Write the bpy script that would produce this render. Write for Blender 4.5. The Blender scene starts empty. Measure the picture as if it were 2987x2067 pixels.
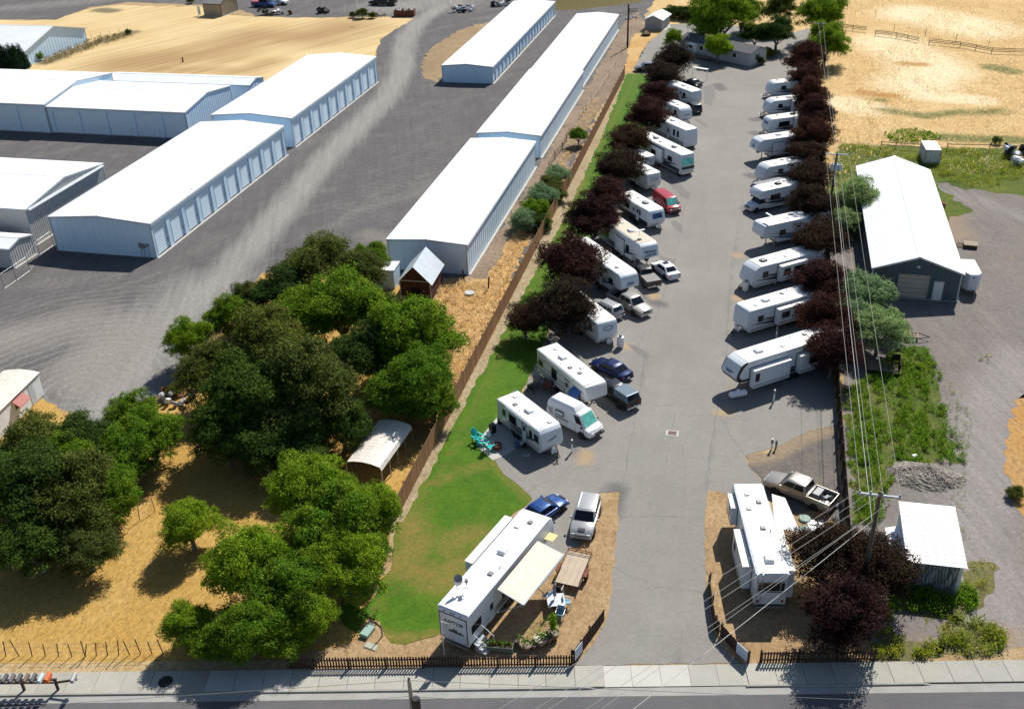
import bpy, bmesh, math, random
import numpy as np
from mathutils import Vector, Matrix, geometry
R = math.radians
rnd = random.Random(7)
nr = np.random.default_rng(11)
scn = bpy.context.scene

# ---------------------------------------------------------------- camera, sky, sun, exposure
FPX, PITCH, ROLL, YAW, CAMH = 2958.18, R(30.127), R(-2.0846), R(14.4), 50.0
SC = 2987 / 2306.0
def _axes():
    f = Vector((0, math.cos(PITCH), -math.sin(PITCH))); u = Vector((0, math.sin(PITCH), math.cos(PITCH))); x = Vector((1, 0, 0))
    c, s = math.cos(ROLL), math.sin(ROLL)
    rz = Matrix.Rotation(YAW, 3, 'Z')
    return rz @ (x * c + u * s), rz @ (u * c - x * s), rz @ f
AR, AU, AF = _axes()
cam = bpy.data.objects.new('camera', bpy.data.cameras.new('camera'))
scn.collection.objects.link(cam)
cam.matrix_world = Matrix.Translation((0, 0, CAMH)) @ Matrix((AR, AU, -AF)).transposed().to_4x4()
cam.data.sensor_width = 36; cam.data.lens = FPX / 2987 * 36; cam.data.clip_end = 4000; cam.data.clip_start = .5
scn.camera = cam
SHX, SHY = -.26, -.94          # shadow of a 1 m high post
sun_dir = Vector((-SHX, -SHY, 1)).normalized()
elev = math.asin(sun_dir.z); azim = math.atan2(sun_dir.x, sun_dir.y)
w = bpy.data.worlds.new('World'); scn.world = w; w.use_nodes = True
nt = w.node_tree
sky = nt.nodes.new('ShaderNodeTexSky'); sky.sky_type = 'NISHITA'; sky.sun_disc = False
sky.sun_elevation = elev; sky.sun_rotation = azim; sky.air_density = 1.0; sky.dust_density = .6; sky.ozone_density = 1.5
bg = nt.nodes['Background']; bg.inputs['Strength'].default_value = .070
nt.links.new(sky.outputs[0], bg.inputs[0])
sl = bpy.data.lights.new('sun', 'SUN'); sl.energy = 4.8; sl.angle = R(.5); sl.color = (1, .95, .87)
so = bpy.data.objects.new('sun', sl); scn.collection.objects.link(so)
so.rotation_euler = (-sun_dir).to_track_quat('-Z', 'Y').to_euler(); so.location = (30, 60, 80)
scn.view_settings.view_transform = 'Standard'; scn.view_settings.look = 'None'
scn.view_settings.gamma = 1; scn.view_settings.use_curve_mapping = False; scn.view_settings.exposure = .48

# ---------------------------------------------------------------- survey helpers
def at(px, py, h=0.0):
    """survey mark read on the photograph (2306 wide) -> place at height h"""
    d = AF + AR * ((px * SC - 1493.5) / FPX) + AU * ((1033.5 - py * SC) / FPX)
    t = (CAMH - h) / -d.z
    return Vector((d.x * t, d.y * t, h))
def z1(x, y, h=0): return at(x / 3.9757, y / 3.9757, h)
def z2(x, y, h=0): return at(579 + x / 3.9757, y / 3.9757, h)
def z3(x, y, h=0): return at(1158 + x / 3.9757, y / 3.9757, h)
def z4(x, y, h=0): return at(1729.3 + x / 3.976, y / 3.976, h)
def z5(x, y, h=0): return at(x / 3.9757, 386 + y / 3.9757, h)
def z6(x, y, h=0): return at(579 + x / 3.9757, 386 + y / 3.9757, h)
def z7(x, y, h=0): return at(1158 + x / 3.9757, 386 + y / 3.9757, h)
def z8(x, y, h=0): return at(1729.3 + x / 3.976, 386 + y / 3.976, h)
def y1(x, y, h=0): return at(x / 3.9757, 772 + y / 3.9757, h)
def y2(x, y, h=0): return at(579 + x / 3.9757, 772 + y / 3.9757, h)
def y3(x, y, h=0): return at(1158 + x / 3.9757, 772 + y / 3.9757, h)
def y4(x, y, h=0): return at(1729.3 + x / 3.976, 772 + y / 3.976, h)
def x1(x, y, h=0): return at(x / 3.6459, 1158 + y / 3.6459, h)
def x2(x, y, h=0): return at(579 + x / 3.6459, 1158 + y / 3.6459, h)
def x3(x, y, h=0): return at(1158 + x / 3.6459, 1158 + y / 3.6459, h)
def x4(x, y, h=0): return at(1729.3 + x / 3.6463, 1158 + y / 3.6463, h)
def to_px(p):
    d = Vector(p) - Vector((0, 0, CAMH)); z = d.dot(AF)
    return (1493.5 + FPX * d.dot(AR) / z) / SC, (1033.5 - FPX * d.dot(AU) / z) / SC
def pxm(px, py):
    a = at(px, py); b = to_px(a + AR); return math.hypot(b[0] - px, b[1] - py)

# ---------------------------------------------------------------- object helpers
col = scn.collection
def link(o, parent=None):
    col.objects.link(o)
    if parent: o.parent = parent
    return o
def props(o, label=None, cat=None, group=None, kind=None):
    if label: o['label'] = label
    if cat: o['category'] = cat
    if group: o['group'] = group
    if kind: o['kind'] = kind
    return o
def thing(name, label, cat, loc=(0, 0, 0), rz=0, group=None):
    o = bpy.data.objects.new(name, None); o.empty_display_size = .3
    o.location = loc; o.rotation_euler = (0, 0, rz); link(o)
    return props(o, label, cat, group)
def kids(o): return [c for c in bpy.data.objects if c.parent == o]
def copy_tree(o, parent=None, ch=None):
    if ch is None:
        ch = {}
        for c in bpy.data.objects:
            if c.parent: ch.setdefault(c.parent.name, []).append(c)
    c = o.copy(); col.objects.link(c)
    if parent: c.parent = parent
    for k in ch.get(o.name, []): copy_tree(k, c, ch)
    return c
class MB:
    def __init__(s): s.v = []; s.f = []
    def add(s, vs, fs):
        n = len(s.v); s.v += [tuple(a) for a in vs]; s.f += [tuple(i + n for i in f) for f in fs]; return s
    def box(s, x0, x1, y0, y1, z0, z1, m=None):
        vs = [(x, y, z) for x in (x0, x1) for y in (y0, y1) for z in (z0, z1)]
        if m: vs = [m @ Vector(a) for a in vs]
        return s.add(vs, [(0, 1, 3, 2), (4, 6, 7, 5), (0, 4, 5, 1), (2, 3, 7, 6), (0, 2, 6, 4), (1, 5, 7, 3)])
    def hexa(s, a, b):   # two quads (lists of 4)
        return s.add(list(a) + list(b), [(3, 2, 1, 0), (4, 5, 6, 7), (0, 1, 5, 4), (1, 2, 6, 5), (2, 3, 7, 6), (3, 0, 4, 7)])
    def prism(s, pts, y0, y1):   # polygon in xz, extruded along y
        n = len(pts)
        vs = [(p[0], y0, p[1]) for p in pts] + [(p[0], y1, p[1]) for p in pts]
        return s.add(vs, [tuple(range(n)), tuple(range(2 * n - 1, n - 1, -1))] + [(i, i + n, (i + 1) % n + n, (i + 1) % n) for i in range(n)])
    def slab(s, pts, z0, z1):    # polygon in xy, extruded along z
        n = len(pts)
        vs = [(p[0], p[1], z0) for p in pts] + [(p[0], p[1], z1) for p in pts]
        return s.add(vs, [tuple(range(n - 1, -1, -1)), tuple(range(n, 2 * n))] + [(i, (i + 1) % n, (i + 1) % n + n, i + n) for i in range(n)])
    def tube(s, pts, r, n=6, cap=True):
        pts = [Vector(p) for p in pts]; rr = r if isinstance(r, (list, tuple)) else [r] * len(pts)
        vs = []; fs = []
        for i, p in enumerate(pts):
            d = (pts[min(i + 1, len(pts) - 1)] - pts[max(i - 1, 0)]).normalized()
            a = d.cross(Vector((0, 0, 1)) if abs(d.z) < .9 else Vector((1, 0, 0))).normalized(); b = d.cross(a)
            for k in range(n):
                t = 2 * math.pi * k / n; vs.append(p + (a * math.cos(t) + b * math.sin(t)) * rr[i])
        for i in range(len(pts) - 1):
            for k in range(n):
                fs.append((i * n + k, i * n + (k + 1) % n, (i + 1) * n + (k + 1) % n, (i + 1) * n + k))
        if cap: fs.append(tuple(range(n - 1, -1, -1))); fs.append(tuple((len(pts) - 1) * n + k for k in range(n)))
        return s.add(vs, fs)
    def lathe(s, prof, n=12, c=(0, 0, 0), axis='z'):  # prof (r,z)
        vs = []; fs = []
        for r, z in prof:
            for k in range(n):
                t = 2 * math.pi * k / n; a, b = r * math.cos(t), r * math.sin(t)
                p = (a, b, z) if axis == 'z' else ((a, z, b) if axis == 'y' else (z, a, b))
                vs.append((p[0] + c[0], p[1] + c[1], p[2] + c[2]))
        m = len(prof)
        for i in range(m - 1):
            for k in range(n): fs.append((i * n + k, i * n + (k + 1) % n, (i + 1) * n + (k + 1) % n, (i + 1) * n + k))
        fs.append(tuple(range(n - 1, -1, -1))); fs.append(tuple((m - 1) * n + k for k in range(n)))
        return s.add(vs, fs)
    def mesh(s, name, mat, bevel=0, smooth=False, seg=2, sub=0):
        me = bpy.data.meshes.new(name); me.from_pydata(s.v, [], s.f)
        bm = bmesh.new(); bm.from_mesh(me)
        bmesh.ops.recalc_face_normals(bm, faces=bm.faces)
        if bevel:
            es = [e for e in bm.edges if len(e.link_faces) == 2 and e.calc_face_angle(0) > .5]
            bmesh.ops.bevel(bm, geom=es, offset=bevel, segments=seg, profile=.5, affect='EDGES', clamp_overlap=True)
        bm.to_mesh(me); bm.free()
        if mat: me.materials.append(mat)
        if smooth:
            me.shade_smooth()
            try: me.set_sharp_from_angle(angle=R(35))
            except Exception: pass
        return me
    def build(s, name, mat, parent=None, bevel=0, smooth=False, loc=None, rot=None, seg=2):
        o = bpy.data.objects.new(name, s.mesh(name, mat, bevel, smooth, seg)); link(o, parent)
        if loc is not None: o.location = loc
        if rot is not None: o.rotation_euler = rot
        return o

# ---------------------------------------------------------------- materials
class NT:
    def __init__(s, name):
        s.m = bpy.data.materials.new(name); s.m.use_nodes = True; s.t = s.m.node_tree
        s.b = s.t.nodes['Principled BSDF']; s.tc = s.t.nodes.new('ShaderNodeTexCoord')
    def n(s, typ, **kw):
        n = s.t.nodes.new('ShaderNode' + typ)
        for k, v in kw.items():
            if hasattr(n, k): setattr(n, k, v)
            else: n.inputs[k.replace('_', ' ')].default_value = v
        return n
    def l(s, a, b): s.t.links.new(a, b)
    def noise(s, scale, detail=4, rough=.6, vec=None, stretch=None, rot=0, dist=0):
        n = s.n('TexNoise'); n.inputs['Scale'].default_value = scale; n.inputs['Detail'].default_value = detail
        n.inputs['Roughness'].default_value = rough; n.inputs['Distortion'].default_value = dist
        v = vec or s.tc.outputs['Object']
        if stretch or rot:
            if rot:
                mr = s.n('Mapping'); mr.inputs['Rotation'].default_value = (0, 0, rot); s.l(v, mr.inputs[0]); v = mr.outputs[0]
            mp = s.n('Mapping'); mp.inputs['Scale'].default_value = stretch or (1, 1, 1)
            s.l(v, mp.inputs[0]); v = mp.outputs[0]
        s.l(v, n.inputs['Vector']); return n.outputs['Fac']
    def ramp(s, fac, stops):
        r = s.n('ValToRGB'); e = r.color_ramp.elements
        while len(e) < len(stops): e.new(.5)
        for i, (p, c) in enumerate(stops): e[i].position = p; e[i].color = (*c, 1) if len(c) == 3 else c
        s.l(fac, r.inputs[0]); return r.outputs[0]
    def mix(s, fac, a, b, mode='MIX'):
        m = s.n('Mix', data_type='RGBA', blend_type=mode)
        for sock, v in ((m.inputs[0], fac), (m.inputs[6], a), (m.inputs[7], b)):
            if isinstance(v, (int, float)): sock.default_value = v
            elif isinstance(v, tuple): sock.default_value = (*v, 1)
            else: s.l(v, sock)
        return m.outputs[2]
    def attr(s, name='mask'):
        a = s.n('Attribute', attribute_name=name); q = s.n('SeparateColor'); s.l(a.outputs['Color'], q.inputs[0]); return q.outputs
    def edge(s, fac, noise, lo=.4, hi=.6, amt=.5):     # mask broken by noise
        m = s.n('Math', operation='MULTIPLY_ADD'); s.l(noise, m.inputs[0]); m.inputs[1].default_value = amt; s.l(fac, m.inputs[2])
        a = s.n('Math', operation='SUBTRACT'); s.l(m.outputs[0], a.inputs[0]); a.inputs[1].default_value = amt * .5
        r = s.n('MapRange'); s.l(a.outputs[0], r.inputs[0]); r.inputs[1].default_value = lo; r.inputs[2].default_value = hi; return r.outputs[0]
    def bump(s, h, dist=.05, strength=.6):
        b = s.n('Bump'); b.inputs['Distance'].default_value = dist; b.inputs['Strength'].default_value = strength
        s.l(h, b.inputs['Height']); s.l(b.outputs[0], s.b.inputs['Normal'])
    def out(s, c, rough=.8, metal=0, spec=.3):
        if isinstance(c, tuple): s.b.inputs['Base Color'].default_value = (*c, 1)
        else: s.l(c, s.b.inputs['Base Color'])
        s.b.inputs['Roughness'].default_value = rough; s.b.inputs['Metallic'].default_value = metal
        s.b.inputs['Specular IOR Level'].default_value = spec; return s.m
MC = {}
def M(name, c, rough=.5, metal=0, var=.12, scale=1.5, spec=.4, bump=0, dirt=0, rand=0):
    if name in MC: return MC[name]
    n = NT(name); c2 = tuple(min(1, a * (1 + var)) for a in c); c1 = tuple(a * (1 - var) for a in c)
    f = n.noise(scale, 5, .65)
    o = n.ramp(f, [(.3, c1), (.7, c2)])
    if dirt:
        g = n.noise(scale * 4, 6, .75, stretch=(1, 1, .35))
        o = n.mix(n.ramp(g, [(.52, (0, 0, 0)), (.72, (dirt, dirt, dirt))]), o, (.16, .13, .1))
    if rand:
        oi = n.n('ObjectInfo'); o = n.mix(n.ramp(oi.outputs['Random'], [(0, (1 - rand,) * 3), (1, (1 + rand,) * 3)]), (0, 0, 0), o, 'MIX') if False else n.mix(1.0, o, n.ramp(oi.outputs['Random'], [(0, (1 - rand,) * 3), (1, (1,) * 3)]), 'MULTIPLY')
    if bump: n.bump(n.noise(scale * 8, 6, .7), .03, bump)
    MC[name] = n.out(o, rough, metal, spec); return MC[name]
def glass(name='window_glass', c=(.006, .008, .012)):
    if name in MC: return MC[name]
    n = NT(name); f = n.noise(.8, 2); MC[name] = n.out(n.ramp(f, [(.3, c), (.75, tuple(a * 2.2 for a in c))]), .12, 0, .35); return MC[name]

white = M('white_fibreglass', (.80, .80, .79), .35, var=.04, dirt=.12)
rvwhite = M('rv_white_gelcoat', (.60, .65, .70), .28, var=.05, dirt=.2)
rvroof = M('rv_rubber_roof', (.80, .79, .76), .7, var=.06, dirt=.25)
rvroof_tan = M('rv_rubber_roof_tan', (.55, .48, .38), .75, var=.18, dirt=.45)
dark = M('dark_trim', (.02, .02, .022), .4, var=.1)
black = M('black_rubber', (.015, .015, .016), .8, var=.2)
rim = M('wheel_rim_metal', (.45, .46, .48), .3, .7, var=.15)
chrome = M('bright_metal', (.55, .56, .58), .25, .8, var=.1)
greyp = M('grey_plastic', (.2, .21, .22), .5, var=.1)
gfx_grey = M('grey_graphic', (.045, .055, .07), .35, var=.1)
gfx_blue = M('blue_graphic', (.06, .13, .25), .35, var=.1)
gfx_black = M('black_graphic', (.02, .022, .03), .3, var=.1)
gl = glass()
gl_green = glass('windscreen_with_green_shade', (.12, .42, .36))
gl_teal = glass('tinted_glass', (.05, .09, .09))
steel = M('galvanised_steel', (.42, .43, .44), .4, .6, var=.15, dirt=.2)
red_lens = M('red_lens', (.35, .01, .01), .2, var=.1)
amber = M('headlight_lens', (.6, .6, .58), .1, var=.1)
wood = M('weathered_wood', (.24, .185, .13), .85, var=.25, scale=4, dirt=.2, rand=.4)
cedar = M('cedar_board', (.30, .15, .07), .85, var=.25, scale=3, dirt=.15, rand=.35)
darkwood = M('dark_stained_wood', (.055, .03, .02), .8, var=.3, scale=4, rand=.4)
polewood = M('utility_pole_wood', (.11, .085, .065), .9, var=.3, scale=3)
concrete = M('concrete', (.36, .35, .32), .9, var=.1, scale=1.2, dirt=.15, bump=.2)
patio_c = M('patio_concrete', (.42, .41, .38), .9, var=.1, scale=1.2, dirt=.1)
rust = M('rusty_metal', (.16, .06, .03), .8, .2, var=.4, scale=4)

# ---------------------------------------------------------------- ground sheets
def dseg(P, line):
    d = np.full(len(P), 1e9)
    for a, b in zip(line[:-1], line[1:]):
        a = np.array(a[:2]); b = np.array(b[:2]); ab = b - a
        t = np.clip(((P - a) @ ab) / max(ab @ ab, 1e-9), 0, 1)
        d = np.minimum(d, np.hypot(*(P - a - t[:, None] * ab).T))
    return d
def inside(P, poly):
    x, y = P[:, 0], P[:, 1]; r = np.zeros(len(P), bool); n = len(poly)
    for i in range(n):
        x0, y0 = poly[i][:2]; x1_, y1_ = poly[(i + 1) % n][:2]
        c = ((y0 > y) != (y1_ > y)); 
        with np.errstate(divide='ignore', invalid='ignore'):
            xi = (x1_ - x0) * (y - y0) / (y1_ - y0 + 1e-12) + x0
        r ^= c & (x < xi)
    return r
def ease(d, w0, w1): return np.clip(1 - (d - w0) / (w1 - w0), 0, 1)
def jitter(poly, step=1.0, amp=.25, rg=None):
    rg = rg or random.Random(3); out = []
    for i in range(len(poly)):
        a = Vector(poly[i][:2]); b = Vector(poly[(i + 1) % len(poly)][:2]); L = (b - a).length; k = max(1, int(L / step))
        nrm = Vector((-(b - a).y, (b - a).x)).normalized()
        for j in range(k):
            p = a.lerp(b, j / k)
            out.append(p + nrm * (rg.gauss(0, amp) if amp and j else 0))
    return out
def sheet(name, pts, z, mat, step=1.0, amp=0, grid=0, mask=None, kind='structure', label=None):
    poly = jitter(pts, step, amp) if amp else [Vector(p[:2]) for p in pts]
    me = bpy.data.meshes.new(name)
    if grid:
        P = np.array([tuple(p) for p in poly]); lo, hi = P.min(0), P.max(0)
        gx, gy = np.meshgrid(np.arange(lo[0], hi[0], grid), np.arange(lo[1], hi[1], grid))
        G = np.stack([gx.ravel(), gy.ravel()], 1) + nr.uniform(-.2, .2, (gx.size, 2)) * grid
        G = G[inside(G, P)]; G = G[dseg(G, list(P) + [P[0]]) > grid * .4]
        vs = [Vector(p) for p in P] + [Vector(p) for p in G]; n = len(P)
        v, e, f, _, _, _ = geometry.delaunay_2d_cdt(vs, [(i, (i + 1) % n) for i in range(n)], [], 1, 1e-5)
        me.from_pydata([(p.x, p.y, z) for p in v], [], f)
    else:
        bm = bmesh.new(); vv = [bm.verts.new((p[0], p[1], z)) for p in poly]; bm.faces.new(vv)
        bmesh.ops.triangulate(bm, faces=bm.faces[:]); bm.to_mesh(me); bm.free()
    bm = bmesh.new(); bm.from_mesh(me)
    for f in bm.faces:
        if f.normal.z < 0: f.normal_flip()
    bm.to_mesh(me); bm.free()
    if mask:
        V = np.array([tuple(v.co[:2]) for v in me.vertices]); m = mask(V)
        ca = me.color_attributes.new('mask', 'FLOAT_COLOR', 'POINT')
        arr = np.ones((len(V), 4), np.float32); arr[:, :3] = np.stack(m, 1); ca.data.foreach_set('color', arr.ravel())
    me.materials.append(mat)
    o = bpy.data.objects.new(name, me); link(o); props(o, label, None, None, kind); return o

def m_grass_dry(name, a, b, c, rot=0.0, sc=1.0):
    n = NT(name)
    big = n.noise(.05 * sc, 5, .6); mid = n.noise(.7 * sc, 6, .7); fine = n.noise(3.2, 6, .8, stretch=(1, .45, 1), rot=rot)
    o = n.mix(n.ramp(big, [(.38, (0, 0, 0)), (.6, (1, 1, 1))]), a, b)
    o = n.mix(n.ramp(mid, [(.42, (0, 0, 0)), (.7, (.75, .75, .75))]), o, c)
    o = n.mix(1.0, o, n.ramp(fine, [(.25, (.5, .47, .42)), (.55, (1, 1, 1)), (.8, (1.15, 1.12, 1.05))]), 'MULTIPLY')
    n.bump(fine, .25, .6); return n.out(o, .95, 0, .1)
def m_gravel(name, dk, lt, tan, ring=None):
    n = NT(name); q = n.attr()
    br = n.noise(.3, 7, .8); swirl = n.noise(.16, 7, .75, stretch=(1.0, .35, 1), rot=.5, dist=1.2); fine = n.noise(2.6, 9, .95)
    o = n.mix(n.ramp(br, [(.3, (0, 0, 0)), (.72, (1, 1, 1))]), dk, tuple(x * 1.35 for x in dk))
    o = n.mix(n.ramp(swirl, [(.50, (0, 0, 0)), (.72, (.5, .5, .5))]), o, tan)
    streak = n.noise(1.3, 6, .75, stretch=(1, .07, 1), rot=-.36)
    o = n.mix(n.edge(q[0], streak, .1, .95, .9), o, lt)
    o = n.mix(1.0, o, n.ramp(streak, [(.3, (.82, .82, .83)), (.6, (1, 1, 1)), (.75, (1.14, 1.13, 1.1))]), 'MULTIPLY')
    o = n.mix(n.edge(q[1], swirl, .2, .9, .9), o, tan)
    if ring:
        vs_ = n.n('VectorMath', operation='SUBTRACT'); n.l(n.tc.outputs['Object'], vs_.inputs[0]); vs_.inputs[1].default_value = (ring[0], ring[1], 0)
        wv_ = n.n('TexWave', wave_type='RINGS', rings_direction='Z'); wv_.inputs['Scale'].default_value = .26; wv_.inputs['Distortion'].default_value = 9; wv_.inputs['Detail'].default_value = 4; wv_.inputs['Detail Scale'].default_value = .5; wv_.inputs['Detail Roughness'].default_value = .7
        n.l(vs_.outputs[0], wv_.inputs['Vector']); mk = n.mix(1.0, n.ramp(wv_.outputs['Fac'], [(.6, (0, 0, 0)), (.95, (.38, .38, .38))]), n.ramp(q[2], [(0, (0, 0, 0)), (1, (1, 1, 1))]), 'MULTIPLY')
        o = n.mix(mk, o, lt)
    o = n.mix(1.0, o, n.ramp(fine, [(.3, (.55, .55, .56)), (.5, (.95, .95, .95)), (.72, (1.55, 1.53, 1.48))]), 'MULTIPLY')
    n.bump(fine, .06, .6); return n.out(o, .95, 0, .1)

gm = m_grass_dry('dry_dirt_and_straw', (.33, .22, .11), (.42, .30, .16), (.5, .40, .25))
big = [(-900, -150), (900, -150), (900, 1600), (-900, 1600)]
sheet('ground', [Vector(p) for p in big], 0, gm)
# mown field: swath stripes
n = NT('mown_straw')
q = n.attr()
sd = (z1(2300, 260) - z1(850, 600)); srot = -math.atan2(sd.y, sd.x)
wv = n.noise(1.0, 5, .65, stretch=(.02, .35, 1), rot=srot, dist=.4)
wv2 = n.noise(1.0, 4, .6, stretch=(.03, .8, 1), rot=srot, dist=.3)
bigf = n.noise(.06, 4, .6); ff = n.noise(4, 6, .8)
o = n.mix(n.ramp(bigf, [(.35, (0, 0, 0)), (.65, (1, 1, 1))]), (.56, .42, .21), (.62, .49, .28))
o = n.mix(n.edge(q[0], wv, .15, .95, 1.0), o, (.38, .255, .125))
o = n.mix(1.0, o, n.ramp(wv2, [(.36, (.85, .82, .76)), (.5, (1, 1, 1)), (.66, (1.07, 1.06, 1.04))]), 'MULTIPLY')
o = n.mix(n.edge(q[1], ff, .2, .8, .8), o, (.20, .17, .10))
o = n.mix(1.0, o, n.ramp(ff, [(.3, (.8, .78, .74)), (.6, (1, 1, 1))]), 'MULTIPLY')
n.bump(wv, .3, .4); stubble = n.out(o, .95, 0, .1)
def fmask(V):
    a = dseg(V, [z1(1150, 570), z1(1900, 480), z1(2300, 330), z2(500, 330), z2(760, 250)])
    b = dseg(V, [z1(1200, 610), z1(2200, 640), z2(100, 560)])
    r = np.maximum(ease(a, 2, 16), ease(b, 1, 7) * .8)
    g = np.maximum.reduce([ease(dseg(V, [z1(400, 560), z1(700, 430), z1(1180, 290)]), .8, 3.2), ease(dseg(V, [z1(900, 90), z1(1000, 100)]), 1, 4), ease(dseg(V, [z2(850, 300), z2(860, 125)]), 0, .1)])
    return r, g, r * 0
sheet('stubble_field', [z1(-400, 330), z1(-400, 180), z1(500, 180), z1(620, 130), z1(820, 75), z1(1100, 45), z1(1800, 60), z1(2000, 130), z2(0, 150), z2(500, 160), z2(1180, 155), z2(1400, 172), z2(1290, 235), z2(1150, 330), z2(1080, 420), z2(1060, 510), z2(700, 760), z1(2000, 900), z1(-400, 800)],
      .004, stubble, 2, .5, 1.6, fmask)
# right pasture
n = NT('dry_pasture_grass'); q = n.attr()
fib = n.noise(2.2, 7, .8, stretch=(1, .3, 1), rot=.3); bigp = n.noise(.12, 8, .8); mid = n.noise(.5, 8, .85)
o = n.mix(n.ramp(bigp, [(.36, (0, 0, 0)), (.6, (1, 1, 1))]), (.50, .335, .145), (.58, .42, .21))
o = n.mix(n.edge(q[0], mid, .2, .8, 1.3), o, (.70, .585, .38))
o = n.mix(n.edge(q[1], mid, .35, .9, 1.2), o, (.17, .17, .06))
o = n.mix(n.edge(q[2], mid, .35, .9, .9), o, (.42, .22, .07))
o = n.mix(1.0, o, n.ramp(fib, [(.28, (.52, .46, .38)), (.5, (1, 1, 1)), (.75, (1.2, 1.16, 1.1))]), 'MULTIPLY')
n.bump(fib, .35, .6); pasture = n.out(o, .95, 0, .1)
def pmask(V):
    r = np.maximum.reduce([ease(dseg(V, [z4(1080, 380), z4(1300, 500), z4(1500, 640), z4(1300, 750)]), 2, 11), ease(dseg(V, [z4(1300, 120), z4(1900, 260)]), 3, 13), ease(dseg(V, [z4(680, 920), z4(900, 980)]), 1.5, 6), ease(dseg(V, [z4(1350, 850), z4(1900, 900)]), 1, 5)])
    g = np.maximum.reduce([ease(dseg(V, [z4(1050, 990), z4(1400, 1040), z4(1680, 1010), z4(2100, 1000)]), .6, 3.5) * .9, ease(dseg(V, [z4(2000, 600), z4(2180, 640)]), 1, 4), ease(dseg(V, [z4(980, 890), z4(1030, 900)]), .3, 2.5), ease(dseg(V, [z4(1550, 1230), z4(2290, 1260)]), 1, 3.5)])
    b = np.maximum(ease(dseg(V, [z4(840, 830), z4(1130, 860)]), .5, 3), ease(dseg(V, [z4(1200, 570), z4(1400, 580)]), .5, 3))
    return r, g, b
fe = 9.25      # x of the east park fence
sheet('dry_pasture', [Vector((9.3, 131.5)), z4(640, 1290), z4(2290, 1320), Vector((130, 150)), Vector((190, 400)), Vector((-34, 400)), Vector((-26, 228)), Vector((9.2, 212))], .004, pasture, 2, .4, 1.7, pmask)
# storage yard gravel
gy = m_gravel('yard_gravel', (.104, .100, .101), (.265, .255, .24), (.24, .222, .20), ring=y1(700, 420))
trk = [z2(1650, 60), z2(1450, 190), z2(1340, 330), z2(1310, 480), z2(1290, 640), z2(1180, 850), z2(900, 1130), z2(600, 1440), z5(2300, 620), z5(2000, 950), z5(1750, 1150), z5(1450, 1500), y1(1150, 300), y1(900, 600)]
def gmask(V):
    r = ease(dseg(V, trk), 1.0, 3.6)
    r = np.maximum(r, ease(dseg(V, [z5(1900, 1050), z5(1300, 1500), y1(1000, 500)]), 2, 9) * .8)
    r = np.maximum(r, ease(dseg(V, [z2(1200, 60), z2(1700, 20)]), 3, 14) * .8)
    g = ease(dseg(V, [z5(100, 1500), z5(700, 1350), z5(1100, 1450), y1(1000, 60), y1(800, 300)]), 1.5, 7) * .75
    g = np.maximum(g, ease(dseg(V, [z6(1000, 560), z6(1150, 620)]), .5, 4) * .6)
    return r, g, np.maximum(ease(np.hypot(*(V - np.array(y1(700, 300)[:2])).T), 12, 24), ease(dseg(V, [z6(900, 400), z2(1500, 1500), z2(1700, 1100)]), 2, 6) * .25)
sheet('gravel_yard', [at(-260, 1010), at(95, 895), at(180, 955), at(260, 960), at(340, 900), at(420, 860), z5(1950, 1370), z5(2100, 1160), z6(50, 900), z6(700, 900), z6(1160, 800), z6(1190, 940), z6(1890, 940), Vector((-24.9, 100)), Vector((-26.2, 172)), Vector((-27, 258)), Vector((-60, 300)), Vector((-140, 300)), z1(1400, -120), z1(1800, 20), z1(2020, 40), z2(0, 148), z2(500, 158), z2(1180, 150), z2(1405, 165), z2(1290, 232), z2(1150, 325), z2(1080, 415), z2(1050, 515), z2(700, 770), z1(2000, 760), z1(-300, 780), at(-400, 520)],
      .008, gy, 2, .3, 1.1, gmask)
sheet('far_road', [z1(-300, 175), z1(500, 178), z1(800, 65), z1(1150, 20), z1(1800, 45), z1(1800, -30), z1(700, -40), z1(-300, -60)], .010, gy, 2, .3, 1.5, lambda V: (ease(dseg(V, [z1(0, 80), z1(900, 0)]), 1, 8) * .5, V[:, 0] * 0, V[:, 0] * 0))
sheet('dry_grass_island', [z2(1490, 520), z2(1460, 600), z2(1500, 690), z2(1610, 740), z2(1668, 650), z2(1780, 500), z2(1950, 330), z2(2090, 200), z2(1960, 220), z2(1780, 290), z2(1600, 400)], .014,
      m_grass_dry('tan_weeds', (.30, .21, .12), (.40, .29, .17), (.2, .16, .11)), .7, .35)
sheet('olive_field', [z3(240, 95), z3(360, 30), z3(380, 10), Vector((-60, 330)), Vector((-20, 330)), Vector((-30, 252)), z3(560, 90)], .016, m_grass_dry('olive_grass', (.10, .085, .03), (.13, .11, .04), (.15, .12, .05)), 1, .1)
# strip of dirt between the long storage buildings and the cedar fence
dirt = m_grass_dry('brown_dirt', (.19, .145, .115), (.26, .20, .155), (.36, .27, .17), sc=3)
sheet('dirt_strip', [z6(1900, 935), z3(150, 1590), z3(700, 700), z3(1010, 160), z3(1100, 100), z3(1200, 250), z3(1000, 620), z3(640, 1180), z3(470, 1530), z6(2240, 900), z6(2000, 1060)], .014, dirt, .8, .3)
strawm = m_grass_dry('long_yellow_straw', (.52, .31, .11), (.60, .40, .18), (.40, .27, .13), sc=3)
sheet('straw_patch', [z6(1600, 1040), z6(2060, 960), z6(2230, 640), z7(130, 420), z7(215, 500), z6(2300, 900), y2(2020, 0), y2(1780, 380), y2(1600, 500), z6(1650, 1400)], .02, strawm, .6, .25)
sheet('straw_strip', [z3(970, 640), z3(1010, 560), z3(1010, 430), z3(1080, 300), z3(1290, 300), z3(1180, 400), z3(1140, 500), z3(1060, 600), z3(1050, 655)], .02, strawm, .6, .2)
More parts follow.
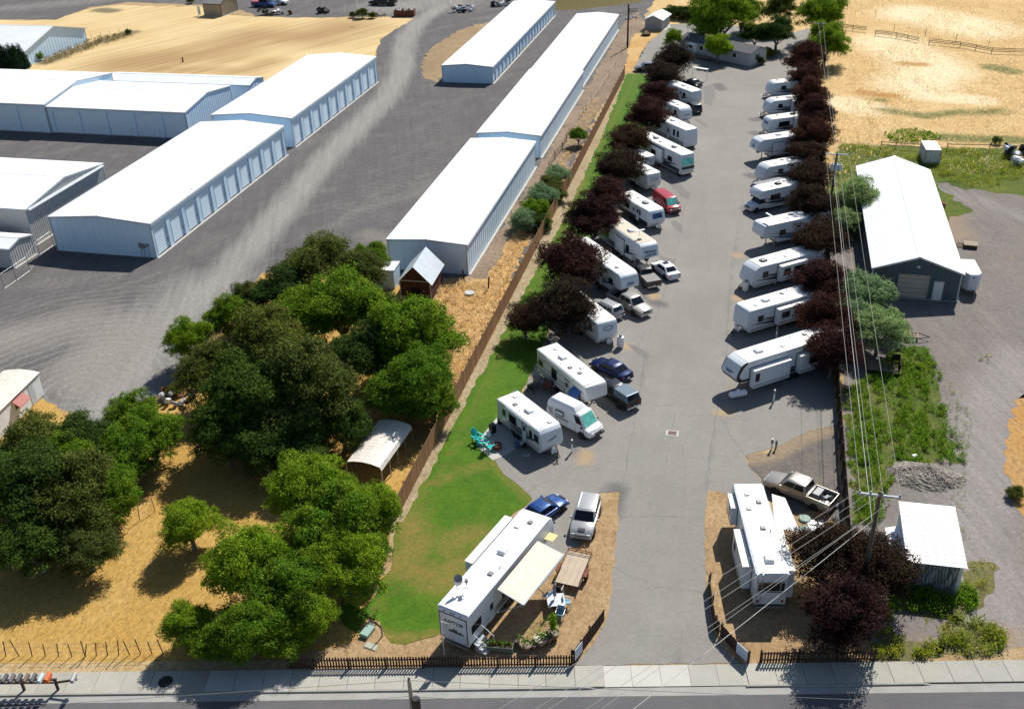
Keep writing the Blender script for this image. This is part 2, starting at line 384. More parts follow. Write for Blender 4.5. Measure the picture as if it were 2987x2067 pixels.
fdirt = m_grass_dry('fence_line_dirt', (.36, .29, .18), (.44, .36, .24), (.22, .18, .10), sc=4)
FX = -24.35    # x of the cedar fence
sheet('fence_line_soil', [(FX, 57), (FX, 186), (FX + 1.2, 186), (FX + 1.3, 150), (FX + 1.6, 120), (FX + 1.2, 90), (FX + .8, 70), (FX + .7, 57)], .024, fdirt, .6, .1)
# bottom-left dry lot
lotm = m_grass_dry('golden_dry_grass', (.49, .295, .08), (.54, .35, .115), (.38, .25, .08), sc=4)
sheet('dry_grass_lot', [at(-200, 1300), at(-150, 1000), at(95, 900), at(240, 975), at(420, 880), z5(1980, 1380), z5(2140, 1150), z6(50, 920), z6(1180, 960), z6(1560, 1150), (FX - .1, 100), (FX - .1, 57), at(890, 1140), at(820, 1440), at(700, 1500), at(0, 1516), at(-200, 1520)], .012, lotm, 1, .3)
# asphalt of the park
n = NT('park_asphalt'); q = n.attr()
fine = n.noise(3, 9, .92); md = n.noise(.5, 8, .8); br = n.noise(.09, 5, .7); st = n.noise(.7, 5, .7, stretch=(1, .15, 1))
o = n.mix(n.ramp(br, [(.35, (0, 0, 0)), (.65, (1, 1, 1))]), (.218, .207, .187), (.255, .243, .222))
o = n.mix(n.ramp(md, [(.4, (0, 0, 0)), (.75, (.5, .5, .5))]), o, (.185, .18, .172))
o = n.mix(n.ramp(st, [(.5, (0, 0, 0)), (.75, (.3, .3, .3))]), o, (.29, .275, .25))
o = n.mix(n.edge(q[0], md, .2, .8, .6), o, (.135, .128, .125))
o = n.mix(n.edge(q[1], fine, .2, .8, .4), o, (.12, .115, .11))
o = n.mix(n.edge(q[2], md, .3, .8, .9), o, (.33, .25, .16))
vz = n.n('TexVoronoi', feature='DISTANCE_TO_EDGE'); vz.inputs['Scale'].default_value = .16
mp = n.n('Mapping'); wob = n.noise(.8, 4, .7); vm = n.n('VectorMath', operation='MULTIPLY_ADD'); n.l(n.tc.outputs['Object'], vm.inputs[0]); vm.inputs[1].default_value = (1, 1, 1)
cb = n.n('CombineXYZ'); sm = n.n('Math', operation='MULTIPLY'); n.l(wob, sm.inputs[0]); sm.inputs[1].default_value = 2.2; n.l(sm.outputs[0], cb.inputs[0]); n.l(sm.outputs[0], cb.inputs[1]); n.l(cb.outputs[0], vm.inputs[2]); n.l(vm.outputs[0], vz.inputs['Vector'])
o = n.mix(n.ramp(vz.outputs['Distance'], [(0, (.16, .16, .16)), (.004, (0, 0, 0))]), o, (.09, .088, .086))
o = n.mix(1.0, o, n.ramp(fine, [(.3, (.78, .78, .78)), (.5, (.97, .97, .97)), (.7, (1.16, 1.16, 1.14))]), 'MULTIPLY')
n.bump(fine, .02, .3); asph = n.out(o, .9, 0, .2)
bays = []
for t in range(7): bays.append([at(1470 + t * 0, 0)])
def amask(V):
    r = np.zeros(len(V)); g = np.zeros(len(V)); b = np.zeros(len(V))
    for (a, c, wd) in ((y3(560, 980), y3(640, 1020), .7), (z7(1190, 1130), z7(1330, 1200), .8), (y3(900, 1330), y3(800, 1550), 1.3)):
        r = np.maximum(r, ease(dseg(V, [a, c]), wd * .4, wd * 1.3))
    for (a, c) in ((z4(-450, 760), z4(-420, 800)), (at(1700, 300), at(1712, 302)), (at(1690, 395), at(1700, 398)), (at(1685, 470), at(1692, 468)), (at(1700, 270), at(1712, 268))):
        r = np.maximum(r, ease(dseg(V, [a, c]), .5, 1.6))
    # long construction seams of the drive, and the centre gutter
    for line in ([y3(960, 1330), y3(1050, 850), y3(1180, 200), z7(1450, 750), z7(1530, 300)], [y3(1720, 1320), y3(1770, 900), y3(1850, 560), z7(1950, 900), z7(2050, 300)], [y3(1350, 1150), y3(1440, 640)], [y3(1900, 700), y3(2060, 1010)], [y3(0, 1380), y3(560, 1080)], [x3(1385, 930), x3(1350, 1220)]):
        g = np.maximum(g, ease(dseg(V, line), .02, .32) * .42)
    for c in (y3(640, 1000), y3(640, 1050), y3(1850, 620), y3(1900, 610), y3(1020, 30), z7(1250, 1120), z7(2000, 750), z7(2010, 1140), z3(1800, 640)):
        b = np.maximum(b, ease(np.hypot(*(V - np.array(c[:2])).T), .2, 1.5))
    return r, g, b
road = [x3(500, 1235), x3(540, 1190), x3(650, 1060), x3(740, 900), x3(780, 760), x3(795, 530), x3(835, 200), x3(850, 0), y3(935, 1420), y3(945, 1330), y3(760, 1340), y3(790, 1480), x3(640, 20), x3(600, 180), x3(430, 330), x3(250, 560), x3(100, 700), x2(1900, 700), x3(-40, 100), y3(160, 1400), y3(150, 1375), y3(60, 1290), y3(0, 1240), y3(-90, 1180), y3(-170, 1060), y3(-130, 860), (-18.8, 72), (-18.8, 80), (-18.6, 100), (-17.5, 140), (-16.8, 180), z3(1150, 640), z3(1070, 640), z3(1140, 470), z3(1200, 380), z3(1330, 290), z3(1370, 220), z3(1600, 215), z3(2200, 240), z4(240, 290), z4(380, 250), z4(400, 330), (8.9, 226), (8.9, 84), y4(620, 730), y4(420, 770), y4(260, 840), y4(110, 920), y3(2070, 1010), y3(2090, 1090), y3(2200, 1200), at(1720, 1120), at(1640, 1112), y3(1740, 1320), x3(1560, 100), x3(1565, 300), x3(1570, 540), x3(1600, 760), x3(1620, 960), x3(1720, 1100), x3(1860, 1225)]
sheet('park_road', road, .020, asph, 1.2, .05, .8, amask)
# lawn
n = NT('mown_lawn'); q = n.attr()
fine = n.noise(3, 9, .92); md = n.noise(.35, 7, .8); md2 = n.noise(1.2, 7, .8)
o = n.mix(n.ramp(md, [(.35, (0, 0, 0)), (.68, (1, 1, 1))]), (.046, .128, .007), (.092, .172, .012))
o = n.mix(n.ramp(md2, [(.45, (0, 0, 0)), (.75, (.6, .6, .6))]), o, (.028, .072, .006))
o = n.mix(n.edge(q[0], md2, .25, .95, 1.4), o, (.22, .165, .045))
o = n.mix(1.0, o, n.ramp(fine, [(.3, (.5, .55, .45)), (.5, (.95, .95, .95)), (.72, (1.45, 1.35, 1.35))]), 'MULTIPLY')
n.bump(fine, .08, .6); lawnm = n.out(o, .9, 0, .15)
def lmask(V):
    r = np.maximum.reduce([ease(dseg(V, [x2(1250, 60), x2(1300, 250), x2(1150, 420), x2(1550, 560), x2(1650, 420)]), .4, 3.0) * .8, ease(dseg(V, [x2(1550, 250), x2(1800, 170)]), .5, 3) * .7, ease(dseg(V, [y2(1320, 1480), y2(1450, 1300), y2(2100, 1060), y3(150, 1400)]), .1, 1.4) * .6,
                           ease(dseg(V, [x2(1000, 1000), x2(1350, 1040), x2(1480, 980)]), .2, 1.2) * .8, ease(np.abs(V[:, 0] - FX - 1.8), .1, 1.0) * .5, ease(dseg(V, [z7(600, 100), z7(420, 330), z7(380, 460)]), .1, 1.8) * .7])
    return r, r * 0, r * 0
lawn = [x2(850, 980), x2(850, 900), x2(920, 850), x2(1000, 880), x2(1040, 960), x2(1040, 1010), x2(1100, 1065), x2(1200, 1070), x2(1330, 1030), x2(1490, 990), x2(1700, 900), x2(1900, 600), x3(-60, 40), y3(160, 1400), y3(150, 1378), y3(60, 1292), y3(0, 1244), y3(-90, 1184), y3(-172, 1064), y3(-135, 864), (-18.9, 72), (-18.9, 80), (-18.7, 100), (-17.6, 140), (-16.9, 180), z3(1150, 662), z3(1005, 662), (FX + 1.2, 150), (FX + 1.5, 120), (FX + 1.1, 90), (FX + .7, 70), (FX + .6, 57), x2(1150, 60), x2(1100, 450), x2(1000, 620), x2(860, 780), x2(700, 700), x2(700, 900)]
sheet('lawn', lawn, .028, lawnm, .8, .12, .8, lmask)
bark = m_grass_dry('bark_mulch', (.37, .25, .135), (.45, .32, .18), (.28, .18, .10), sc=5)
sheet('bark_bed', [x3(860, 20), x3(835, 210), x3(800, 530), x3(782, 760), x3(742, 905), x3(650, 1065), x3(545, 1190), x3(490, 1235), x2(1900, 1265), x2(300, 1290), x2(300, 1150), x2(700, 1080), x2(850, 975), x2(930, 860), x2(1010, 880), x2(1040, 990), x2(1100, 1060), x2(1210, 1072), x2(1330, 1035), x2(1490, 990), x2(1800, 900), x3(0, 760), x3(250, 590), x3(430, 330), x3(600, 180), x3(660, 0), y3(900, 1500)], .032, bark, .6, .1)
sheet('bark_bed', [x3(1565, 100), x3(1568, 300), x3(1572, 540), x3(1602, 760), x3(1625, 960), x3(1725, 1100), x3(1870, 1228), x4(880, 1195), (8.9, 56), (8.9, 61.2), at(1860, 1145), at(1790, 1160), at(1700, 1150), at(1640, 1114), y3(1742, 1320), y3(1720, 1400)], .032, bark, .6, .08)
cgrav = m_gravel('corner_gravel', (.12, .112, .105), (.2, .19, .17), (.26, .2, .14))
sheet('corner_gravel', [y3(2072, 1010), y4(0, 990), y4(110, 922), y4(260, 842), y4(420, 772), y4(620, 732), (8.9, 75), (8.9, 61), at(1860, 1142), at(1790, 1157), at(1722, 1122), y3(2210, 1205), y3(2090, 1090)], .036, cgrav, .6, .1, .8, lambda V: (V[:, 0] * 0, ease(dseg(V, [y3(2080, 1040), y4(60, 1000), y4(260, 860), y4(500, 780)]), .3, 1.6), V[:, 0] * 0))
# eastern gravel lot
lot = m_gravel('lot_gravel', (.165, .150, .140), (.26, .24, .23), (.27, .21, .155))
def emask(V):
    r = ease(dseg(V, [z8(1500, 180), z8(1900, 260), z8(2280, 420)]), .5, 3) * .6
    r = np.maximum(r, ease(dseg(V, [x4(1900, 1150), x4(1850, 600), x4(1700, 100), y4(2000, 1200), y4(1900, 700), y4(2250, 150)]), 1, 4))
    g = ease(dseg(V, [z8(1620, 480), z8(1700, 560), z8(1550, 300)]), .5, 3.5) * .8
    g = np.maximum(g, ease(dseg(V, [x4(1300, 1150), x4(1700, 1150), x4(2000, 1000)]), .3, 2))
    return r, g, r * 0
sheet('gravel_lot', [(9.4, 56.5), (9.4, 131), z4(1400, 1460), z4(1480, 1600), z4(1900, 1600), z4(2293, 1600), (60, 128), (60, 66), x4(880, 1205)], .006, lot, 1.5, .3, 1.2, emask)
orm = m_grass_dry('orange_dry_weeds', (.50, .27, .08), (.46, .29, .12), (.34, .2, .1), sc=4)
sheet('orange_weed_patch', [y4(2320, 430), y4(2240, 500), y4(2150, 680), y4(2120, 900), y4(2200, 1300), y4(2250, 1500), x4(2160, 100), x4(2400, 300), y4(2700, 600)], .014, orm, .6, .3)
grn = m_grass_dry('green_ground_cover', (.08, .12, .025), (.15, .17, .03), (.05, .09, .02), sc=4)
sheet('green_weed_ground', [z4(640, 1290), z4(1030, 1310), z4(2293, 1330), (55, 139), (50, 131), z8(1980, 180), z8(1700, 140), z8(1450, 60), (27, 128), (20, 122), (9.4, 118), (9.4, 132)], .012, grn, .8, .4)

seamm = M('tar_seam', (.135, .13, .125), .8, var=.25)
def seam(pts, wd=.05, wob=.12, z=.0245, mat=None):
    P = []; 
    for a_, b_ in zip(pts[:-1], pts[1:]):
        a_ = Vector(a_[:2]); b_ = Vector(b_[:2]); k = max(2, int((b_ - a_).length / .7)); nn = Vector((-(b_ - a_).y, (b_ - a_).x)).normalized()
        for i in range(k): P.append(a_.lerp(b_, i / k) + nn * rnd.gauss(0, wob) * (0 < i))
    P.append(Vector(pts[-1][:2])); vs = []; fs = []
    for i, p in enumerate(P):
        d_ = (P[min(i + 1, len(P) - 1)] - P[max(i - 1, 0)]).normalized(); nn = Vector((-d_.y, d_.x)) * wd * rnd.uniform(.15, .6)
        vs += [(p.x - nn.x, p.y - nn.y, z), (p.x + nn.x, p.y + nn.y, z)]
    for i in range(len(P) - 1): fs.append((2 * i, 2 * i + 2, 2 * i + 3, 2 * i + 1))
    m_ = MB(); m_.add(vs, fs); o_ = m_.build('road_crack', mat or seamm); o_['kind'] = 'structure'; return o_
for pts_, wd_, wb_ in (([y3(960, 1330), y3(1050, 850), y3(1130, 400), y3(1190, 0), z7(1450, 750), z7(1500, 420), z7(1580, 180)], .07, .06), ([y3(1720, 1320), y3(1765, 900), y3(1800, 680), y3(1900, 200), z7(1920, 1100), z7(1950, 800), z7(2050, 250)], .06, .06),
    ([y3(1350, 1150), y3(1395, 860), y3(1440, 640)], .05, .05), ([y3(0, 1400), y3(260, 1250), y3(620, 1110), y3(700, 1060)], .05, .1), ([y3(1850, 680), y3(1960, 860), y3(2060, 1000)], .04, .08), ([x3(1385, 930), x3(1350, 1225)], .05, .03),
    ([y3(950, 380), y3(1080, 480), y3(1280, 560), y3(1440, 560)], .05, .15), ([y3(950, 600), y3(1080, 470)], .04, .15), ([y3(1480, 640), y3(1830, 660), y3(2100, 700)], .04, .12), ([x3(850, 30), x3(1150, 10), x3(1540, 20)], .04, .05),
    ([z7(1310, 90), z7(1575, 210), z7(1570, 270)], .05, .04), ([z7(1400, 440), z7(1505, 490), z7(1495, 560)], .05, .04), ([z3(1600, 1060), z3(1730, 1110), z3(1725, 1150)], .05, .03), ([z3(1740, 730), z3(1810, 830), z3(1770, 960)], .06, .05), ([z7(1290, 660), z7(1300, 780), z7(1430, 850)], .04, .06),
    ([y3(1030, 250), y3(1120, 260), y3(1130, 310), y3(1090, 350)], .05, .03), ([y3(1540, 1400), y3(1500, 900)], .03, .1), ([z7(1750, 900), z7(1700, 200)], .03, .15), ([x3(800, 420), x3(1150, 600), x3(1560, 640)], .03, .1), ([z7(1980, 1000), z7(2080, 980)], .04, .08), ([z7(1980, 560), z7(2100, 530)], .04, .08)):
    seam(pts_, wd_, wb_)
patchm = M('dark_asphalt_patch', (.155, .148, .143), .9, var=.15, scale=2, bump=.2)
for q_ in ([z7(1330, 60), z7(1400, 40), z7(1575, 205), z7(1565, 255), z7(1500, 230)], [z7(1400, 450), z7(1440, 440), z7(1508, 490), z7(1500, 555), z7(1440, 520)], [z3(1600, 1070), z3(1640, 1060), z3(1725, 1115), z3(1720, 1140)], [z3(1690, 780), z3(1750, 760), z3(1800, 830), z3(1765, 950), z3(1700, 930)],
           [y3(1000, 10), y3(1080, 20), y3(1215, 110), y3(1190, 160), y3(1120, 110)], [z7(1270, 730), z7(1330, 760), z7(1440, 800), z7(1430, 840), z7(1330, 800)]):
    sheet('asphalt_patch', q_, .0225, patchm, .6, .06)
# ---------------------------------------------------------------- street, kerb, sidewalk
SO = x3(1100, 1415); SA = R(12.66)
su = Vector((math.cos(SA), math.sin(SA), 0)); sv = Vector((math.sin(SA), -math.cos(SA), 0))   # along, towards the street
def sp(u, v, z=0): return SO + su * u + sv * v + Vector((0, 0, z))
def suv(p): d = Vector((p[0], p[1], 0)) - SO; return d.dot(su), d.dot(sv)
n = NT('street_asphalt'); fine = n.noise(8, 8, .85); md = n.noise(.3, 6, .7); st = n.noise(.6, 5, .7, stretch=(.15, 1, 1), rot=-SA)
o = n.mix(n.ramp(md, [(.35, (0, 0, 0)), (.7, (1, 1, 1))]), (.105, .103, .108), (.13, .127, .132))
o = n.mix(n.ramp(st, [(.5, (0, 0, 0)), (.75, (.5, .5, .5))]), o, (.16, .155, .155))
o = n.mix(1.0, o, n.ramp(fine, [(.3, (.75, .75, .75)), (.6, (1, 1, 1)), (.8, (1.35, 1.35, 1.35))]), 'MULTIPLY')
n.bump(fine, .02, .4); stm = n.out(o, .9, 0, .2)
def uquad(name, u0, u1, v0, v1, z, mat, amp=0): return sheet(name, [sp(u0, v1), sp(u1, v1), sp(u1, v0), sp(u0, v0)], z, mat, 1, amp)
uquad('street', -120, 120, .42, 14, .016, stm)
gut = M('gutter_concrete', (.30, .295, .275), .9, var=.12, scale=1, dirt=.3)
o = MB()
v_back = suv(x3(1100, 1240))[1]
uquad('gutter', -120, 120, .05, .72, .022, gut)
uquad('verge', -120, -18, v_back - .9, v_back, .030, m_grass_dry('tan_verge', (.46, .33, .16), (.52, .40, .24), (.40, .28, .13), sc=5))
# sidewalk flags: one slab per joint; lower apron at the driveway
ua, ub = suv(x3(690, 1400))[0], suv(x3(1900, 1400))[0]
flag_a = M('sidewalk_flag', (.37, .36, .315), .9, var=.09, scale=.9, dirt=.22, rand=.12, bump=.15)
flag_b = M('new_concrete_flag', (.47, .46, .42), .9, var=.06, scale=.9, dirt=.1, rand=.06)
sw = bpy.data.objects.new('sidewalk', None); link(sw); sw.location = SO; sw.rotation_euler = (0, 0, SA); props(sw, None, None, None, 'structure')
u = -46.0; k = 0
while u < 32:
    wd = 1.83 if k % 3 else 1.75
    m = MB(); m.box(.012, wd - .012, .0, -v_back, 0, .11 if not (ua - 1 < u < ub) else .05)
    o = m.build('flag', flag_b if (-3.6 < u < 2.4) or (-29.5 < u < -24) or u < -60 else flag_a, sw, bevel=.008, seg=1, loc=(u, 0, .0)); u += wd; k += 1
bed = uquad('sidewalk_bed', -110, 110, -v_back * -1, -.01, .024, gut)
kc = M('kerb_concrete', (.30, .29, .26), .9, var=.1, scale=1, dirt=.3)
for a, b in ((-60, ua), (ub, suv(x4(1360, 1390))[0])):
    mb = MB(); mb.hexa([sp(a, .0, 0), sp(b, .0, 0), sp(b, .16, 0), sp(a, .16, 0)], [sp(a, .0, .12), sp(b - .7 * (b < 0 or b > 14), .0, .12), sp(b - .7, .13, .12), sp(a, .13, .12)])
    o = mb.build('kerb', kc, None, bevel=.01, seg=1); o['kind'] = 'structure'
mb = MB(); mb.lathe([(.46, 0), (.46, .03), (.40, .035)], 20); o = mb.build('manhole_cover', M('cast_iron', (.03, .028, .027), .7, .4), None, loc=x1(1360, 1370, .11)); props(o, 'round dark manhole cover in the sidewalk under the tree shade', 'manhole cover')
# storm drain in the drive
dr = thing('storm_drain', 'square storm drain grate in the middle of the park drive', 'drain', y3(1415, 808, .02))
m = MB(); [m.box(*b) for b in ((-.55, .55, .3, .42, 0, .02), (-.55, .55, -.42, -.3, 0, .02), (-.55, -.36, -.3, .3, 0, .02), (.36, .55, -.3, .3, 0, .02))]; m.build('frame', patio_c, dr)
m = MB(); m.box(-.36, .36, -.3, .3, 0, .006); m.build('pit', dark, dr)
for i in range(7):
    m = MB(); m.box(-.02, .02, -.3, .3, .008, .024); m.build('bar', rust, dr, loc=(-.3 + i * .1, 0, 0))

# ---------------------------------------------------------------- buildings
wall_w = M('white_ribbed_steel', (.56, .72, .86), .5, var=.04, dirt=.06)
wall_g = M('grey_ribbed_steel', (.50, .50, .49), .5, var=.07, dirt=.15)
wall_t = M('teal_ribbed_steel', (.055, .095, .115), .55, var=.1, dirt=.1)
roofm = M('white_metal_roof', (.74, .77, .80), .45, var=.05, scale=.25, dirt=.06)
trim_w = M('pale_grey_trim', (.42, .46, .49), .5, var=.08)
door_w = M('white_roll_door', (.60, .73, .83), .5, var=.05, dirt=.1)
door_t = M('tan_sectional_door', (.42, .38, .33), .6, var=.08, dirt=.12)
gmap = lambda p: (p[0] * math.cos(YAW) - p[1] * math.sin(YAW), p[0] * math.sin(YAW) + p[1] * math.cos(YAW))
def ribwall(mb, a, b, z0, z1f, step=.9, rib=.05, h=.035, n=None):
    """ribbed sheet wall from a to b (xy), top height function z1f(t)"""
    a = Vector(a); b = Vector(b); L = (b - a).length; d = (b - a) / L; nn = Vector((d.y, -d.x))
    if n is not None and nn.dot(Vector(n)) < 0: nn = -nn
    k = max(1, int(L / step)); pts = []
    for i in range(k):
        s0 = L * i / k; s1 = s0 + L / k
        pts += [(s0, 0), (s1 - rib * 2.2, 0), (s1 - rib * 1.6, h), (s1 - rib * .6, h)]
    pts.append((L, 0))
    vs = []; fs = []
    for s_, o_ in pts:
        p = a + d * s_ + nn * o_; vs += [(p.x, p.y, z0), (p.x, p.y, z1f(s_ / L))]
    for i in range(len(pts) - 1): fs.append((2 * i, 2 * i + 2, 2 * i + 3, 2 * i + 1))
    mb.add(vs, fs)
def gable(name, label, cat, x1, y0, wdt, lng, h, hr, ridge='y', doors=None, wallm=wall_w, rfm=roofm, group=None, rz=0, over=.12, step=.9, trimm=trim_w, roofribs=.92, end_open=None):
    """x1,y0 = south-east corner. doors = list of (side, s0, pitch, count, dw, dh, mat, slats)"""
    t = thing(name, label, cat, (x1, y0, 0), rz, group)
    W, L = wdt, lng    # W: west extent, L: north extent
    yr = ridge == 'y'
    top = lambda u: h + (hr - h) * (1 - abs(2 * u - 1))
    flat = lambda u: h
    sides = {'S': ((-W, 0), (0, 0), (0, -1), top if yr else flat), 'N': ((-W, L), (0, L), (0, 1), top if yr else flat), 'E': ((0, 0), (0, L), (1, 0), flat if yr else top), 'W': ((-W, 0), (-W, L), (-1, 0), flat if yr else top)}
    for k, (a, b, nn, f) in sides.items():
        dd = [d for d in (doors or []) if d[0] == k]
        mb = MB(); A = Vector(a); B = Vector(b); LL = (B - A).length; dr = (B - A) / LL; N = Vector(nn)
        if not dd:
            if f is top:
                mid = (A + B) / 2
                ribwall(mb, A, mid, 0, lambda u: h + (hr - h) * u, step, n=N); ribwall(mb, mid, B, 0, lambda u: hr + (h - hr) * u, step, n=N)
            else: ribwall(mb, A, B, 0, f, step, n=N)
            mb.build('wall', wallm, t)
        else:
            cur = 0; dep = .22
            for (_, s0, pitch, cnt, dw, dh, dm, slats) in dd:
                for i in range(cnt):
                    s = s0 + i * pitch
                    for (q0, q1, zz) in ((cur, s, 0), (s, s + dw, dh)):
                        if q1 - q0 > .02:
                            ribwall(mb, A + dr * q0, A + dr * q1, zz, lambda u, q0=q0, q1=q1: f((q0 + (q1 - q0) * u) / LL), step, n=N)
                    # reveal faces
                    for q in (s, s + dw):
                        p = A + dr * q; p2 = p - N * dep; mb.add([(p.x, p.y, 0), (p2.x, p2.y, 0), (p2.x, p2.y, dh), (p.x, p.y, dh)], [(0, 1, 2, 3)])
                    p, r_ = A + dr * s, A + dr * (s + dw); mb.add([(p.x, p.y, dh), (p.x - N.x * dep, p.y - N.y * dep, dh), (r_.x - N.x * dep, r_.y - N.y * dep, dh), (r_.x, r_.y, dh)], [(0, 1, 2, 3)])
                    cur = s + dw
                    c = A + dr * (s + dw / 2) - N * (dep - .03)
                    if slats:
                        key = ('door', round(dw, 2), round(dh, 2), slats, dm.name)
                        if key not in MC:
                            m2 = MB(); hh = dh / slats
                            for j in range(slats):
                                z = j * hh; m2.add([(-dw / 2, 0, z), (dw / 2, 0, z), (dw / 2, -.035, z + hh * .5), (-dw / 2, -.035, z + hh * .5), (dw / 2, 0, z + hh), (-dw / 2, 0, z + hh)], [(0, 1, 2, 3), (3, 2, 4, 5)])
                            MC[key] = m2.mesh('door', dm)
                        o = bpy.data.objects.new('door', MC[key]); link(o, t); o.location = (c.x, c.y, 0.02)
                        o.rotation_euler = (0, 0, math.atan2(N.y, N.x) + math.pi / 2)
                        if ('handle', dm.name) not in MC:
                            m2 = MB(); m2.box(-.06, .06, -.07, -.03, -.06, .06); MC[('handle', dm.name)] = m2.mesh('handle', dark)
                        hd = bpy.data.objects.new('handle', MC[('handle', dm.name)]); link(hd, o); hd.location = (dw * .42, 0, 1.1)
                    else:
                        o = bpy.data.objects.new('door', None); link(o, t); o.location = (c.x, c.y, 0); o.rotation_euler = (0, 0, math.atan2(N.y, N.x) + math.pi / 2)
                        np_ = 5
                        for j in range(np_):
                            m2 = MB(); m2.box(-dw / 2, dw / 2, -.04, .02, j * dh / np_ + .012, (j + 1) * dh / np_ - .012)
                            m2.build('door_panel', dm, o, bevel=.012, seg=1)
            if cur < LL - .02: ribwall(mb, A + dr * cur, B, 0, lambda u: f((cur + (LL - cur) * u) / LL), step, n=N)
            mb.build('wall', wallm, t)
    # roof
    th = .07; e = over
    for sgn in (0, 1):
        mb = MB()
        if yr:
            xs = (-W / 2, e) if sgn else (-W - e, -W / 2); zz = (hr, h - e * (hr - h) / (W / 2)) if sgn else (h - e * (hr - h) / (W / 2), hr)
            mb.hexa([(xs[0], -e, zz[0] + .02), (xs[1], -e, zz[1] + .02), (xs[1], L + e, zz[1] + .02), (xs[0], L + e, zz[0] + .02)], [(xs[0], -e, zz[0] + th), (xs[1], -e, zz[1] + th), (xs[1], L + e, zz[1] + th), (xs[0], L + e, zz[0] + th)])
            if roofribs and yr:
                k = int((L + 2 * e) / roofribs)
                for i in range(k):
                    y = -e + .1 + i * roofribs; mb.hexa([(xs[0], y, zz[0] + th), (xs[1], y, zz[1] + th), (xs[1], y + .05, zz[1] + th), (xs[0], y + .05, zz[0] + th)], [(xs[0], y + .01, zz[0] + th + .012), (xs[1], y + .01, zz[1] + th + .012), (xs[1], y + .04, zz[1] + th + .012), (xs[0], y + .04, zz[0] + th + .012)])
        else:
            ys = (L / 2, L + e) if sgn else (-e, L / 2); zz = (hr, h - e * (hr - h) / (L / 2)) if sgn else (h - e * (hr - h) / (L / 2), hr)
            for i in range(int((W + 2 * e) / .92)): xx = -W - e + .1 + i * .92; mb.hexa([(xx, ys[0], zz[0] + th), (xx + .05, ys[0], zz[0] + th), (xx + .05, ys[1], zz[1] + th), (xx, ys[1], zz[1] + th)], [(xx + .01, ys[0], zz[0] + th + .03), (xx + .04, ys[0], zz[0] + th + .03), (xx + .04, ys[1], zz[1] + th + .03), (xx + .01, ys[1], zz[1] + th + .03)])
            mb.hexa([(-W - e, ys[0], zz[0] + .02), (e, ys[0], zz[0] + .02), (e, ys[1], zz[1] + .02), (-W - e, ys[1], zz[1] + .02)], [(-W - e, ys[0], zz[0] + th), (e, ys[0], zz[0] + th), (e, ys[1], zz[1] + th), (-W - e, ys[1], zz[1] + th)])
        mb.build('roof', rfm, t)
    mb = MB()
    if yr: mb.hexa([(-W / 2 - .18, -e - .01, hr + .05), (-W / 2 + .18, -e - .01, hr + .05), (-W / 2 + .18, L + e, hr + .05), (-W / 2 - .18, L + e, hr + .05)], [(-W / 2 - .04, -e - .01, hr + .1), (-W / 2 + .04, -e - .01, hr + .1), (-W / 2 + .04, L + e, hr + .1), (-W / 2 - .04, L + e, hr + .1)])
    else: mb.hexa([(-W - e, L / 2 - .18, hr + .05), (e + .01, L / 2 - .18, hr + .05), (e + .01, L / 2 + .18, hr + .05), (-W - e, L / 2 + .18, hr + .05)], [(-W - e, L / 2 - .04, hr + .1), (e + .01, L / 2 - .04, hr + .1), (e + .01, L / 2 + .04, hr + .1), (-W - e, L / 2 + .04, hr + .1)])
    mb.build('ridge_cap', rfm, t)
    # trims at visible corners + rake + base
    for (cx_, cy_) in ((0, 0), (-W, 0), (0, L), (-W, L)):
        m2 = MB(); sx = 1 if cx_ == 0 else -1; sy = -1 if cy_ == 0 else 1
        m2.box(min(cx_ + sx * .045, cx_ - sx * .1), max(cx_ + sx * .045, cx_ - sx * .1), min(cy_ + sy * .045, cy_ - sy * .1), max(cy_ + sy * .045, cy_ - sy * .1), 0, h - .01); m2.build('corner_trim', trimm, t)
    mb = MB(); e2 = e + .012
    if yr:
        for s in (-1, 1):
            xa = -W / 2; xb = -W / 2 + s * (W / 2 + e)
            zb = h - e * (hr - h) / (W / 2); mb.hexa([(xa, -e2 - .03, hr - .12), (xb, -e2 - .03, zb - .12), (xb, -e2, zb - .12), (xa, -e2, hr - .12)], [(xa, -e2 - .03, hr + .06), (xb, -e2 - .03, zb + .06), (xb, -e2, zb + .06), (xa, -e2, hr + .06)])
    else:
        for s in (-1, 1):
            ya = L / 2; yb = L / 2 + s * (L / 2 + e); zb = h - e * (hr - h) / (L / 2)
            mb.hexa([(e2, ya, hr - .12), (e2 + .03, ya, hr - .12), (e2 + .03, yb, zb - .12), (e2, yb, zb - .12)], [(e2, ya, hr + .06), (e2 + .03, ya, hr + .06), (e2 + .03, yb, zb + .06), (e2, yb, zb + .06)])
    mb.build('rake_trim', trimm, t)
    mb = MB()
    if yr: mb.box(e + .005, e + .1, -e, L + e, h - .2, h - .02)
    else: mb.box(-W - e, e, -e - .1, -e - .005, h - .2, h - .02)
    mb.build('gutter', trimm, t)
    mb = MB(); mb.box(-W - .12, .12, -.12, 0, 0, .05); mb.box(0.05, .35, -.12, L, 0, .05); mb.build('foundation', patio_c, t)
    return t
K = CAMH
def fit(c, w_, l_, h_, r_): g = gmap(c); return g[0] * K, g[1] * K, w_ * K, l_ * K, h_ * K, r_ * K
a = fit((-.8474, 2.2484), .2725, .7536, .0889, .0998)
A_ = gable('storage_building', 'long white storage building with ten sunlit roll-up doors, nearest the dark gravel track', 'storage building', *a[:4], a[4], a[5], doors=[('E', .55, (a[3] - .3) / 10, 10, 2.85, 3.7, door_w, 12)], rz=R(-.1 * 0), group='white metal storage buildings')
b = fit((-.6476, 3.0469), .2655, .75, .0913, .1014)
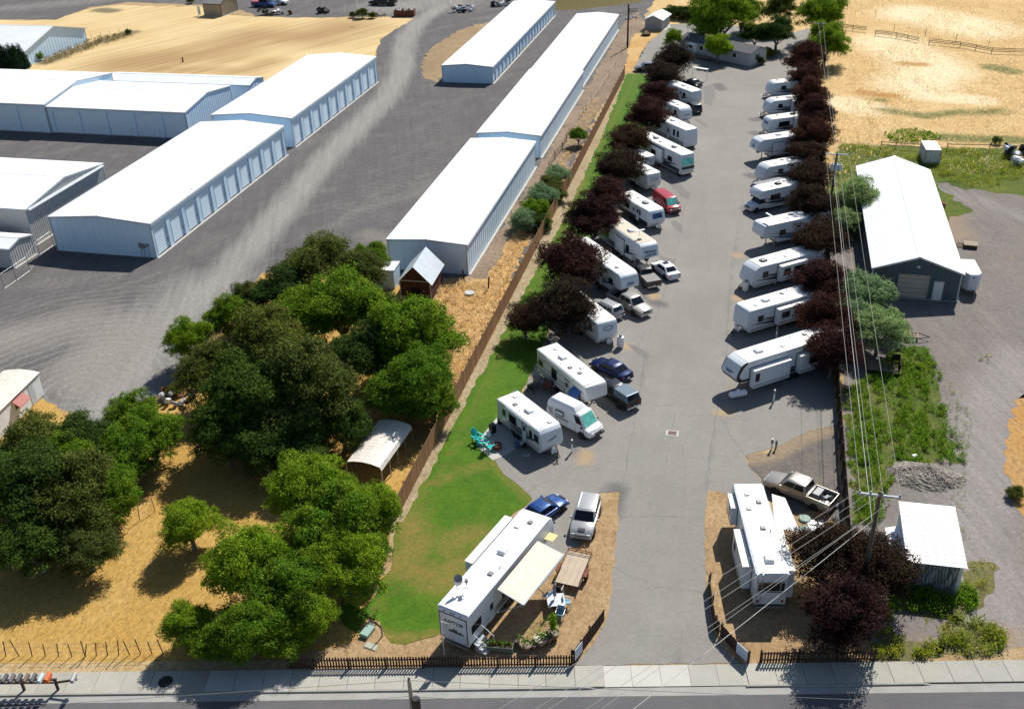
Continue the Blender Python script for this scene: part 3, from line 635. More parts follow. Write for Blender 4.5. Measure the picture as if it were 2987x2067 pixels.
B_ = gable('storage_building', 'white storage building with roll-up doors behind the long one, its back beside the straw field', 'storage building', *b[:4], b[4], b[5], doors=[('E', .55, (b[3] - .3) / 10, 10, 2.85, 3.8, door_w, 12)], group='white metal storage buildings')
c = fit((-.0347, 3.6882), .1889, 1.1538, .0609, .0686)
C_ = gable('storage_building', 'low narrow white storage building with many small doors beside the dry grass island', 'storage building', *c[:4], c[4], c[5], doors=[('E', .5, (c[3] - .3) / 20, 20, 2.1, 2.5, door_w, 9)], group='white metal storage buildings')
d = fit((-.0932, 2.0929), .1882, .7243, .0738, .0802)
D_ = gable('storage_building', 'white storage building behind the brown shed, nearest of the three in the long row', 'storage building', *d[:4], d[4], d[5], group='white metal storage buildings')
e = fit((.1039, 2.8659), .1889, .7212, .0671, .075)
E_ = gable('storage_building', 'white storage building in the middle of the long row of three', 'storage building', *e[:4], e[4], e[5], group='white metal storage buildings')
e2y = e[1] + e[3]
gable('storage_building', 'narrowest and farthest white storage building of the long row, next to the cedar fence end', 'storage building', e[0] - .5, e2y + .05, e[2] - .5, 47, e[4] - .25, e[5] - .25, group='white metal storage buildings')
f = fit((.9349, 1.8759), .1754, .6242, .0649, .0959)
F_ = gable('barn', 'teal metal workshop with white roof and tan garage door', 'barn', *f[:4], f[4], f[5], wallm=wall_t, over=.18, step=.45, doors=[('S', f[2] * .30, 1, 1, f[2] * .365, 2.75, door_t, 0)])
mb = MB(); mb.box(-.42, .42, -.05, .02, 0, 2.1); mb.build('entry_door', M('white_steel_door', (.62, .66, .66), .5), F_, loc=(-f[2] * .235, -.02, 0))
mb = MB(); mb.box(-.5, -.43, -.06, .02, 0, 2.15); mb.box(.43, .5, -.06, .02, 0, 2.15); mb.box(-.5, .5, -.06, .02, 2.15, 2.22); mb.build('door_frame', trim_w, F_, loc=(-f[2] * .235, -.02, 0))
mb = MB(); mb.box(-.1, .1, -.3, 0, 0, .1); mb.box(-.18, .18, -.32, -.2, -.02, .03); mb.build('wall_lamp', white, F_, loc=(-f[2] * .5, -.05, 3.75))
# lamps, meters, conduit on the long building
for B0, ys in ((A_, (9.6, 26)), (B_, (6.5, 22, 33)), ):
    for yy in ys:
        mb = MB(); mb.tube([(0, 0, 0), (0, 0, .55), (.15, 0, .8), (.42, 0, .75)], .025, 6); mb.lathe([(.05, .02), (.13, -.08)], 8, (.45, 0, .72)); mb.build('yard_lamp', trim_w, B0, loc=(.05, yy, (a[4])))
for (px_, w2, z_) in ((-1.75, .32, 1.3), (-1.35, .42, 1.2), (-.75, .2, 1.5)):
    mb = MB(); mb.box(-w2 / 2, w2 / 2, -.2, 0, 0, .55 if w2 > .3 else .3); mb.tube([(0, -.08, 0), (0, -.08, -z_)], .03, 5); mb.build('electric_meter', greyp, A_, loc=(px_ - .1, -.05, z_))
# buildings on the far left (east-west ridges)
sc5 = CAMH / 48.5
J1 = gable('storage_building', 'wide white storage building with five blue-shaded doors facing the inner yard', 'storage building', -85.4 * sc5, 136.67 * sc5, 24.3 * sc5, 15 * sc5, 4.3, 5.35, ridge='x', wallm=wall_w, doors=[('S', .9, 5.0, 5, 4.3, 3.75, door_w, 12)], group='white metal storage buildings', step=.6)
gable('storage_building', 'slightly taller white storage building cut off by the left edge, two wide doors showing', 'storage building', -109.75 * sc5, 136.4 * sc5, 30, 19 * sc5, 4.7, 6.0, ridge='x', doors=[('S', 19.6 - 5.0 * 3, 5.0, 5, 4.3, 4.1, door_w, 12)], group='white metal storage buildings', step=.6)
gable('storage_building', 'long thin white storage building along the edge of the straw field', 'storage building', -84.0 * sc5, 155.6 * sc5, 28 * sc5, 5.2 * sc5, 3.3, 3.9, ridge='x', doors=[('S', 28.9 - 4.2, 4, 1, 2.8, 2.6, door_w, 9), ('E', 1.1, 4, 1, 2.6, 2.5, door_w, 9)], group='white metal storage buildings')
K_ = gable('storage_building', 'white-roofed building with strongly ribbed grey end wall at the left edge', 'storage building', -83.9 * sc5, 96.3 * sc5, 30, 16.2 * sc5, 4.75, 5.9, ridge='x', wallm=wall_g, group='white metal storage buildings', step=.33)
mb = MB(); mb.hexa([(.05, .2, 4.7), (.5, .2, 4.55), (.5, 16.3, 4.55), (.05, 16.3, 4.7)], [(.05, .2, 4.78), (.5, .2, 4.63), (.5, 16.3, 4.63), (.05, 16.3, 4.78)])
mb.build('canopy_strip', trim_w, K_)
gable('barn', 'broad white barn with low-pitched roof in the top left corner', 'barn', -141.8 * sc5, 174.5 * sc5, 34, 20.5 * sc5, 2.9, 5.6, ridge='x', wallm=wall_w, over=.4)
gable('shed', 'small shed with ribbed sunlit wall at the left edge behind the wire gate', 'shed', -82.2 * sc5, 90.0 * sc5, 9, 4.2, 2.5, 3.0, ridge='x', wallm=wall_g, step=.4)
# brown wooden shed with metal roof
bp = y_ = None
p0 = z6(1545, 1165); p1 = z6(1310, 1140)
ang = math.atan2((p0 - p1).y, (p0 - p1).x) * .5
sh = thing('shed', 'dark red-brown plank shed with a bright metal gable roof', 'shed', ((p0 + p1) / 2)[:], R(2))
wW = 3.4; lL = 4.6; hE = 2.35; hR = 4.1
for (a0, b0, nm, tp) in (((-wW / 2, 0), (wW / 2, 0), (0, -1), 1), ((wW / 2, 0), (wW / 2, lL), (1, 0), 0), ((-wW / 2, 0), (-wW / 2, lL), (-1, 0), 0), ((-wW / 2, lL), (wW / 2, lL), (0, 1), 1)):
    A = Vector(a0); B = Vector(b0); L0 = (B - A).length; k = int(L0 / .2); N = Vector(nm)
    for i in range(k):
        s0 = L0 * i / k; s1 = L0 * (i + 1) / k - .012
        topf = (lambda s: hE + (hR - hE) * (1 - abs(2 * s / L0 - 1))) if tp else (lambda s: hE)
        zlo0 = 0
        if nm == (0, -1) and wW * .33 < (s0 + s1) / 2 < wW * .66: zlo0 = 1.55
        p, q = A + (B - A) / L0 * s0, A + (B - A) / L0 * s1; off = N * (.03 + .008 * (i % 2))
        mb = MB(); mb.hexa([(p.x, p.y, zlo0), (q.x, q.y, zlo0), (q.x + off.x, q.y + off.y, zlo0), (p.x + off.x, p.y + off.y, zlo0)], [(p.x, p.y, topf(s0)), (q.x, q.y, topf(s1)), (q.x + off.x, q.y + off.y, topf(s1)), (p.x + off.x, p.y + off.y, topf(s0))])
        mb.build('plank', M('red_brown_plank', (.085, .028, .016), .85, var=.3, scale=3, rand=.5), sh)
mb = MB(); mb.box(-.55, .55, .1, .14, .75, 1.55); mb.build('window', gl, sh)
for xx in (-wW / 2 - .03, wW / 2 - .05): mb = MB(); mb.box(xx, xx + .09, -.07, -.02 - .02, 0, hE); mb.build('corner_board', trim_w, sh)
mb = MB(); mb.box(-wW / 2, wW / 2, -.075, -.045, hE - .06, hE + .03); mb.build('fascia', trim_w, sh)
for s in (-1, 1):
    for i in range(9):
        y0_ = -.35 + i * (lL + .7) / 9; y1_ = y0_ + (lL + .7) / 9 - .012; xe = s * (wW / 2 + .3); ze = hE - .3
        mb = MB(); mb.hexa([(0, y0_, hR + .02), (xe, y0_, ze), (xe, y1_, ze), (0, y1_, hR + .02)], [(0, y0_, hR + .06), (xe, y0_, ze + .04), (xe, y1_, ze + .04), (0, y1_, hR + .06)])
        mb.build('roof_panel', M('galvanised_roof', (.60, .66, .70), .35, .25, var=.08, rand=.06), sh)
# white box shed
pb = z6(1235, 1055)
ws = thing('shed', 'narrow white box shed with slightly open top between the trees and the brown shed', 'shed', pb[:], R(8))
mb = MB(); mb.hexa([(-2.4, 0, 0), (0, 0, 0), (.3, 1.9, 0), (-2.3, 1.9, 0)], [(-2.4, 0, 2.3), (0, 0, 2.3), (.3, 1.9, 2.45), (-2.3, 1.9, 2.45)]); mb.build('wall', wall_w, ws)
mb = MB(); mb.hexa([(-2.5, -.1, 2.31), (.1, -.1, 2.31), (.4, 2.0, 2.46), (-2.4, 2.0, 2.46)], [(-2.5, -.1, 2.37), (.1, -.1, 2.37), (.4, 2.0, 2.52), (-2.4, 2.0, 2.52)]); mb.build('roof', roofm, ws)
# arched carport
c0 = y2(785, 1005, 2.6); c1 = y2(1100, 1060, 2.6); c2 = y2(1250, 750, 2.6); c3 = y2(905, 680, 2.6)
cpo = thing('carport', 'arched white metal carport half hidden under the dark trees', 'carport', ((c0 + c1) / 2 * 1)[:2] + (0,), math.atan2((c1 - c0).y, (c1 - c0).x))
cpo.scale = (1, 1, .82); cw = (c1 - c0).length; cl = ((c2 - c1).length + (c3 - c0).length) / 2 + 1.2
prof = [(-cw / 2 - .05, 2.0), (-cw / 2 + .12, 2.4), (-cw / 4, 2.6), (0, 2.68), (cw / 4, 2.6), (cw / 2 - .12, 2.4), (cw / 2 + .05, 2.0)]
nb = int(cl / .42)
for i in range(nb):
    mb = MB(); ya, yb = i * cl / nb, (i + 1) * cl / nb - .02
    for (xa, za), (xb, zb) in zip(prof[:-1], prof[1:]): mb.hexa([(xa, ya, za), (xb, ya, zb), (xb, yb, zb), (xa, yb, za)], [(xa, ya, za + .04), (xb, ya, zb + .04), (xb, yb, zb + .04), (xa, yb, za + .04)])
    mb.build('roof_panel', M('carport_sheet', (.66, .62, .56), .5, var=.08, dirt=.3, rand=.1), cpo)
for i in range(5):
    for sx in (-1, 1):
        mb = MB(); mb.box(sx * cw / 2 - .04, sx * cw / 2 + .04, i * cl / 4.05, i * cl / 4.05 + .08, 0, 2.05); mb.build('post', steel, cpo)
# white shed beside the street with ribbed flat roof
g0 = at(2153, 1289.7); 
gs = thing('shed', 'white-roofed garden shed with flaking blue-grey plank doors near the street', 'shed', (16.15, 57.1, 0), R(1.5))
gW, gL = 3.45, 5.4; hS, hN = 2.5, 3.05
zt = lambda y: hS + (hN - hS) * y / gL
whw = M('white_painted_wall', (.62, .65, .67), .6, var=.1, dirt=.3)
for (xx) in (-gW, 0):
    mb = MB(); mb.hexa([(xx - .03, 0, 0), (xx + .03, 0, 0), (xx + .03, gL, 0), (xx - .03, gL, 0)], [(xx - .03, 0, zt(0)), (xx + .03, 0, zt(0)), (xx + .03, gL, zt(gL)), (xx - .03, gL, zt(gL))]); mb.build('wall', whw, gs)
mb = MB(); mb.box(-gW, 0, gL - .06, gL, 0, hN); mb.build('wall', whw, gs)
peel = NT('peeling_paint'); ff = peel.noise(3, 6, .8, stretch=(3, 3, .4)); fc = peel.noise(.8, 4, .7)
peelm = peel.out(peel.mix(peel.ramp(ff, [(.45, (0, 0, 0)), (.6, (1, 1, 1))]), (.045, .06, .075), (.34, .38, .38)), .8)
k = 20
for i in range(k):
    mb = MB(); s0 = -gW + .03 + i * (gW - .06) / k; mb.box(s0, s0 + (gW - .06) / k - .014, -.03 - .006 * (i % 2), 0, 0, hS - .05); o = mb.build('plank', peelm if 1 < i < 19 else whw, gs)
shed_roof = M('shed_roof_sheet', (.62, .62, .62), .5, var=.02, rand=.1)
k = 16
for i in range(k):
    ya = -.25 + i * (gL + .5) / k; yb = ya + (gL + .5) / k - .015; 
    mb = MB(); mb.hexa([(-gW - .2, ya, zt(ya) + .05), (.2, ya, zt(ya) + .05), (.2, yb, zt(yb) + .05), (-gW - .2, yb, zt(yb) + .05)], [(-gW - .2, ya, zt(ya) + .09), (.2, ya, zt(ya) + .09), (.2, yb, zt(yb) + .09), (-gW - .2, yb, zt(yb) + .09)])
    mb.v = [(x_, y_, z_ + (.02 if abs(y_ - ya) < .001 else 0)) for x_, y_, z_ in mb.v]; mb.build('roof_panel', shed_roof, gs)
ln = thing('lean_to', 'small white lean-to box against the left wall of the white-roofed shed', 'lean-to', (16.15 - gW - .95, 59.6, 0), R(1.5))
mb = MB(); mb.hexa([(0, 0, 0), (.85, 0, 0), (.85, 2.0, 0), (0, 2.0, 0)], [(0, 0, 1.3), (.85, 0, 1.6), (.85, 2.0, 1.6), (0, 2.0, 1.3)]); mb.build('box', whw, ln)
mb = MB(); mb.hexa([(-.1, -.1, 1.31), (.86, -.1, 1.64), (.86, 2.1, 1.64), (-.1, 2.1, 1.31)], [(-.1, -.1, 1.35), (.86, -.1, 1.68), (.86, 2.1, 1.68), (-.1, 2.1, 1.35)]); mb.build('lid', roofm, ln)
# shipping container
ct = thing('shipping_container', 'white shipping container standing on its own beside the rail fence', 'container', (24.1, 145.2, 0), R(4))
mb = MB()
cW, cL, cH = 2.0, 4.0, 2.05
for xx, nn in ((-cW / 2, (-1, 0)), (cW / 2, (1, 0))): ribwall(mb, (xx, 0), (xx, cL), .12, lambda u: cH, .22, .06, .04, n=nn)
ribwall(mb, (-cW / 2, cL), (cW / 2, cL), .12, lambda u: cH, .22, .06, .04, n=(0, 1)); mb.build('body', whw, ct)
mb = MB(); mb.box(-cW / 2 - .04, cW / 2 + .04, -.02, cL + .04, cH, cH + .06); mb.box(-.35, .25, 1.5, 2.1, cH + .06, cH + .07); mb.build('roof', M('container_roof', (.62, .58, .50), .6, dirt=.4), ct)
for sx in (-1, 1):
    mb = MB(); mb.box(min(0, sx * (cW / 2 - .05)), max(0, sx * (cW / 2 - .05)), -.04, 0, .15, cH - .03)
    for j in range(5): mb.box(min(sx * .05, sx * (cW / 2 - .1)), max(sx * .05, sx * (cW / 2 - .1)), -.07, -.04, .3 + j * .36, .42 + j * .36)
    dd = mb.build('door', whw, ct); 
    for q in (.3, .7): m2 = MB(); m2.tube([(sx * cW / 2 * q, -.1, .15), (sx * cW / 2 * q, -.1, cH - .05)], .022, 5); m2.build('lock_rod', steel, dd)
mb = MB(); [mb.box(sx * cW / 2 - .06, sx * cW / 2 + .06, -.06, .06, 0, cH + .03) for sx in (-1, 1)]; mb.build('corner_post', greyp, ct)
# mobile home at the far left
m0 = y1(400, 465); m1 = y1(335, 265, 2.5); m2_ = y1(0, 590, 2.5)
dv = (m1 - m2_); an = math.atan2(dv.y, dv.x)
mh = thing('mobile_home', 'old mobile home with rust-stained white roof and a faded red window awning', 'mobile home', (m0.x, m0.y, 0), an)
mb = MB(); mb.box(-14, 0, 0, 3.4, .1, 2.4); mb.build('wall', whw, mh)
for i in range(14):
    mb = MB(); xa, xb = -14.1 + i * 1.0143, -14.1 + (i + 1) * 1.0143 - .01; pr = [(-.15, 2.42), (.5, 2.56), (1.7, 2.68), (2.9, 2.56), (3.55, 2.42)]
    for (ya, za), (yb, zb) in zip(pr[:-1], pr[1:]): mb.hexa([(xa, ya, za), (xb, ya, za), (xb, yb, zb), (xa, yb, zb)], [(xa, ya, za + .04), (xb, ya, za + .04), (xb, yb, zb + .04), (xa, yb, zb + .04)])
    mb.build('roof_panel', M('stained_roof', (.66, .62, .54), .6, var=.08, dirt=.75), mh)
mb = MB(); mb.hexa([(-4.6, -.75, 1.55), (-2.9, -.75, 1.55), (-2.9, 0, 2.15), (-4.6, 0, 2.15)], [(-4.6, -.75, 1.6), (-2.9, -.75, 1.6), (-2.9, 0, 2.2), (-4.6, 0, 2.2)]); mb.build('window_awning', M('faded_red', (.36, .13, .11), .7), mh)
for xx in (-4.3, -8, -11): 
    mb = MB(); mb.box(xx, xx + 1.1, -.02, .02, 1.1, 1.9); mb.build('window', gl, mh)
mb = MB(); mb.box(-2.0, -1.2, -.03, .02, .3, 2.1); mb.build('door', trim_w, mh)
mb = MB(); mb.box(-14, .05, -.09, -.04, 2.3, 2.44); mb.build('gutter', greyp, mh)
# manufactured home at the end of the drive
grey_shingle = M('dark_grey_shingles', (.105, .105, .115), .9, var=.15, scale=3, bump=.3)
tan_siding = M('pale_lap_siding', (.42, .45, .46), .7, var=.05)
hA = at(1533, 88, 2.5); hB = at(1691, 121, 2.5); hC = at(1742, 105, 2.5)
hd = hB - hA; hl = hd.length; hw = (hC - hB).length
ho = thing('manufactured_home', 'long pale manufactured home with dark grey shingle roof at the end of the drive', 'manufactured home', (hA.x, hA.y, 0), math.atan2(hd.y, hd.x))
hw = 4.6; ry = hw / 2
for j in range(9):
    z = .1 + j * .28
    mb = MB(); mb.hexa([(0, -.03, z), (hl, -.03, z), (hl, .05, z), (0, .05, z)], [(0, -.005, z + .275), (hl, -.005, z + .275), (hl, .05, z + .275), (0, .05, z + .275)]); mb.build('siding_board', tan_siding, ho)
mb = MB(); mb.prism([(0, .1), (hw, .1), (hw, 2.55), (ry, 3.35), (0, 2.55)], -.05, 0)
rotm = Matrix.Rotation(math.pi / 2, 4, 'Z'); mb.v = [tuple(Matrix.Translation((hl, 0, 0)) @ rotm @ Vector(v)) for v in mb.v]; mb.build('gable_wall', tan_siding, ho)
mb = MB(); mb.box(.02, hl - .02, hw - .05, hw, .1, 2.55); mb.box(0, .05, .06, hw, .1, 2.55); mb.build('wall', tan_siding, ho)
for s in (0, 1):
    mb = MB(); ya, yb = (-.35, ry) if s == 0 else (hw + .35, ry)
    mb.hexa([(-.3, ya, 2.45), (hl + .3, ya, 2.45), (hl + .3, yb, 3.4), (-.3, yb, 3.4)], [(-.3, ya, 2.52), (hl + .3, ya, 2.52), (hl + .3, yb, 3.47), (-.3, yb, 3.47)]); mb.build('roof', grey_shingle, ho)
for xx in (2.2, 4.9, 9.3, 13): 
    mb = MB(); mb.box(xx, xx + .9, -.07, -.03, 1.2, 2.0); wo = mb.build('window', gl, ho)
    m2 = MB(); [m2.box(*q) for q in ((xx - .08, xx, -.08, -.02, 1.12, 2.08), (xx + .9, xx + .98, -.08, -.02, 1.12, 2.08), (xx, xx + .9, -.08, -.02, 2.0, 2.08), (xx, xx + .9, -.08, -.02, 1.12, 1.2))]; m2.build('frame', white, wo)
mb = MB(); mb.box(hl + .06, hl + .09, 1.4, 2.5, 1.1, 2.0); mb.build('window', gl, ho)
mb = MB(); mb.box(3.4, 4.2, -.07, -.03, .3, 2.2); mb.build('door', white, ho)
for q in ((1.5, 0), (4, .6), (7, 1.2), (11.5, .4), (14, 1)): 
    mb = MB(); mb.tube([(q[0], .6 + q[1], 2.6), (q[0], .6 + q[1], 3.2)], .07, 8); mb.build('roof_vent', white, ho)
mb = MB(); mb.box(2.7, 5.0, -1.8, -.1, 2.35, 2.42); mb.build('porch_roof', white, ho)
for xx in (2.8, 4.85): mb = MB(); mb.box(xx, xx + .1, -1.75, -1.65, 0, 2.35); mb.build('porch_post', white, ho)
dk = thing('deck', 'low grey wooden deck with a ramp along the front of the manufactured home', 'deck', (hA.x, hA.y, 0), math.atan2(hd.y, hd.x))
for i in range(12): mb = MB(); mb.box(2.4, 8.6, -.25 - (i + 1) * .15, -.25 - i * .15 - .01, .35, .4); mb.build('plank', wood, dk)
for i in range(9): mb = MB(); mb.box(2.4 + i * .77, 2.48 + i * .77, -2.12, -2.06, 0, 1.25); mb.build('railing_post', wood, dk)
mb = MB(); mb.box(2.4, 8.6, -2.14, -2.05, 1.22, 1.3); mb.build('handrail', wood, dk)
mb = MB(); mb.hexa([(8.65, -1.4, .28), (11.4, -2.6, 0), (11.7, -1.9, 0), (8.65, -.6, .28)], [(8.65, -1.4, .36), (11.4, -2.6, .08), (11.7, -1.9, .08), (8.65, -.6, .36)]); mb.build('ramp', wood, dk)
# small white utility shed at the top
s0 = at(1455, 63); s1 = at(1490, 69)
us = gable('shed', 'small grey-walled shed with bright white gable roof beside the far cedar fence', 'shed', s1.x, s1.y, 3.7, 6.2, 2.2, 3.0, wallm=M('grey_board_wall', (.36, .35, .34), .7), rz=math.atan2((s1 - s0).y, (s1 - s0).x) * .3, over=.3)
sheet('concrete_apron', [at(1490, 67), at(1513, 72), at(1506, 48), at(1497, 50)], .03, patio_c)
# old shed in the top yard
o0 = at(457, 38); o1 = at(500, 38)
os_ = gable('shed', 'old tan board shed with grey shingle roof at the far edge of the straw field', 'shed', o1.x, o1.y, (o1 - o0).length, 7, 2.9, 4.4, ridge='x', wallm=M('old_tan_boards', (.30, .26, .19), .8, var=.2, dirt=.4), rfm=M('old_grey_roof', (.22, .21, .21), .8, var=.25, dirt=.4), rz=R(-6), step=.5, trimm=M('dark_brown_trim', (.1, .07, .05), .8))
mb = MB(); mb.box(-6.6, -5.9, -.1, -.02, .2, 2.2); mb.build('door', whw, os_)

# ---------------------------------------------------------------- wheels, vehicles
def wheel_mesh(r, w_):
    k = ('wheel', r, w_)
    if k not in MC:
        m = MB(); m.lathe([(r * .62, -w_ / 2), (r * .93, -w_ / 2), (r, -w_ * .3), (r, w_ * .3), (r * .93, w_ / 2), (r * .62, w_ / 2)], 18, axis='y'); a_ = m.mesh('tyre', black, smooth=True)
        m = MB(); m.lathe([(r * .62, -w_ * .35), (r * .6, -w_ * .42), (r * .2, -w_ * .3), (r * .2, w_ * .3), (r * .6, w_ * .42), (r * .62, w_ * .35)], 14, axis='y')
        for i in range(5):
            t = i * 2 * math.pi / 5; m.box(-.03, .03, -w_ * .46, w_ * .46, r * .1, r * .58, Matrix.Rotation(t, 4, 'Y'))
        b_ = m.mesh('rim', rim); MC[k] = (a_, b_)
    return MC[k]
def wheel(parent, x, y, r=.34, w_=.22):
    a_, b_ = wheel_mesh(r, w_)
    o = bpy.data.objects.new('wheel', None); link(o, parent); o.location = (x, y, r)
    t = bpy.data.objects.new('tyre', a_); link(t, o); q = bpy.data.objects.new('rim', b_); link(q, o); return o
def carpaint(name, c, metal=.3): return M(name, c, .25, metal, var=.04, scale=.6, spec=.5)
def loft(rings, name, mat, parent, bevel=0, smooth=True):
    m = MB(); n = len(rings[0]); vs = [p for r in rings for p in r]; fs = []
    for i in range(len(rings) - 1):
        for k in range(n): fs.append((i * n + k, i * n + (k + 1) % n, (i + 1) * n + (k + 1) % n, (i + 1) * n + k))
    fs.append(tuple(range(n - 1, -1, -1))); fs.append(tuple((len(rings) - 1) * n + k for k in range(n)))
    m.add(vs, fs); return m.build(name, mat, parent, bevel, smooth)
def car(name, label, cat, pos, head, L, Wd, Ht, style, paint, group='parked vehicles', glassm=None, dx=0):
    """x forward. style: sedan suv van pickup"""
    t = thing(name, label, cat, (pos[0], pos[1], .022), head, group); t.scale = (.94,) * 3; gm_ = glassm or gl
    hw = Wd / 2; r = .33 if style == 'sedan' else .37; f_ = L / 2
    S = {'sedan': dict(hood=.62, belt=.88, trunk=.98, c0=-f_ + .55, c1=f_ - 1.15, r0=-f_ + 1.35, r1=f_ - 2.05, deckh=.93),
         'suv': dict(hood=.98, belt=1.08, trunk=1.1, c0=-f_ + .12, c1=f_ - 1.25, r0=-f_ + .42, r1=f_ - 1.95, deckh=1.05),
         'van': dict(hood=1.1, belt=1.2, trunk=1.2, c0=-f_ + .05, c1=f_ - .75, r0=-f_ + .16, r1=f_ - 1.5, deckh=1.2),
         'pickup': dict(hood=1.1, belt=1.15, trunk=1.1, c0=-f_ + 2.05, c1=f_ - 1.35, r0=-f_ + 2.25, r1=f_ - 2.05, deckh=1.1)}[style]
    if style == 'sedan': S['hood'] = .84
    gz = .24 if style == 'sedan' else .34
    def ring(x, zb, zs, zt, wf):
        w0 = hw * wf
        return [(x, -w0 * .86, zb), (x, -w0 * .97, zb + .12), (x, -w0, (zb + zs) / 2), (x, -w0 * .97, zs), (x, -w0 * .80, zt), (x, w0 * .80, zt), (x, w0 * .97, zs), (x, w0, (zb + zs) / 2), (x, w0 * .97, zb + .12), (x, w0 * .86, zb)]
    b = S['belt']; hd_ = S['hood']
    if style == 'pickup':
        rings = [ring(-f_ + 1.9, gz, b - .06, b, 1), ring(S['c1'] - .2, gz, b - .06, b, 1), ring(S['c1'], gz, b - .08, b - .02, 1), ring(f_ - .5, gz, hd_ - .16, hd_ - .06, .97), ring(f_ - .12, gz + .02, hd_ - .25, hd_ - .16, .93), ring(f_, gz + .1, hd_ - .42, hd_ - .35, .88)]
    else:
        dh = S['deckh']
        rings = [ring(-f_, gz + .14, dh - .3, dh - .22, .86), ring(-f_ + .1, gz, dh - .14, dh - .05, .93), ring(-f_ + .55, gz, dh - .07, dh, .99), ring(S['c0'] + .7, gz, b - .05, b, 1), ring(S['c1'] - .3, gz, b - .05, b, 1), ring(S['c1'], gz, b - .08, b - .02, 1), ring((S['c1'] + f_) / 2 + .1, gz, hd_ - .12, hd_ - .03, .97), ring(f_ - .16, gz + .02, hd_ - .26, hd_ - .17, .91), ring(f_, gz + .1, hd_ - .42, hd_ - .36, .80)]
    body = loft(rings, 'body', paint, t)
    # cabin
    cw, rw = hw * .93, hw * (.74 if style in ('sedan', 'pickup') else .82)
    B = [(S['c0'], -cw, b - .04), (S['c1'], -cw, b - .06), (S['c1'], cw, b - .06), (S['c0'], cw, b - .04)]
    T = [(S['r0'], -rw, Ht - .05), (S['r1'], -rw, Ht - .04), (S['r1'], rw, Ht - .04), (S['r0'], rw, Ht - .05)]
    mb = MB(); mb.hexa(B, T); mb.build('cabin', paint, t, bevel=.05, smooth=True)
    rx0, rx1 = S['r0'] + .08, S['r1'] - .04
    mb = MB(); mb.hexa([(rx0, -rw + .05, Ht - .06), (rx1, -rw + .05, Ht - .06), (rx1, rw - .05, Ht - .06), (rx0, rw - .05, Ht - .06)], [(rx0 + .1, -rw + .12, Ht), (rx1 - .1, -rw + .12, Ht), (rx1 - .1, rw - .12, Ht), (rx0 + .1, rw - .12, Ht)]); mb.build('roof', paint, t, bevel=.025, smooth=True)
    def pane(nm, q, mat=None, off=.012):   # q four points bl br tr tl, pushed outward
        P = [Vector(a) for a in q]; nn = (P[1] - P[0]).cross(P[3] - P[0]).normalized(); c = sum(P, Vector()) / 4
        if nn.dot(c - Vector((S['r0'] / 2 + S['r1'] / 2, 0, b + .1))) < 0: nn = -nn
        P2 = [p + nn * off for p in P]; m = MB(); m.hexa([p - nn * .01 for p in P], P2); return m.build(nm, mat or gm_, t)
    def lerp4(a0, a1, b0, b1, u0, u1, v0, v1):
        a0, a1, b0, b1 = map(Vector, (a0, a1, b0, b1)); g_ = lambda u, v: a0.lerp(a1, u).lerp(b0.lerp(b1, u), v)
        return [g_(u0, v0), g_(u1, v0), g_(u1, v1), g_(u0, v1)]
    pane('windscreen', lerp4(B[1], B[2], T[1], T[2], .07, .93, .1, .93))
    if style != 'panel': pane('rear_window', lerp4(B[3], B[0], T[3], T[0], .1, .9, .22, .88), gl)
    nwin = {'sedan': 2, 'suv': 3, 'van': 1, 'pickup': 2}[style]
    for s in (0, 1):
        a0, a1, b0, b1 = (B[0], B[1], T[0], T[1]) if s == 0 else (B[3], B[2], T[3], T[2])
        if style == 'van': rngs = [(.79, .955)]
        else: rngs = [(.10 + (i) * (.82 / nwin), .10 + (i + 1) * (.82 / nwin) - .03) for i in range(nwin)]
        for (u0, u1) in rngs: pane('side_window', lerp4(a0, a1, b0, b1, u0, u1, .2, .86), gl)
        ys = -hw if s == 0 else hw
        for xx in ([S['c1'] - .15, S['c1'] - 1.2] if style != 'van' else [S['c1'] - .15, S['c1'] - 1.15]):
            mb = MB(); mb.box(xx - .012, xx + .012, ys - .006, ys + .006, gz + .16, b - .1); mb.build('door_seam', dark, t)
        mb = MB(); mb.box(-.1, .1, -.1, .1, -.07, .08); mb.build('mirror', paint if style != 'van' else dark, t, bevel=.03, loc=(S['c1'] - .32, ys * 1.10, b + .06))
        mb = MB(); mb.box(-.09, .09, -.015, .015, -.02, .02); mb.build('door_handle', chrome if style == 'pickup' else paint, t, loc=(S['c1'] - 1.1, ys * 1.0, b - .2))
        mb = MB(); mb.box(f_ - .14, f_ - .02, ys * .62 - .16, ys * .62 + .16, hd_ - .38, hd_ - .22); mb.build('headlight', amber, t, bevel=.03)
        zz = (S['deckh'] if style != 'pickup' else b) - .30
        mb = MB(); mb.box(-f_ - .01, -f_ + .12, ys * .74 - .1, ys * .74 + .1, zz - .12, zz + .12); mb.build('tail_light', red_lens, t, bevel=.02)
    wb = L * .29
    for sx in (-1, 1):
        for sy in (-1, 1):
            xx = sx * wb + (0 if style != 'van' else .05)
            mb = MB(); mb.lathe([(r + .06, -.04), (r + .06, .035)], 18, (xx, sy * (hw - .04), r), 'y'); mb.build('wheel_arch', dark, t)
            wheel(t, xx, sy * (hw - .085), r, .23)
    dk_ = dark if style != 'pickup' else chrome
    mb = MB(); mb.box(f_ - .1, f_ + .05, -hw * .88, hw * .88, gz + .02, gz + .24); mb.build('bumper', dk_ if style in ('pickup', 'van') else paint, t, bevel=.04)
    mb = MB(); mb.box(-f_ - .06, -f_ + .1, -hw * .88, hw * .88, gz + .02, gz + .22); mb.build('bumper', dk_ if style in ('pickup', 'van') else paint, t, bevel=.04)
    mb = MB(); mb.box(f_ - .12, f_ + .015, -hw * .42, hw * .42, gz + .28, hd_ - .24); gr = mb.build('grille', dark, t)
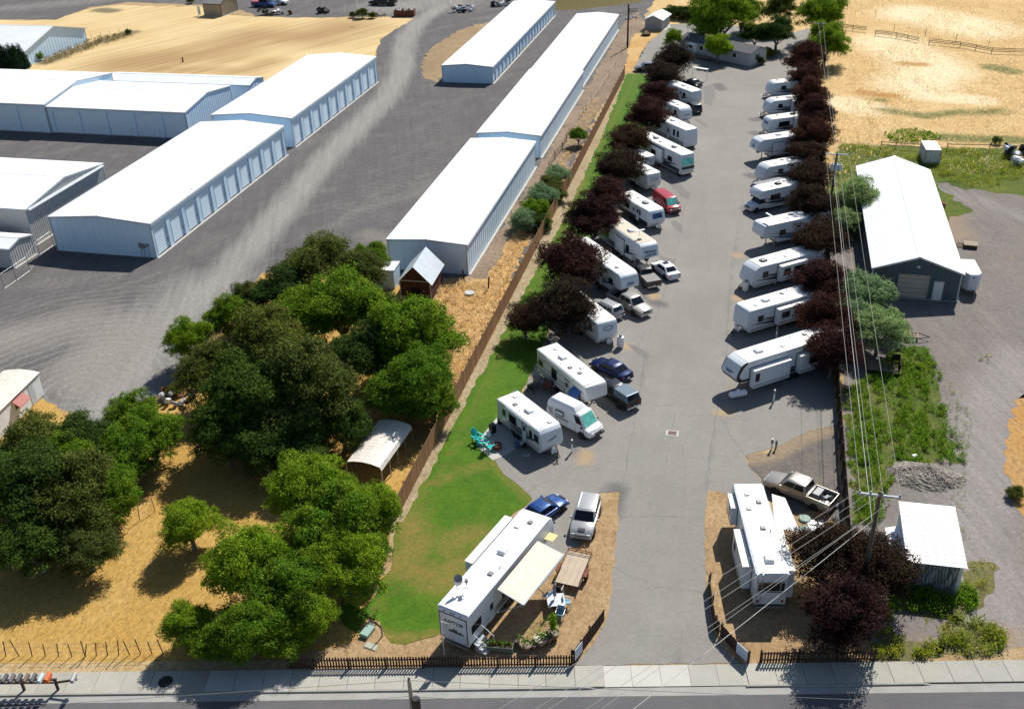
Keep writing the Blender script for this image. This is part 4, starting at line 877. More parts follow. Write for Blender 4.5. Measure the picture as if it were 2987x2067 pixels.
    for i in range(4): m2 = MB(); m2.box(f_, f_ + .03, -hw * .4, hw * .4, gz + .31 + i * .07, gz + .335 + i * .07); m2.build('grille_bar', greyp, gr)
    mb = MB(); mb.box(-f_ - .075, -f_ - .05, -.16, .16, gz + .3 - .12, gz + .42 - .12); mb.build('licence_plate', white, t)
    if style == 'pickup':
        x0, x1_ = -f_, -f_ + 2.0
        for sy in (-1, 1):
            mb = MB(); ya, yb = sorted((sy * hw, sy * (hw - .1))); mb.box(x0, x1_, ya, yb, gz, b - .02); mb.build('bed_side', paint, t, bevel=.02)
        mb = MB(); mb.box(x0, x0 + .07, -hw + .1, hw - .1, gz + .1, b - .04); mb.build('tailgate', paint, t, bevel=.01)
        mb = MB(); mb.box(x0, x1_, -hw + .1, hw - .1, gz + .22, gz + .3); mb.build('bed_floor', dark, t)
    return t
def ppos(a_, b_, h=.7):   # nose px, tail px -> centre, heading, length
    n_, t_ = at(*a_, h), at(*b_, h); d_ = n_ - t_; return (n_ + t_) / 2, math.atan2(d_.y, d_.x), d_.length
silver = carpaint('silver_paint', (.38, .39, .40)); darkblue = carpaint('dark_blue_paint', (.008, .018, .09)); blue = carpaint('blue_paint', (.02, .07, .24))
tanp = carpaint('tan_paint', (.34, .32, .29), .5); whitep = carpaint('white_paint', (.70, .71, .72), 0); redp = carpaint('faded_red_paint', (.36, .03, .04), 0)
blackp = carpaint('black_paint', (.018, .02, .022)); charcoal = carpaint('charcoal_paint', (.05, .052, .055)); bluegrey = carpaint('blue_grey_paint', (.15, .20, .25))
p, h_, l_ = ppos((1306.8, 1204), (1331, 1120), .75)
c1_ = car('suv', 'silver SUV with a dark bonnet panel facing the street beside the flatbed trailer', 'SUV', p, h_, 4.7, 1.95, 1.72, 'suv', silver)
mb = MB(); mb.hexa([(1.3, -.33, .95), (2.1, -.28, .83), (2.1, .28, .83), (1.3, .33, .95)], [(1.3, -.33, 1.0), (2.1, -.28, .93), (2.1, .28, .93), (1.3, .33, 1.0)]); mb.build('bonnet_panel', charcoal, c1_)
for s in (-1, 1): mb = MB(); mb.tube([(-1.9, s * .62, 1.70), (-1.7, s * .62, 1.76), (.0, s * .62, 1.76), (.2, s * .62, 1.71)], .02, 5); mb.build('roof_rail', chrome, c1_)
p = at(1223, 1147, .6)
car('sedan', 'bright blue sedan half hidden behind the big toy hauler', 'car', p, h_ + R(90 + 58), 4.6, 1.8, 1.42, 'sedan', blue)
p, h_, l_ = ppos((1728, 1070), (1879, 1131), .8)
c2_ = car('pickup_truck', 'tan crew-cab pickup with cargo in its open bed beside the fence', 'pickup', p, h_, 5.9, 2.0, 1.85, 'pickup', tanp)
mb = MB(); mb.box(-1.75, -1.15, -.8, .3, .66, 1.12); mb.build('tool_box', greyp, c2_, bevel=.03)
for i in range(7): mb = MB(); mb.box(-.2, .2, -.16, .16, 0, .28); mb.build('cargo', [white, greyp, steel, dark][i % 4], c2_, bevel=.03, loc=(-2.0 - rnd.random() * .7, rnd.uniform(-.5, .6), .64), rot=(rnd.random(), rnd.random(), rnd.random() * 3))
p, h_, l_ = ppos((1349, 970), (1243, 917), .9)
van = car('cargo_van', 'white high-roof work van with turquoise sunshades in the windscreen', 'van', p, h_, 5.6, 2.02, 2.3, 'van', whitep, glassm=gl_green)
mb = MB(); mb.hexa([(-2.7, -.86, 2.2), (.9, -.86, 2.2), (.9, .86, 2.2), (-2.7, .86, 2.2)], [(-2.4, -.6, 2.62), (.35, -.6, 2.66), (.35, .6, 2.66), (-2.4, .6, 2.62)]); mb.build('raised_roof', whitep, van, bevel=.09, smooth=True)
mb = MB(); mb.box(-1.55, -.55, -1.0, -.965, 1.35, 1.85); mb.build('side_logo', M('dark_green_print', (.05, .12, .11), .5), van)
mb = MB(); mb.box(-1.45, -.65, -1.004, -.99, 1.48, 1.72); mb.build('logo_plate', whitep, van)
for i in range(5):
    mb = MB(); mb.box(-2.6 + .08 * i, -1.9 - .1 * (i % 2), -1.0, -.985, 1.72 - i * .13, 1.77 - i * .13); mb.build('lettering_line', greyp, van)
for i in range(2): mb = MB(); mb.box(-1.6, .1, -1.026, -1.0, 1.16 - i * .14, 1.21 - i * .14); mb.build('lettering_line', greyp, van)
p, h_, l_ = ppos((1342, 811), (1411, 846), .6)
car('sedan', 'dark navy sedan parked between the white fifth wheel and the drive', 'car', p, h_, 4.7, 1.82, 1.42, 'sedan', darkblue)
p, h_, l_ = ppos((1355, 860), (1416, 901), .8)
c3_ = car('pickup_truck', 'black pickup with a blue-grey camper shell beside the white fifth wheel', 'pickup', p, h_ , 5.6, 1.85, 1.75, 'pickup', blackp)
mb = MB(); mb.hexa([(-2.8, -.86, 1.12), (-.75, -.86, 1.12), (-.75, .86, 1.12), (-2.8, .86, 1.12)], [(-2.55, -.74, 1.78), (-.7, -.74, 1.80), (-.7, .74, 1.80), (-2.55, .74, 1.78)]); cs = mb.build('camper_shell', bluegrey, c3_, bevel=.04)
mb = MB(); mb.hexa([(-2.83, -.72, 1.2), (-2.80, .72, 1.2), (-2.81, .72, 1.2), (-2.84, -.72, 1.2)], [(-2.60, -.62, 1.7), (-2.6, .62, 1.7), (-2.63, .62, 1.7), (-2.63, -.62, 1.7)]); mb.build('shell_window', gl, cs)
p, h_, l_ = ppos((1334, 677), (1392, 705), .8)
c4_ = car('station_wagon', 'silver wagon with roof rails backed in under the plum tree', 'car', p, h_, 4.6, 1.78, 1.65, 'suv', silver)
for s in (-1, 1): mb = MB(); mb.tube([(-1.8, s * .58, 1.64), (-1.6, s * .58, 1.69), (0, s * .58, 1.69), (.2, s * .58, 1.63)], .022, 5); mb.build('roof_rail', dark, c4_)
p, h_, l_ = ppos((1457, 701), (1381, 658), .8)
car('pickup_truck', 'silver-beige crew-cab pickup facing the drive beside the silver wagon', 'pickup', p, h_, 5.9, 1.95, 1.82, 'pickup', carpaint('pewter_paint', (.38, .36, .34)))
p, h_, l_ = ppos((1428, 594), (1475, 640), .8)
c5_ = car('pickup_truck', 'charcoal pickup with a grey tonneau cover next to the white sedan', 'pickup', p, h_, 5.6, 1.88, 1.75, 'pickup', charcoal)
mb = MB(); mb.box(-2.8, -.75, -.9, .9, 1.12, 1.17); mb.build('tonneau_cover', M('grey_vinyl', (.16, .15, .15), .6), c5_, bevel=.02)
p, h_, l_ = ppos((1477, 590), (1519, 621), .6)
c6_ = car('sedan', 'white sedan with sunroof parked nearest the drive', 'car', p, h_, 4.6, 1.78, 1.42, 'sedan', whitep)
mb = MB(); mb.box(-.35, .25, -.35, .35, 1.40, 1.43); mb.build('sunroof', gl, c6_)
p, h_, l_ = ppos((1526, 472), (1478, 435), 1.0)
car('cargo_van', 'faded red full-size van parked beside a white travel trailer', 'van', p, h_, 5.4, 1.98, 2.05, 'van', redp, glassm=gl_green)
p, h_, l_ = ppos((1549, 232), (1572, 248), .8)
car('suv', 'dark grey SUV tucked between two far travel trailers', 'SUV', p, h_, 4.6, 1.85, 1.68, 'suv', charcoal)
p, h_, l_ = ppos((1540, 178), (1578, 192), .7)
car('sedan', 'dark car under the thin white awning frame at the far end of the left row', 'car', p, h_, 4.5, 1.8, 1.45, 'sedan', blackp)
p, h_, l_ = ppos((1428, 151), (1482, 149), .8)
car('suv', 'grey SUV in the shade of the farthest plum tree near the lawn edge', 'SUV', p, h_, 4.6, 1.85, 1.65, 'suv', carpaint('grey_paint', (.2, .21, .22)))
p, h_, l_ = ppos((1668, 640), (1692, 633), .8)
# ---------------------------------------------------------------- recreational vehicles
def deck_curve(prof, Wd, name, mat, parent, bevel=.07):
    m = MB(); m.prism(prof, -Wd / 2, Wd / 2); return m.build(name, mat, parent, bevel=bevel, smooth=True, seg=3)
def rv(name, label, cat, front_px, Hh, head, L, kind, Wd=2.5, group='camping trailers and motorhomes', bodym=None, roofm_=None, slides=(), left=(), right=(), ac=(.55,), vents=(.3, .75), gfx=None, skirt=None, front_fn=None, door=True, seed=0, fslope=.9, ladder=True, acm=None, rear_px=None):
    KS = .87; fp = at(*front_px, Hh * KS); hd = R(head); Lr = L
    if rear_px: rp = at(*rear_px, Hh * KS); d_ = fp - rp; hd = math.atan2(d_.y, d_.x); Lr = d_.length + KS * {'trailer': fslope, 'fifth': fslope, 'A': .25, 'C': 1.1}[kind]
    L = Lr / KS
    dv = Vector((math.cos(hd), math.sin(hd), 0)); set_ = {'trailer': fslope, 'fifth': fslope, 'A': .25, 'C': 0}[kind]
    c = fp - dv * ((L / 2 - set_ - (1.0 if kind == 'C' else 0)) * KS); c.z = .024
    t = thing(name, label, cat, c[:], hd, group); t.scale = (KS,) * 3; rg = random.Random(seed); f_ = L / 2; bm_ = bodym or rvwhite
    H = Hh
    if kind == 'trailer':
        if fslope > .7: fr = [(f_ - .55, .55), (f_ - .02, 1.15), (f_, 1.5), (f_ - .12, 2.0), (f_ - .42, H - .45), (f_ - fslope + .05, H - .1), (f_ - fslope - .35, H)]
        else: fr = [(f_ - .5, .55), (f_, 1.25), (f_ - .03, 1.8), (f_ - fslope * .5, H - .35), (f_ - fslope, H - .06), (f_ - fslope - .25, H)]
        prof = [(-f_, .6)] + fr + [(-f_ + .12, H), (-f_, H - .12)]
        fpl = (f_ - .02, 1.2, f_ - .35, H - .55)
    elif kind == 'fifth':
        prof = [(-f_, .75), (f_ - 2.7, .75), (f_ - 2.6, 1.65), (f_ - .5, 1.75), (f_ - .08, 2.0), (f_, 2.35), (f_ - .1, 2.8), (f_ - fslope * .5, H - .3), (f_ - fslope, H - .06), (f_ - fslope - .4, H), (-f_ + .12, H), (-f_, H - .12)]
        fpl = (f_ - .03, 2.2, f_ - fslope * .5, H - .35)
    elif kind == 'A':
        prof = [(-f_, .45), (f_ - .1, .45), (f_, .8), (f_, 1.4), (f_ - .18, 2.6), (f_ - .3, H - .1), (f_ - .5, H), (-f_ + .15, H), (-f_, H - .15)]
    else:
        prof = [(-f_, .5), (f_ - 2.3, .5), (f_ - 2.3, 2.05), (f_ - 1.2, 2.1), (f_ - 1.0, 2.35), (f_ - 1.05, 2.8), (f_ - 1.5, H - .05), (f_ - 2.0, H), (-f_ + .12, H), (-f_, H - .12)]
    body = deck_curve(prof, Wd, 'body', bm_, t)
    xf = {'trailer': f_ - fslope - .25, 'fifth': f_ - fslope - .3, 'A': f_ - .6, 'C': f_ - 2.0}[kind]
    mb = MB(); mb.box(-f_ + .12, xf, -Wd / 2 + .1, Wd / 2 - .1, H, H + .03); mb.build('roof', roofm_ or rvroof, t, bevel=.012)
    for s in (-1, 1):
        mb = MB(); mb.box(-f_ + .05, xf, s * (Wd / 2 - .0) - .03, s * (Wd / 2 - .0) + .03, H - .1, H - .02); mb.build('gutter_rail', trim_w, t)
        mb = MB(); mb.box(-f_ + .05, (f_ - 2.75 if kind in ('fifth',) else f_ - .6 if kind != 'C' else f_ - 2.4), s * Wd / 2 - .012, s * Wd / 2 + .012, .82, .9); mb.build('side_trim', gfx_grey if kind != 'A' else greyp, t)
    def on_side(s, x0, x1, z0, z1, d_=.03): return dict(x0=x0, x1=x1, y0=min(s * Wd / 2, s * (Wd / 2 + d_)), y1=max(s * Wd / 2, s * (Wd / 2 + d_)), z0=z0, z1=z1)
    def window(s, u, z, w_, h2, yo=0, par=t):
        w_ *= 1.25; h2 *= 1.2
        x = -f_ + u * L; y = s * (Wd / 2 + yo)
        mb = MB(); mb.box(-w_ / 2, w_ / 2, -.02, .02, -h2 / 2, h2 / 2); o_ = mb.build('window', gl, par, bevel=.02, seg=1, loc=(x, y, z))
        m2 = MB(); tw = .05
        [m2.box(*q) for q in ((-w_ / 2 - tw, -w_ / 2, -.028, .028, -h2 / 2 - tw, h2 / 2 + tw), (w_ / 2, w_ / 2 + tw, -.028, .028, -h2 / 2 - tw, h2 / 2 + tw), (-w_ / 2, w_ / 2, -.028, .028, h2 / 2, h2 / 2 + tw), (-w_ / 2, w_ / 2, -.028, .028, -h2 / 2 - tw, -h2 / 2))]
        m2.build('frame', dark, o_); return o_
    zc = 2.05 if kind != 'A' else 2.2
    if kind == 'fifth': zc = 2.15
    for (u, w_, h2) in right: window(-1, u, zc, w_, h2)
    for (u, w_, h2) in left: window(1, u, zc, w_, h2)
    if door:
        u = .62 if kind != 'A' else .55; x = -f_ + u * L
        mb = MB(); mb.box(-.36, .36, -.025, .025, 0, 1.95); dd = mb.build('door', bm_, t, bevel=.02, seg=1, loc=(x, -Wd / 2 - .01, .72))
        m2 = MB(); m2.box(-.2, .2, -.04, .04, 1.15, 1.7); m2.build('door_window', gl, dd)
        m2 = MB(); [m2.box(*q) for q in ((-.4, -.36, -.035, .035, 0, 2.0), (.36, .4, -.035, .035, 0, 2.0), (-.36, .36, -.035, .035, 1.95, 2.0))]; m2.build('door_frame', gfx_grey, dd)
        mb = MB(); mb.box(-.3, .3, -.5, -.05, 0, .05); mb.box(-.3, .3, -.3, 0, .2, .25); mb.build('entry_step', dark, t, loc=(x, -Wd / 2, .22))
        mb = MB(); mb.tube([(-L * .28, -Wd / 2 - .08, H - .14), (L * .25, -Wd / 2 - .08, H - .14)], .075, 8); mb.build('awning_roll', trim_w, t)
    for u in ac:
        mb = MB(); mb.hexa([(-.5, -.36, 0), (.5, -.36, 0), (.5, .36, 0), (-.5, .36, 0)], [(-.36, -.32, .3), (.38, -.32, .24), (.38, .32, .24), (-.36, .32, .3)]); mb.build('air_conditioner', acm or white, t, bevel=.06, smooth=True, loc=(-f_ + u * L, 0, H + .02))
    for i, u in enumerate(vents):
        mb = MB(); mb.hexa([(-.22, -.22, 0), (.22, -.22, 0), (.22, .22, 0), (-.22, .22, 0)], [(-.19, -.19, .12), (.19, -.19, .12), (.19, .19, .12), (-.19, .19, .12)]); mb.build('roof_vent', greyp if i % 2 else white, t, bevel=.03, loc=(-f_ + u * L, (.35, -.45, .5, -.2)[i % 4], H + .03))
    mb = MB(); mb.tube([(0, 0, 0), (0, 0, .22)], .05, 8); mb.build('vent_pipe', trim_w, t, loc=(-f_ + .42 * L, -.75, H + .02))
    # slide outs: (side, u0, u1, z0, z1, depth, windows[(u,w,h)])
    for (s, u0, u1, za, zb, dp, wins) in slides:
        xa, xb = -f_ + u0 * L, -f_ + u1 * L; ya, yb = sorted((s * (Wd / 2 - .02), s * (Wd / 2 + dp)))
        mb = MB(); mb.box(xa, xb, ya, yb, za, zb); so_ = mb.build('slide_out', bm_, t, bevel=.03)
        mb = MB(); mb.box(xa - .03, xb + .03, ya, yb + (.03 if s > 0 else 0), zb, zb + .035); mb.build('slide_roof', rvroof, so_)
        m2 = MB(); yy = s * (Wd / 2 + .02)
        [m2.box(*q) for q in ((xa - .1, xa - .004, yy - .02, yy + .02, za - .08, zb + .1), (xb + .004, xb + .1, yy - .02, yy + .02, za - .08, zb + .1), (xa, xb, yy - .02, yy + .02, zb + .04, zb + .12))]
        m2.build('slide_flange', gfx_grey, so_)
        for (u, w_, h2) in wins: window(s, u, (za + zb) / 2 + .2, w_, h2, yo=dp, par=so_)
        mb = MB(); mb.box(xa + .001, xb - .001, s * (Wd / 2 + dp) - .008, s * (Wd / 2 + dp) + .012, za + .25, za + .33); mb.build('slide_stripe', gfx or gfx_grey, so_)
    # swooshes
    if gfx:
        for s in (-1, 1):
            for k in range(3):
                n_ = 12; x0 = -f_ + L * rg.uniform(.05, .3) + k * .3; x1 = f_ - (.8 if kind == 'trailer' else 1.3) - k * .35; z0 = 1.15 + .22 * k; amp = rg.uniform(.25, .8)
                if kind == 'fifth': amp += .35
                up = []; dn = []
                for i in range(n_ + 1):
                    q = i / n_; x = x0 + (x1 - x0) * q; z = z0 + amp * q ** 2.6; wd_ = (.03 + .19 * math.sin(math.pi * min(1, q * 1.05))) * (1.0, .7, .5)[k]
                    up.append((x, z + wd_)); dn.append((x, z - wd_))
                m2 = MB(); m2.prism(up + dn[::-1], *sorted((s * (Wd / 2 + .003), s * (Wd / 2 + .009)))); m2.build('side_graphic', gfx if k != 1 else greyp, t)
    if skirt:
        for s in (-1, 1):
            mb = MB(); b0 = on_side(s, -f_ + .03, f_ - (.7 if kind != 'fifth' else 2.75), .6, 1.25, .008); mb.box(*b0.values()); mb.build('lower_panel', skirt, t)
    # wheels
    if kind in ('trailer', 'fifth'):
        for xx in (-.95, -.1):
            for s in (-1, 1): wheel(t, xx, s * (Wd / 2 - .14), .35, .22)
        for s in (-1, 1): mb = MB(); mb.box(-1.45, .4, *sorted((s * (Wd / 2 - .02), s * (Wd / 2 + .03))), .62, .82); mb.build('fender', dark, t, bevel=.02)
        mb = MB(); mb.box(-f_ + .2, f_ - (1 if kind == 'trailer' else 2.8), -.9, .9, .48, .7 if kind == 'fifth' else .56); mb.build('chassis', dark, t)
    else:
        for xx in (-f_ + L * .3, f_ - (.95 if kind == 'A' else .85)):
            for s in (-1, 1): wheel(t, xx, s * (Wd / 2 - .13 - (.15 if kind == 'C' and xx > 0 else 0)), .42, .26)
        mb = MB(); mb.box(-f_ + .2, f_ - .3, -.9, .9, .3, .5); mb.build('chassis', dark, t)
    if kind == 'trailer':
        mb = MB(); mb.tube([(f_ - .6, .8, .55), (f_ + 1.1, .06, .5)], .06, 5); mb.tube([(f_ - .6, -.8, .55), (f_ + 1.1, -.06, .5)], .06, 5); mb.tube([(f_ + .8, 0, .02), (f_ + .8, 0, .95)], .05, 6); mb.build('tow_hitch', dark, t)
        for s in (-1, 1):
            mb = MB(); mb.lathe([(.1, 0), (.15, .05), (.15, .4), (.09, .47), (.05, .52)], 10, (f_ + .22, s * .17, .55)); mb.build('propane_bottle', white, t, smooth=True)
    if kind == 'fifth':
        for s in (-1, 1): mb = MB(); mb.box(f_ - 2.35, f_ - 2.23, s * .9 - .06, s * .9 + .06, .02, 1.7); mb.build('landing_leg', steel, t)
        mb = MB(); mb.hexa([(f_ - 1.4, -.3, 1.4), (f_ - .8, -.2, 1.25), (f_ - .8, .2, 1.25), (f_ - 1.4, .3, 1.4)], [(f_ - 1.5, -.35, 1.75), (f_ - .7, -.3, 1.78), (f_ - .7, .3, 1.78), (f_ - 1.5, .35, 1.75)]); mb.build('king_pin', dark, t)
    for s in (-1, 1):
        mb = MB(); mb.box(-f_ - .02, -f_ + .02, s * .95 - .1, s * .95 + .1, 1.0, 1.22); mb.build('tail_light', red_lens, t)
    mb = MB(); mb.box(-f_ - .12, -f_, -Wd / 2 + .08, Wd / 2 - .08, .48, .62); mb.build('bumper', chrome if kind != 'A' else greyp, t)
    if ladder:
        m2 = MB(); y = .75
        for yy in (y, y + .4): m2.tube([(-f_ - .08, yy, .9), (-f_ - .1, yy, H + .12), (-f_ + .3, yy, H + .16)], .022, 5)
        for i in range(8): m2.tube([(-f_ - .09, y, 1.0 + i * .32), (-f_ - .09, y + .4, 1.0 + i * .32)], .018, 5)
        m2.build('ladder', chrome, t)
    t['_'] = 0; del t['_']
    t['L'] = L; t['W'] = Wd; t['H'] = H
    return t
def front_window(t, x, z, w_, h2, tilt, mat=None):
    mb = MB(); mb.box(-.03, .03, -w_ / 2, w_ / 2, -h2 / 2, h2 / 2); mb.build('front_window', mat or gl, t, bevel=.02, loc=(x, 0, z), rot=(0, -tilt, 0))
def front_print(t, txt, x, z, size, tilt, mat, shear=0, flip=False):
    cu = bpy.data.curves.new('lettering', 'FONT'); cu.body = txt; cu.size = size; cu.align_x = 'CENTER'; cu.align_y = 'CENTER'; cu.extrude = .006; cu.shear = shear; cu.offset = .006
    o_ = bpy.data.objects.new('lettering', cu); col.objects.link(o_); bpy.context.view_layer.update()
    me = bpy.data.meshes.new_from_object(o_.evaluated_get(bpy.context.evaluated_depsgraph_get())); bpy.data.objects.remove(o_)
    me.materials.clear(); me.materials.append(mat); o_ = bpy.data.objects.new('lettering', me); link(o_, t)
    zr = math.pi / 2 * (1 if not flip else -1)
    m = Matrix.Translation((x, 0, z)) @ Matrix.Rotation(-tilt if not flip else tilt, 4, 'Y') @ Matrix.Rotation(zr, 4, 'Z') @ Matrix.Rotation(math.pi / 2, 4, 'X')
    o_.matrix_local = m; return o_
def antenna(t, x, y, H):
    mb = MB(); mb.tube([(0, 0, 0), (.1, 0, 1.0)], .035, 6); mb.box(-.04, .22, -.75, .75, 1.0, 1.08); mb.build('tv_antenna', white, t, loc=(x, y, H))
W2 = [(.2, .7, .6), (.42, .8, .6), (.82, .6, .55)]
# left row, from the street upwards
l1 = rv('travel_trailer', 'white travel trailer beside the turquoise chairs, closest to the lawn corner', 'travel trailer', (1236, 961), 3.1, -43, 8.2, 'trailer', left=W2, right=[(.16, .35, .5), (.36, .95, .7), (.76, .3, .6), (.88, .5, .6)], ac=(.5,), vents=(.12, .27, .85), gfx=gfx_grey, skirt=None, fslope=.6, rear_px=(1142, 888))
mb = MB(); mb.box(-.02, .02, -.5, .5, -.06, .06); mb.build('cap_graphic', greyp, l1, loc=(l1['L'] / 2 - .06, 0, 2.0), rot=(R(12), R(-6), 0))
l2 = rv('fifth_wheel_trailer', 'long older white fifth wheel with a blue window awning beside the navy sedan', 'fifth wheel trailer', (1341, 865), 3.55, -45, 11, 'fifth', left=W2, right=[(.08, .6, .5), (.36, .75, .95), (.82, .7, .5)], ac=(.33,), vents=(.13, .55, .62, .7), gfx=None, fslope=.35, rear_px=(1231, 778), bodym=M('rv_off_white', (.66, .67, .66), .35, var=.04, dirt=.15))
for z in (1.35, 1.9, 2.75):
    mb = MB(); mb.box(-l2['L'] / 2 + .05, l2['L'] / 2 - (2.8 if z < 1.8 else .5), -1.27, -1.255, z, z + .05); mb.build('side_trim', gfx_grey, l2)
mb = MB(); xx = l2['L'] * .32; mb.hexa([(xx - .75, -2.0, 2.05), (xx + .75, -2.0, 2.05), (xx + .75, -1.27, 2.65), (xx - .75, -1.27, 2.65)], [(xx - .75, -2.0, 2.09), (xx + .75, -2.0, 2.09), (xx + .75, -1.27, 2.69), (xx - .75, -1.27, 2.69)]); mb.build('window_awning', M('blue_canvas', (.03, .11, .30), .7), l2)
l3 = rv('travel_trailer', 'white travel trailer half under the big plum trees, tall propane tank at its nose', 'travel trailer', (1366, 723), 3.1, -50, 8.5, 'trailer', right=[(.3, .8, .6), (.8, .6, .5)], left=W2, gfx=gfx_blue, fslope=.45)
mb = MB(); mb.lathe([(.0, 0), (.3, .01), (.3, .02), (0, .03)], 20, axis='x'); 
for ry_, rz_, th_ in ((.62, .26, .06),):
    m2 = MB(); n_ = 24
    for i in range(n_):
        a0, a1 = 2 * math.pi * i / n_, 2 * math.pi * (i + 1) / n_
        m2.hexa([(0, ry_ * math.cos(a0), rz_ * math.sin(a0)), (0, ry_ * math.cos(a1), rz_ * math.sin(a1)), (0, (ry_ - th_) * math.cos(a1), (rz_ - th_) * math.sin(a1)), (0, (ry_ - th_) * math.cos(a0), (rz_ - th_) * math.sin(a0))], [(.02, ry_ * math.cos(a0), rz_ * math.sin(a0)), (.02, ry_ * math.cos(a1), rz_ * math.sin(a1)), (.02, (ry_ - th_) * math.cos(a1), (rz_ - th_) * math.sin(a1)), (.02, (ry_ - th_) * math.cos(a0), (rz_ - th_) * math.sin(a0))])
    m2.build('oval_logo', gfx_grey, l3, loc=(l3['L'] / 2 - .1, 0, 2.35), rot=(0, R(-8), 0))
l4 = rv('fifth_wheel_trailer', 'white fifth wheel with a rounded nose reading Jazz beside the charcoal pickup', 'fifth wheel trailer', (1413, 614), 3.75, -50, 11, 'fifth', right=[(.3, .8, .6), (.8, .7, .6)], left=W2, gfx=gfx_blue, fslope=.75, ac=(.35,), vents=(.55, .8))
front_print(l4, 'Jazz', l4['L'] / 2 + .02, 2.62, .62, R(12), gfx_blue, .3)
l5 = rv('fifth_wheel_trailer', 'white fifth wheel lettered Montana with a tan dusty roof and TV antenna', 'fifth wheel trailer', (1459, 547), 3.85, -52, 11.5, 'fifth', roofm_=rvroof_tan, right=[(.3, .8, .6), (.72, .55, .8)], left=W2, gfx=gfx_grey, fslope=.75, slides=[(-1, .5, .66, 1.0, 3.0, .25, [])], ac=(.62,), vents=(.4, .85))
front_print(l5, 'Montana', l5['L'] / 2 - .0, 2.92, .46, R(14), gfx_grey)
m2 = MB()
for k in range(6):
    y_ = -.75 + k * .27; m2.add([(0, y_ - .16, 0), (0, y_ + .28, 0), (0, y_ + .06 * (k % 3), .18 + .14 * ((k * 7) % 3)), (.012, y_ - .16, 0), (.012, y_ + .28, 0), (.012, y_ + .06 * (k % 3), .18 + .14 * ((k * 7) % 3))], [(0, 1, 2), (3, 4, 5), (0, 1, 4, 3), (1, 2, 5, 4), (2, 0, 3, 5)])
m2.build('mountain_graphic', M('pale_blue_graphic', (.12, .25, .4), .4), l5, loc=(l5['L'] / 2 + .03, 0, 2.3), rot=(0, R(4), 0))
antenna(l5, l5['L'] * .3, -.2, 3.88)
l6 = rv('travel_trailer', 'short white travel trailer with a large front window beside the faded red van', 'travel trailer', (1477, 472), 3.0, -50, 7.4, 'trailer', right=[(.3, .75, .55), (.5, .2, .3), (.68, .35, .5)], left=W2, gfx=None, skirt=gfx_black, fslope=.55, acm=greyp, ac=(.62,), vents=(.35, .2))
front_window(l6, l6['L'] / 2 - .14, 2.2, 1.55, .75, R(22), glass('blue_front_glass', (.02, .04, .11)))
l7 = rv('travel_trailer', 'compact older white trailer with a boxy panelled nose', 'travel trailer', (1472, 390), 3.0, -48, 6.2, 'trailer', right=[(.5, .7, .6)], left=W2, fslope=.3, ac=(.5,), bodym=M('rv_off_white', (.66, .67, .66), .35))
mb = MB(); mb.box(-.015, .02, -.75, .75, -.32, .32); mb.build('front_panel', trim_w, l7, loc=(l7['L'] / 2 - .06, 0, 2.1), rot=(0, R(-6), 0))
l8 = rv('motorhome', 'large motorhome with dark sweeping graphics and a green-shaded windscreen', 'motorhome', (1549, 347), 3.65, -50, 11.5, 'A', right=[(.25, .9, .6), (.75, .9, .6)], left=W2, gfx=gfx_black, skirt=gfx_black, slides=[(-1, .28, .62, 1.0, 3.1, .5, [(.45, 1.0, .6)])], ac=(.3, .7), acm=greyp, vents=(.2, .45, .85))
f_ = l8['L'] / 2
front_window(l8, f_ - .12, 2.45, 2.2, 1.0, R(10), gl_green)
mb = MB(); mb.box(-.02, .03, -1.2, 1.2, -.32, .12); mb.build('nose_band', gfx_black, l8, loc=(f_ - .0, 0, 1.55))
mb = MB(); mb.box(0, .12, -1.2, 1.2, .4, .75); mb.build('bumper', chrome, l8, bevel=.04, loc=(f_ - .04, 0, .1))
l9 = rv('motorhome', 'older white motorhome with grey lower panels parked rear-out', 'motorhome', (1557, 291), 3.45, -50, 10, 'A', right=[(.28, .8, .75), (.7, .4, .8), (.8, .4, .8)], left=W2, skirt=M('grey_skirt', (.25, .25, .26), .5), ac=(.5,), vents=(.65, .3), gfx=None, ladder=False)
l10 = rv('travel_trailer', 'white trailer with a dark curved windscreen-like nose beside the dark grey SUV', 'travel trailer', (1541, 241), 3.05, -50, 8, 'trailer', right=[(.3, .7, .6), (.8, .5, .6)], left=W2, gfx=gfx_black, fslope=.9)
front_window(l10, l10['L'] / 2 - .26, 2.15, 1.3, 1.0, R(24))
l11 = rv('travel_trailer', 'farthest white trailer of the left row, next to the awning frame', 'travel trailer', (1567, 204), 3.1, -48, 8, 'trailer', right=[(.3, .7, .6), (.75, .55, .55)], left=W2, gfx=gfx_grey, fslope=.4)
bt = rv('box_trailer', 'small boxy white trailer under the plum tree between two motorhomes', 'trailer', (1462, 352), 2.6, -48, 4.5, 'trailer', Wd=2.1, right=[(.5, .6, .4)], ac=(), vents=(.5,), fslope=.2, door=False)
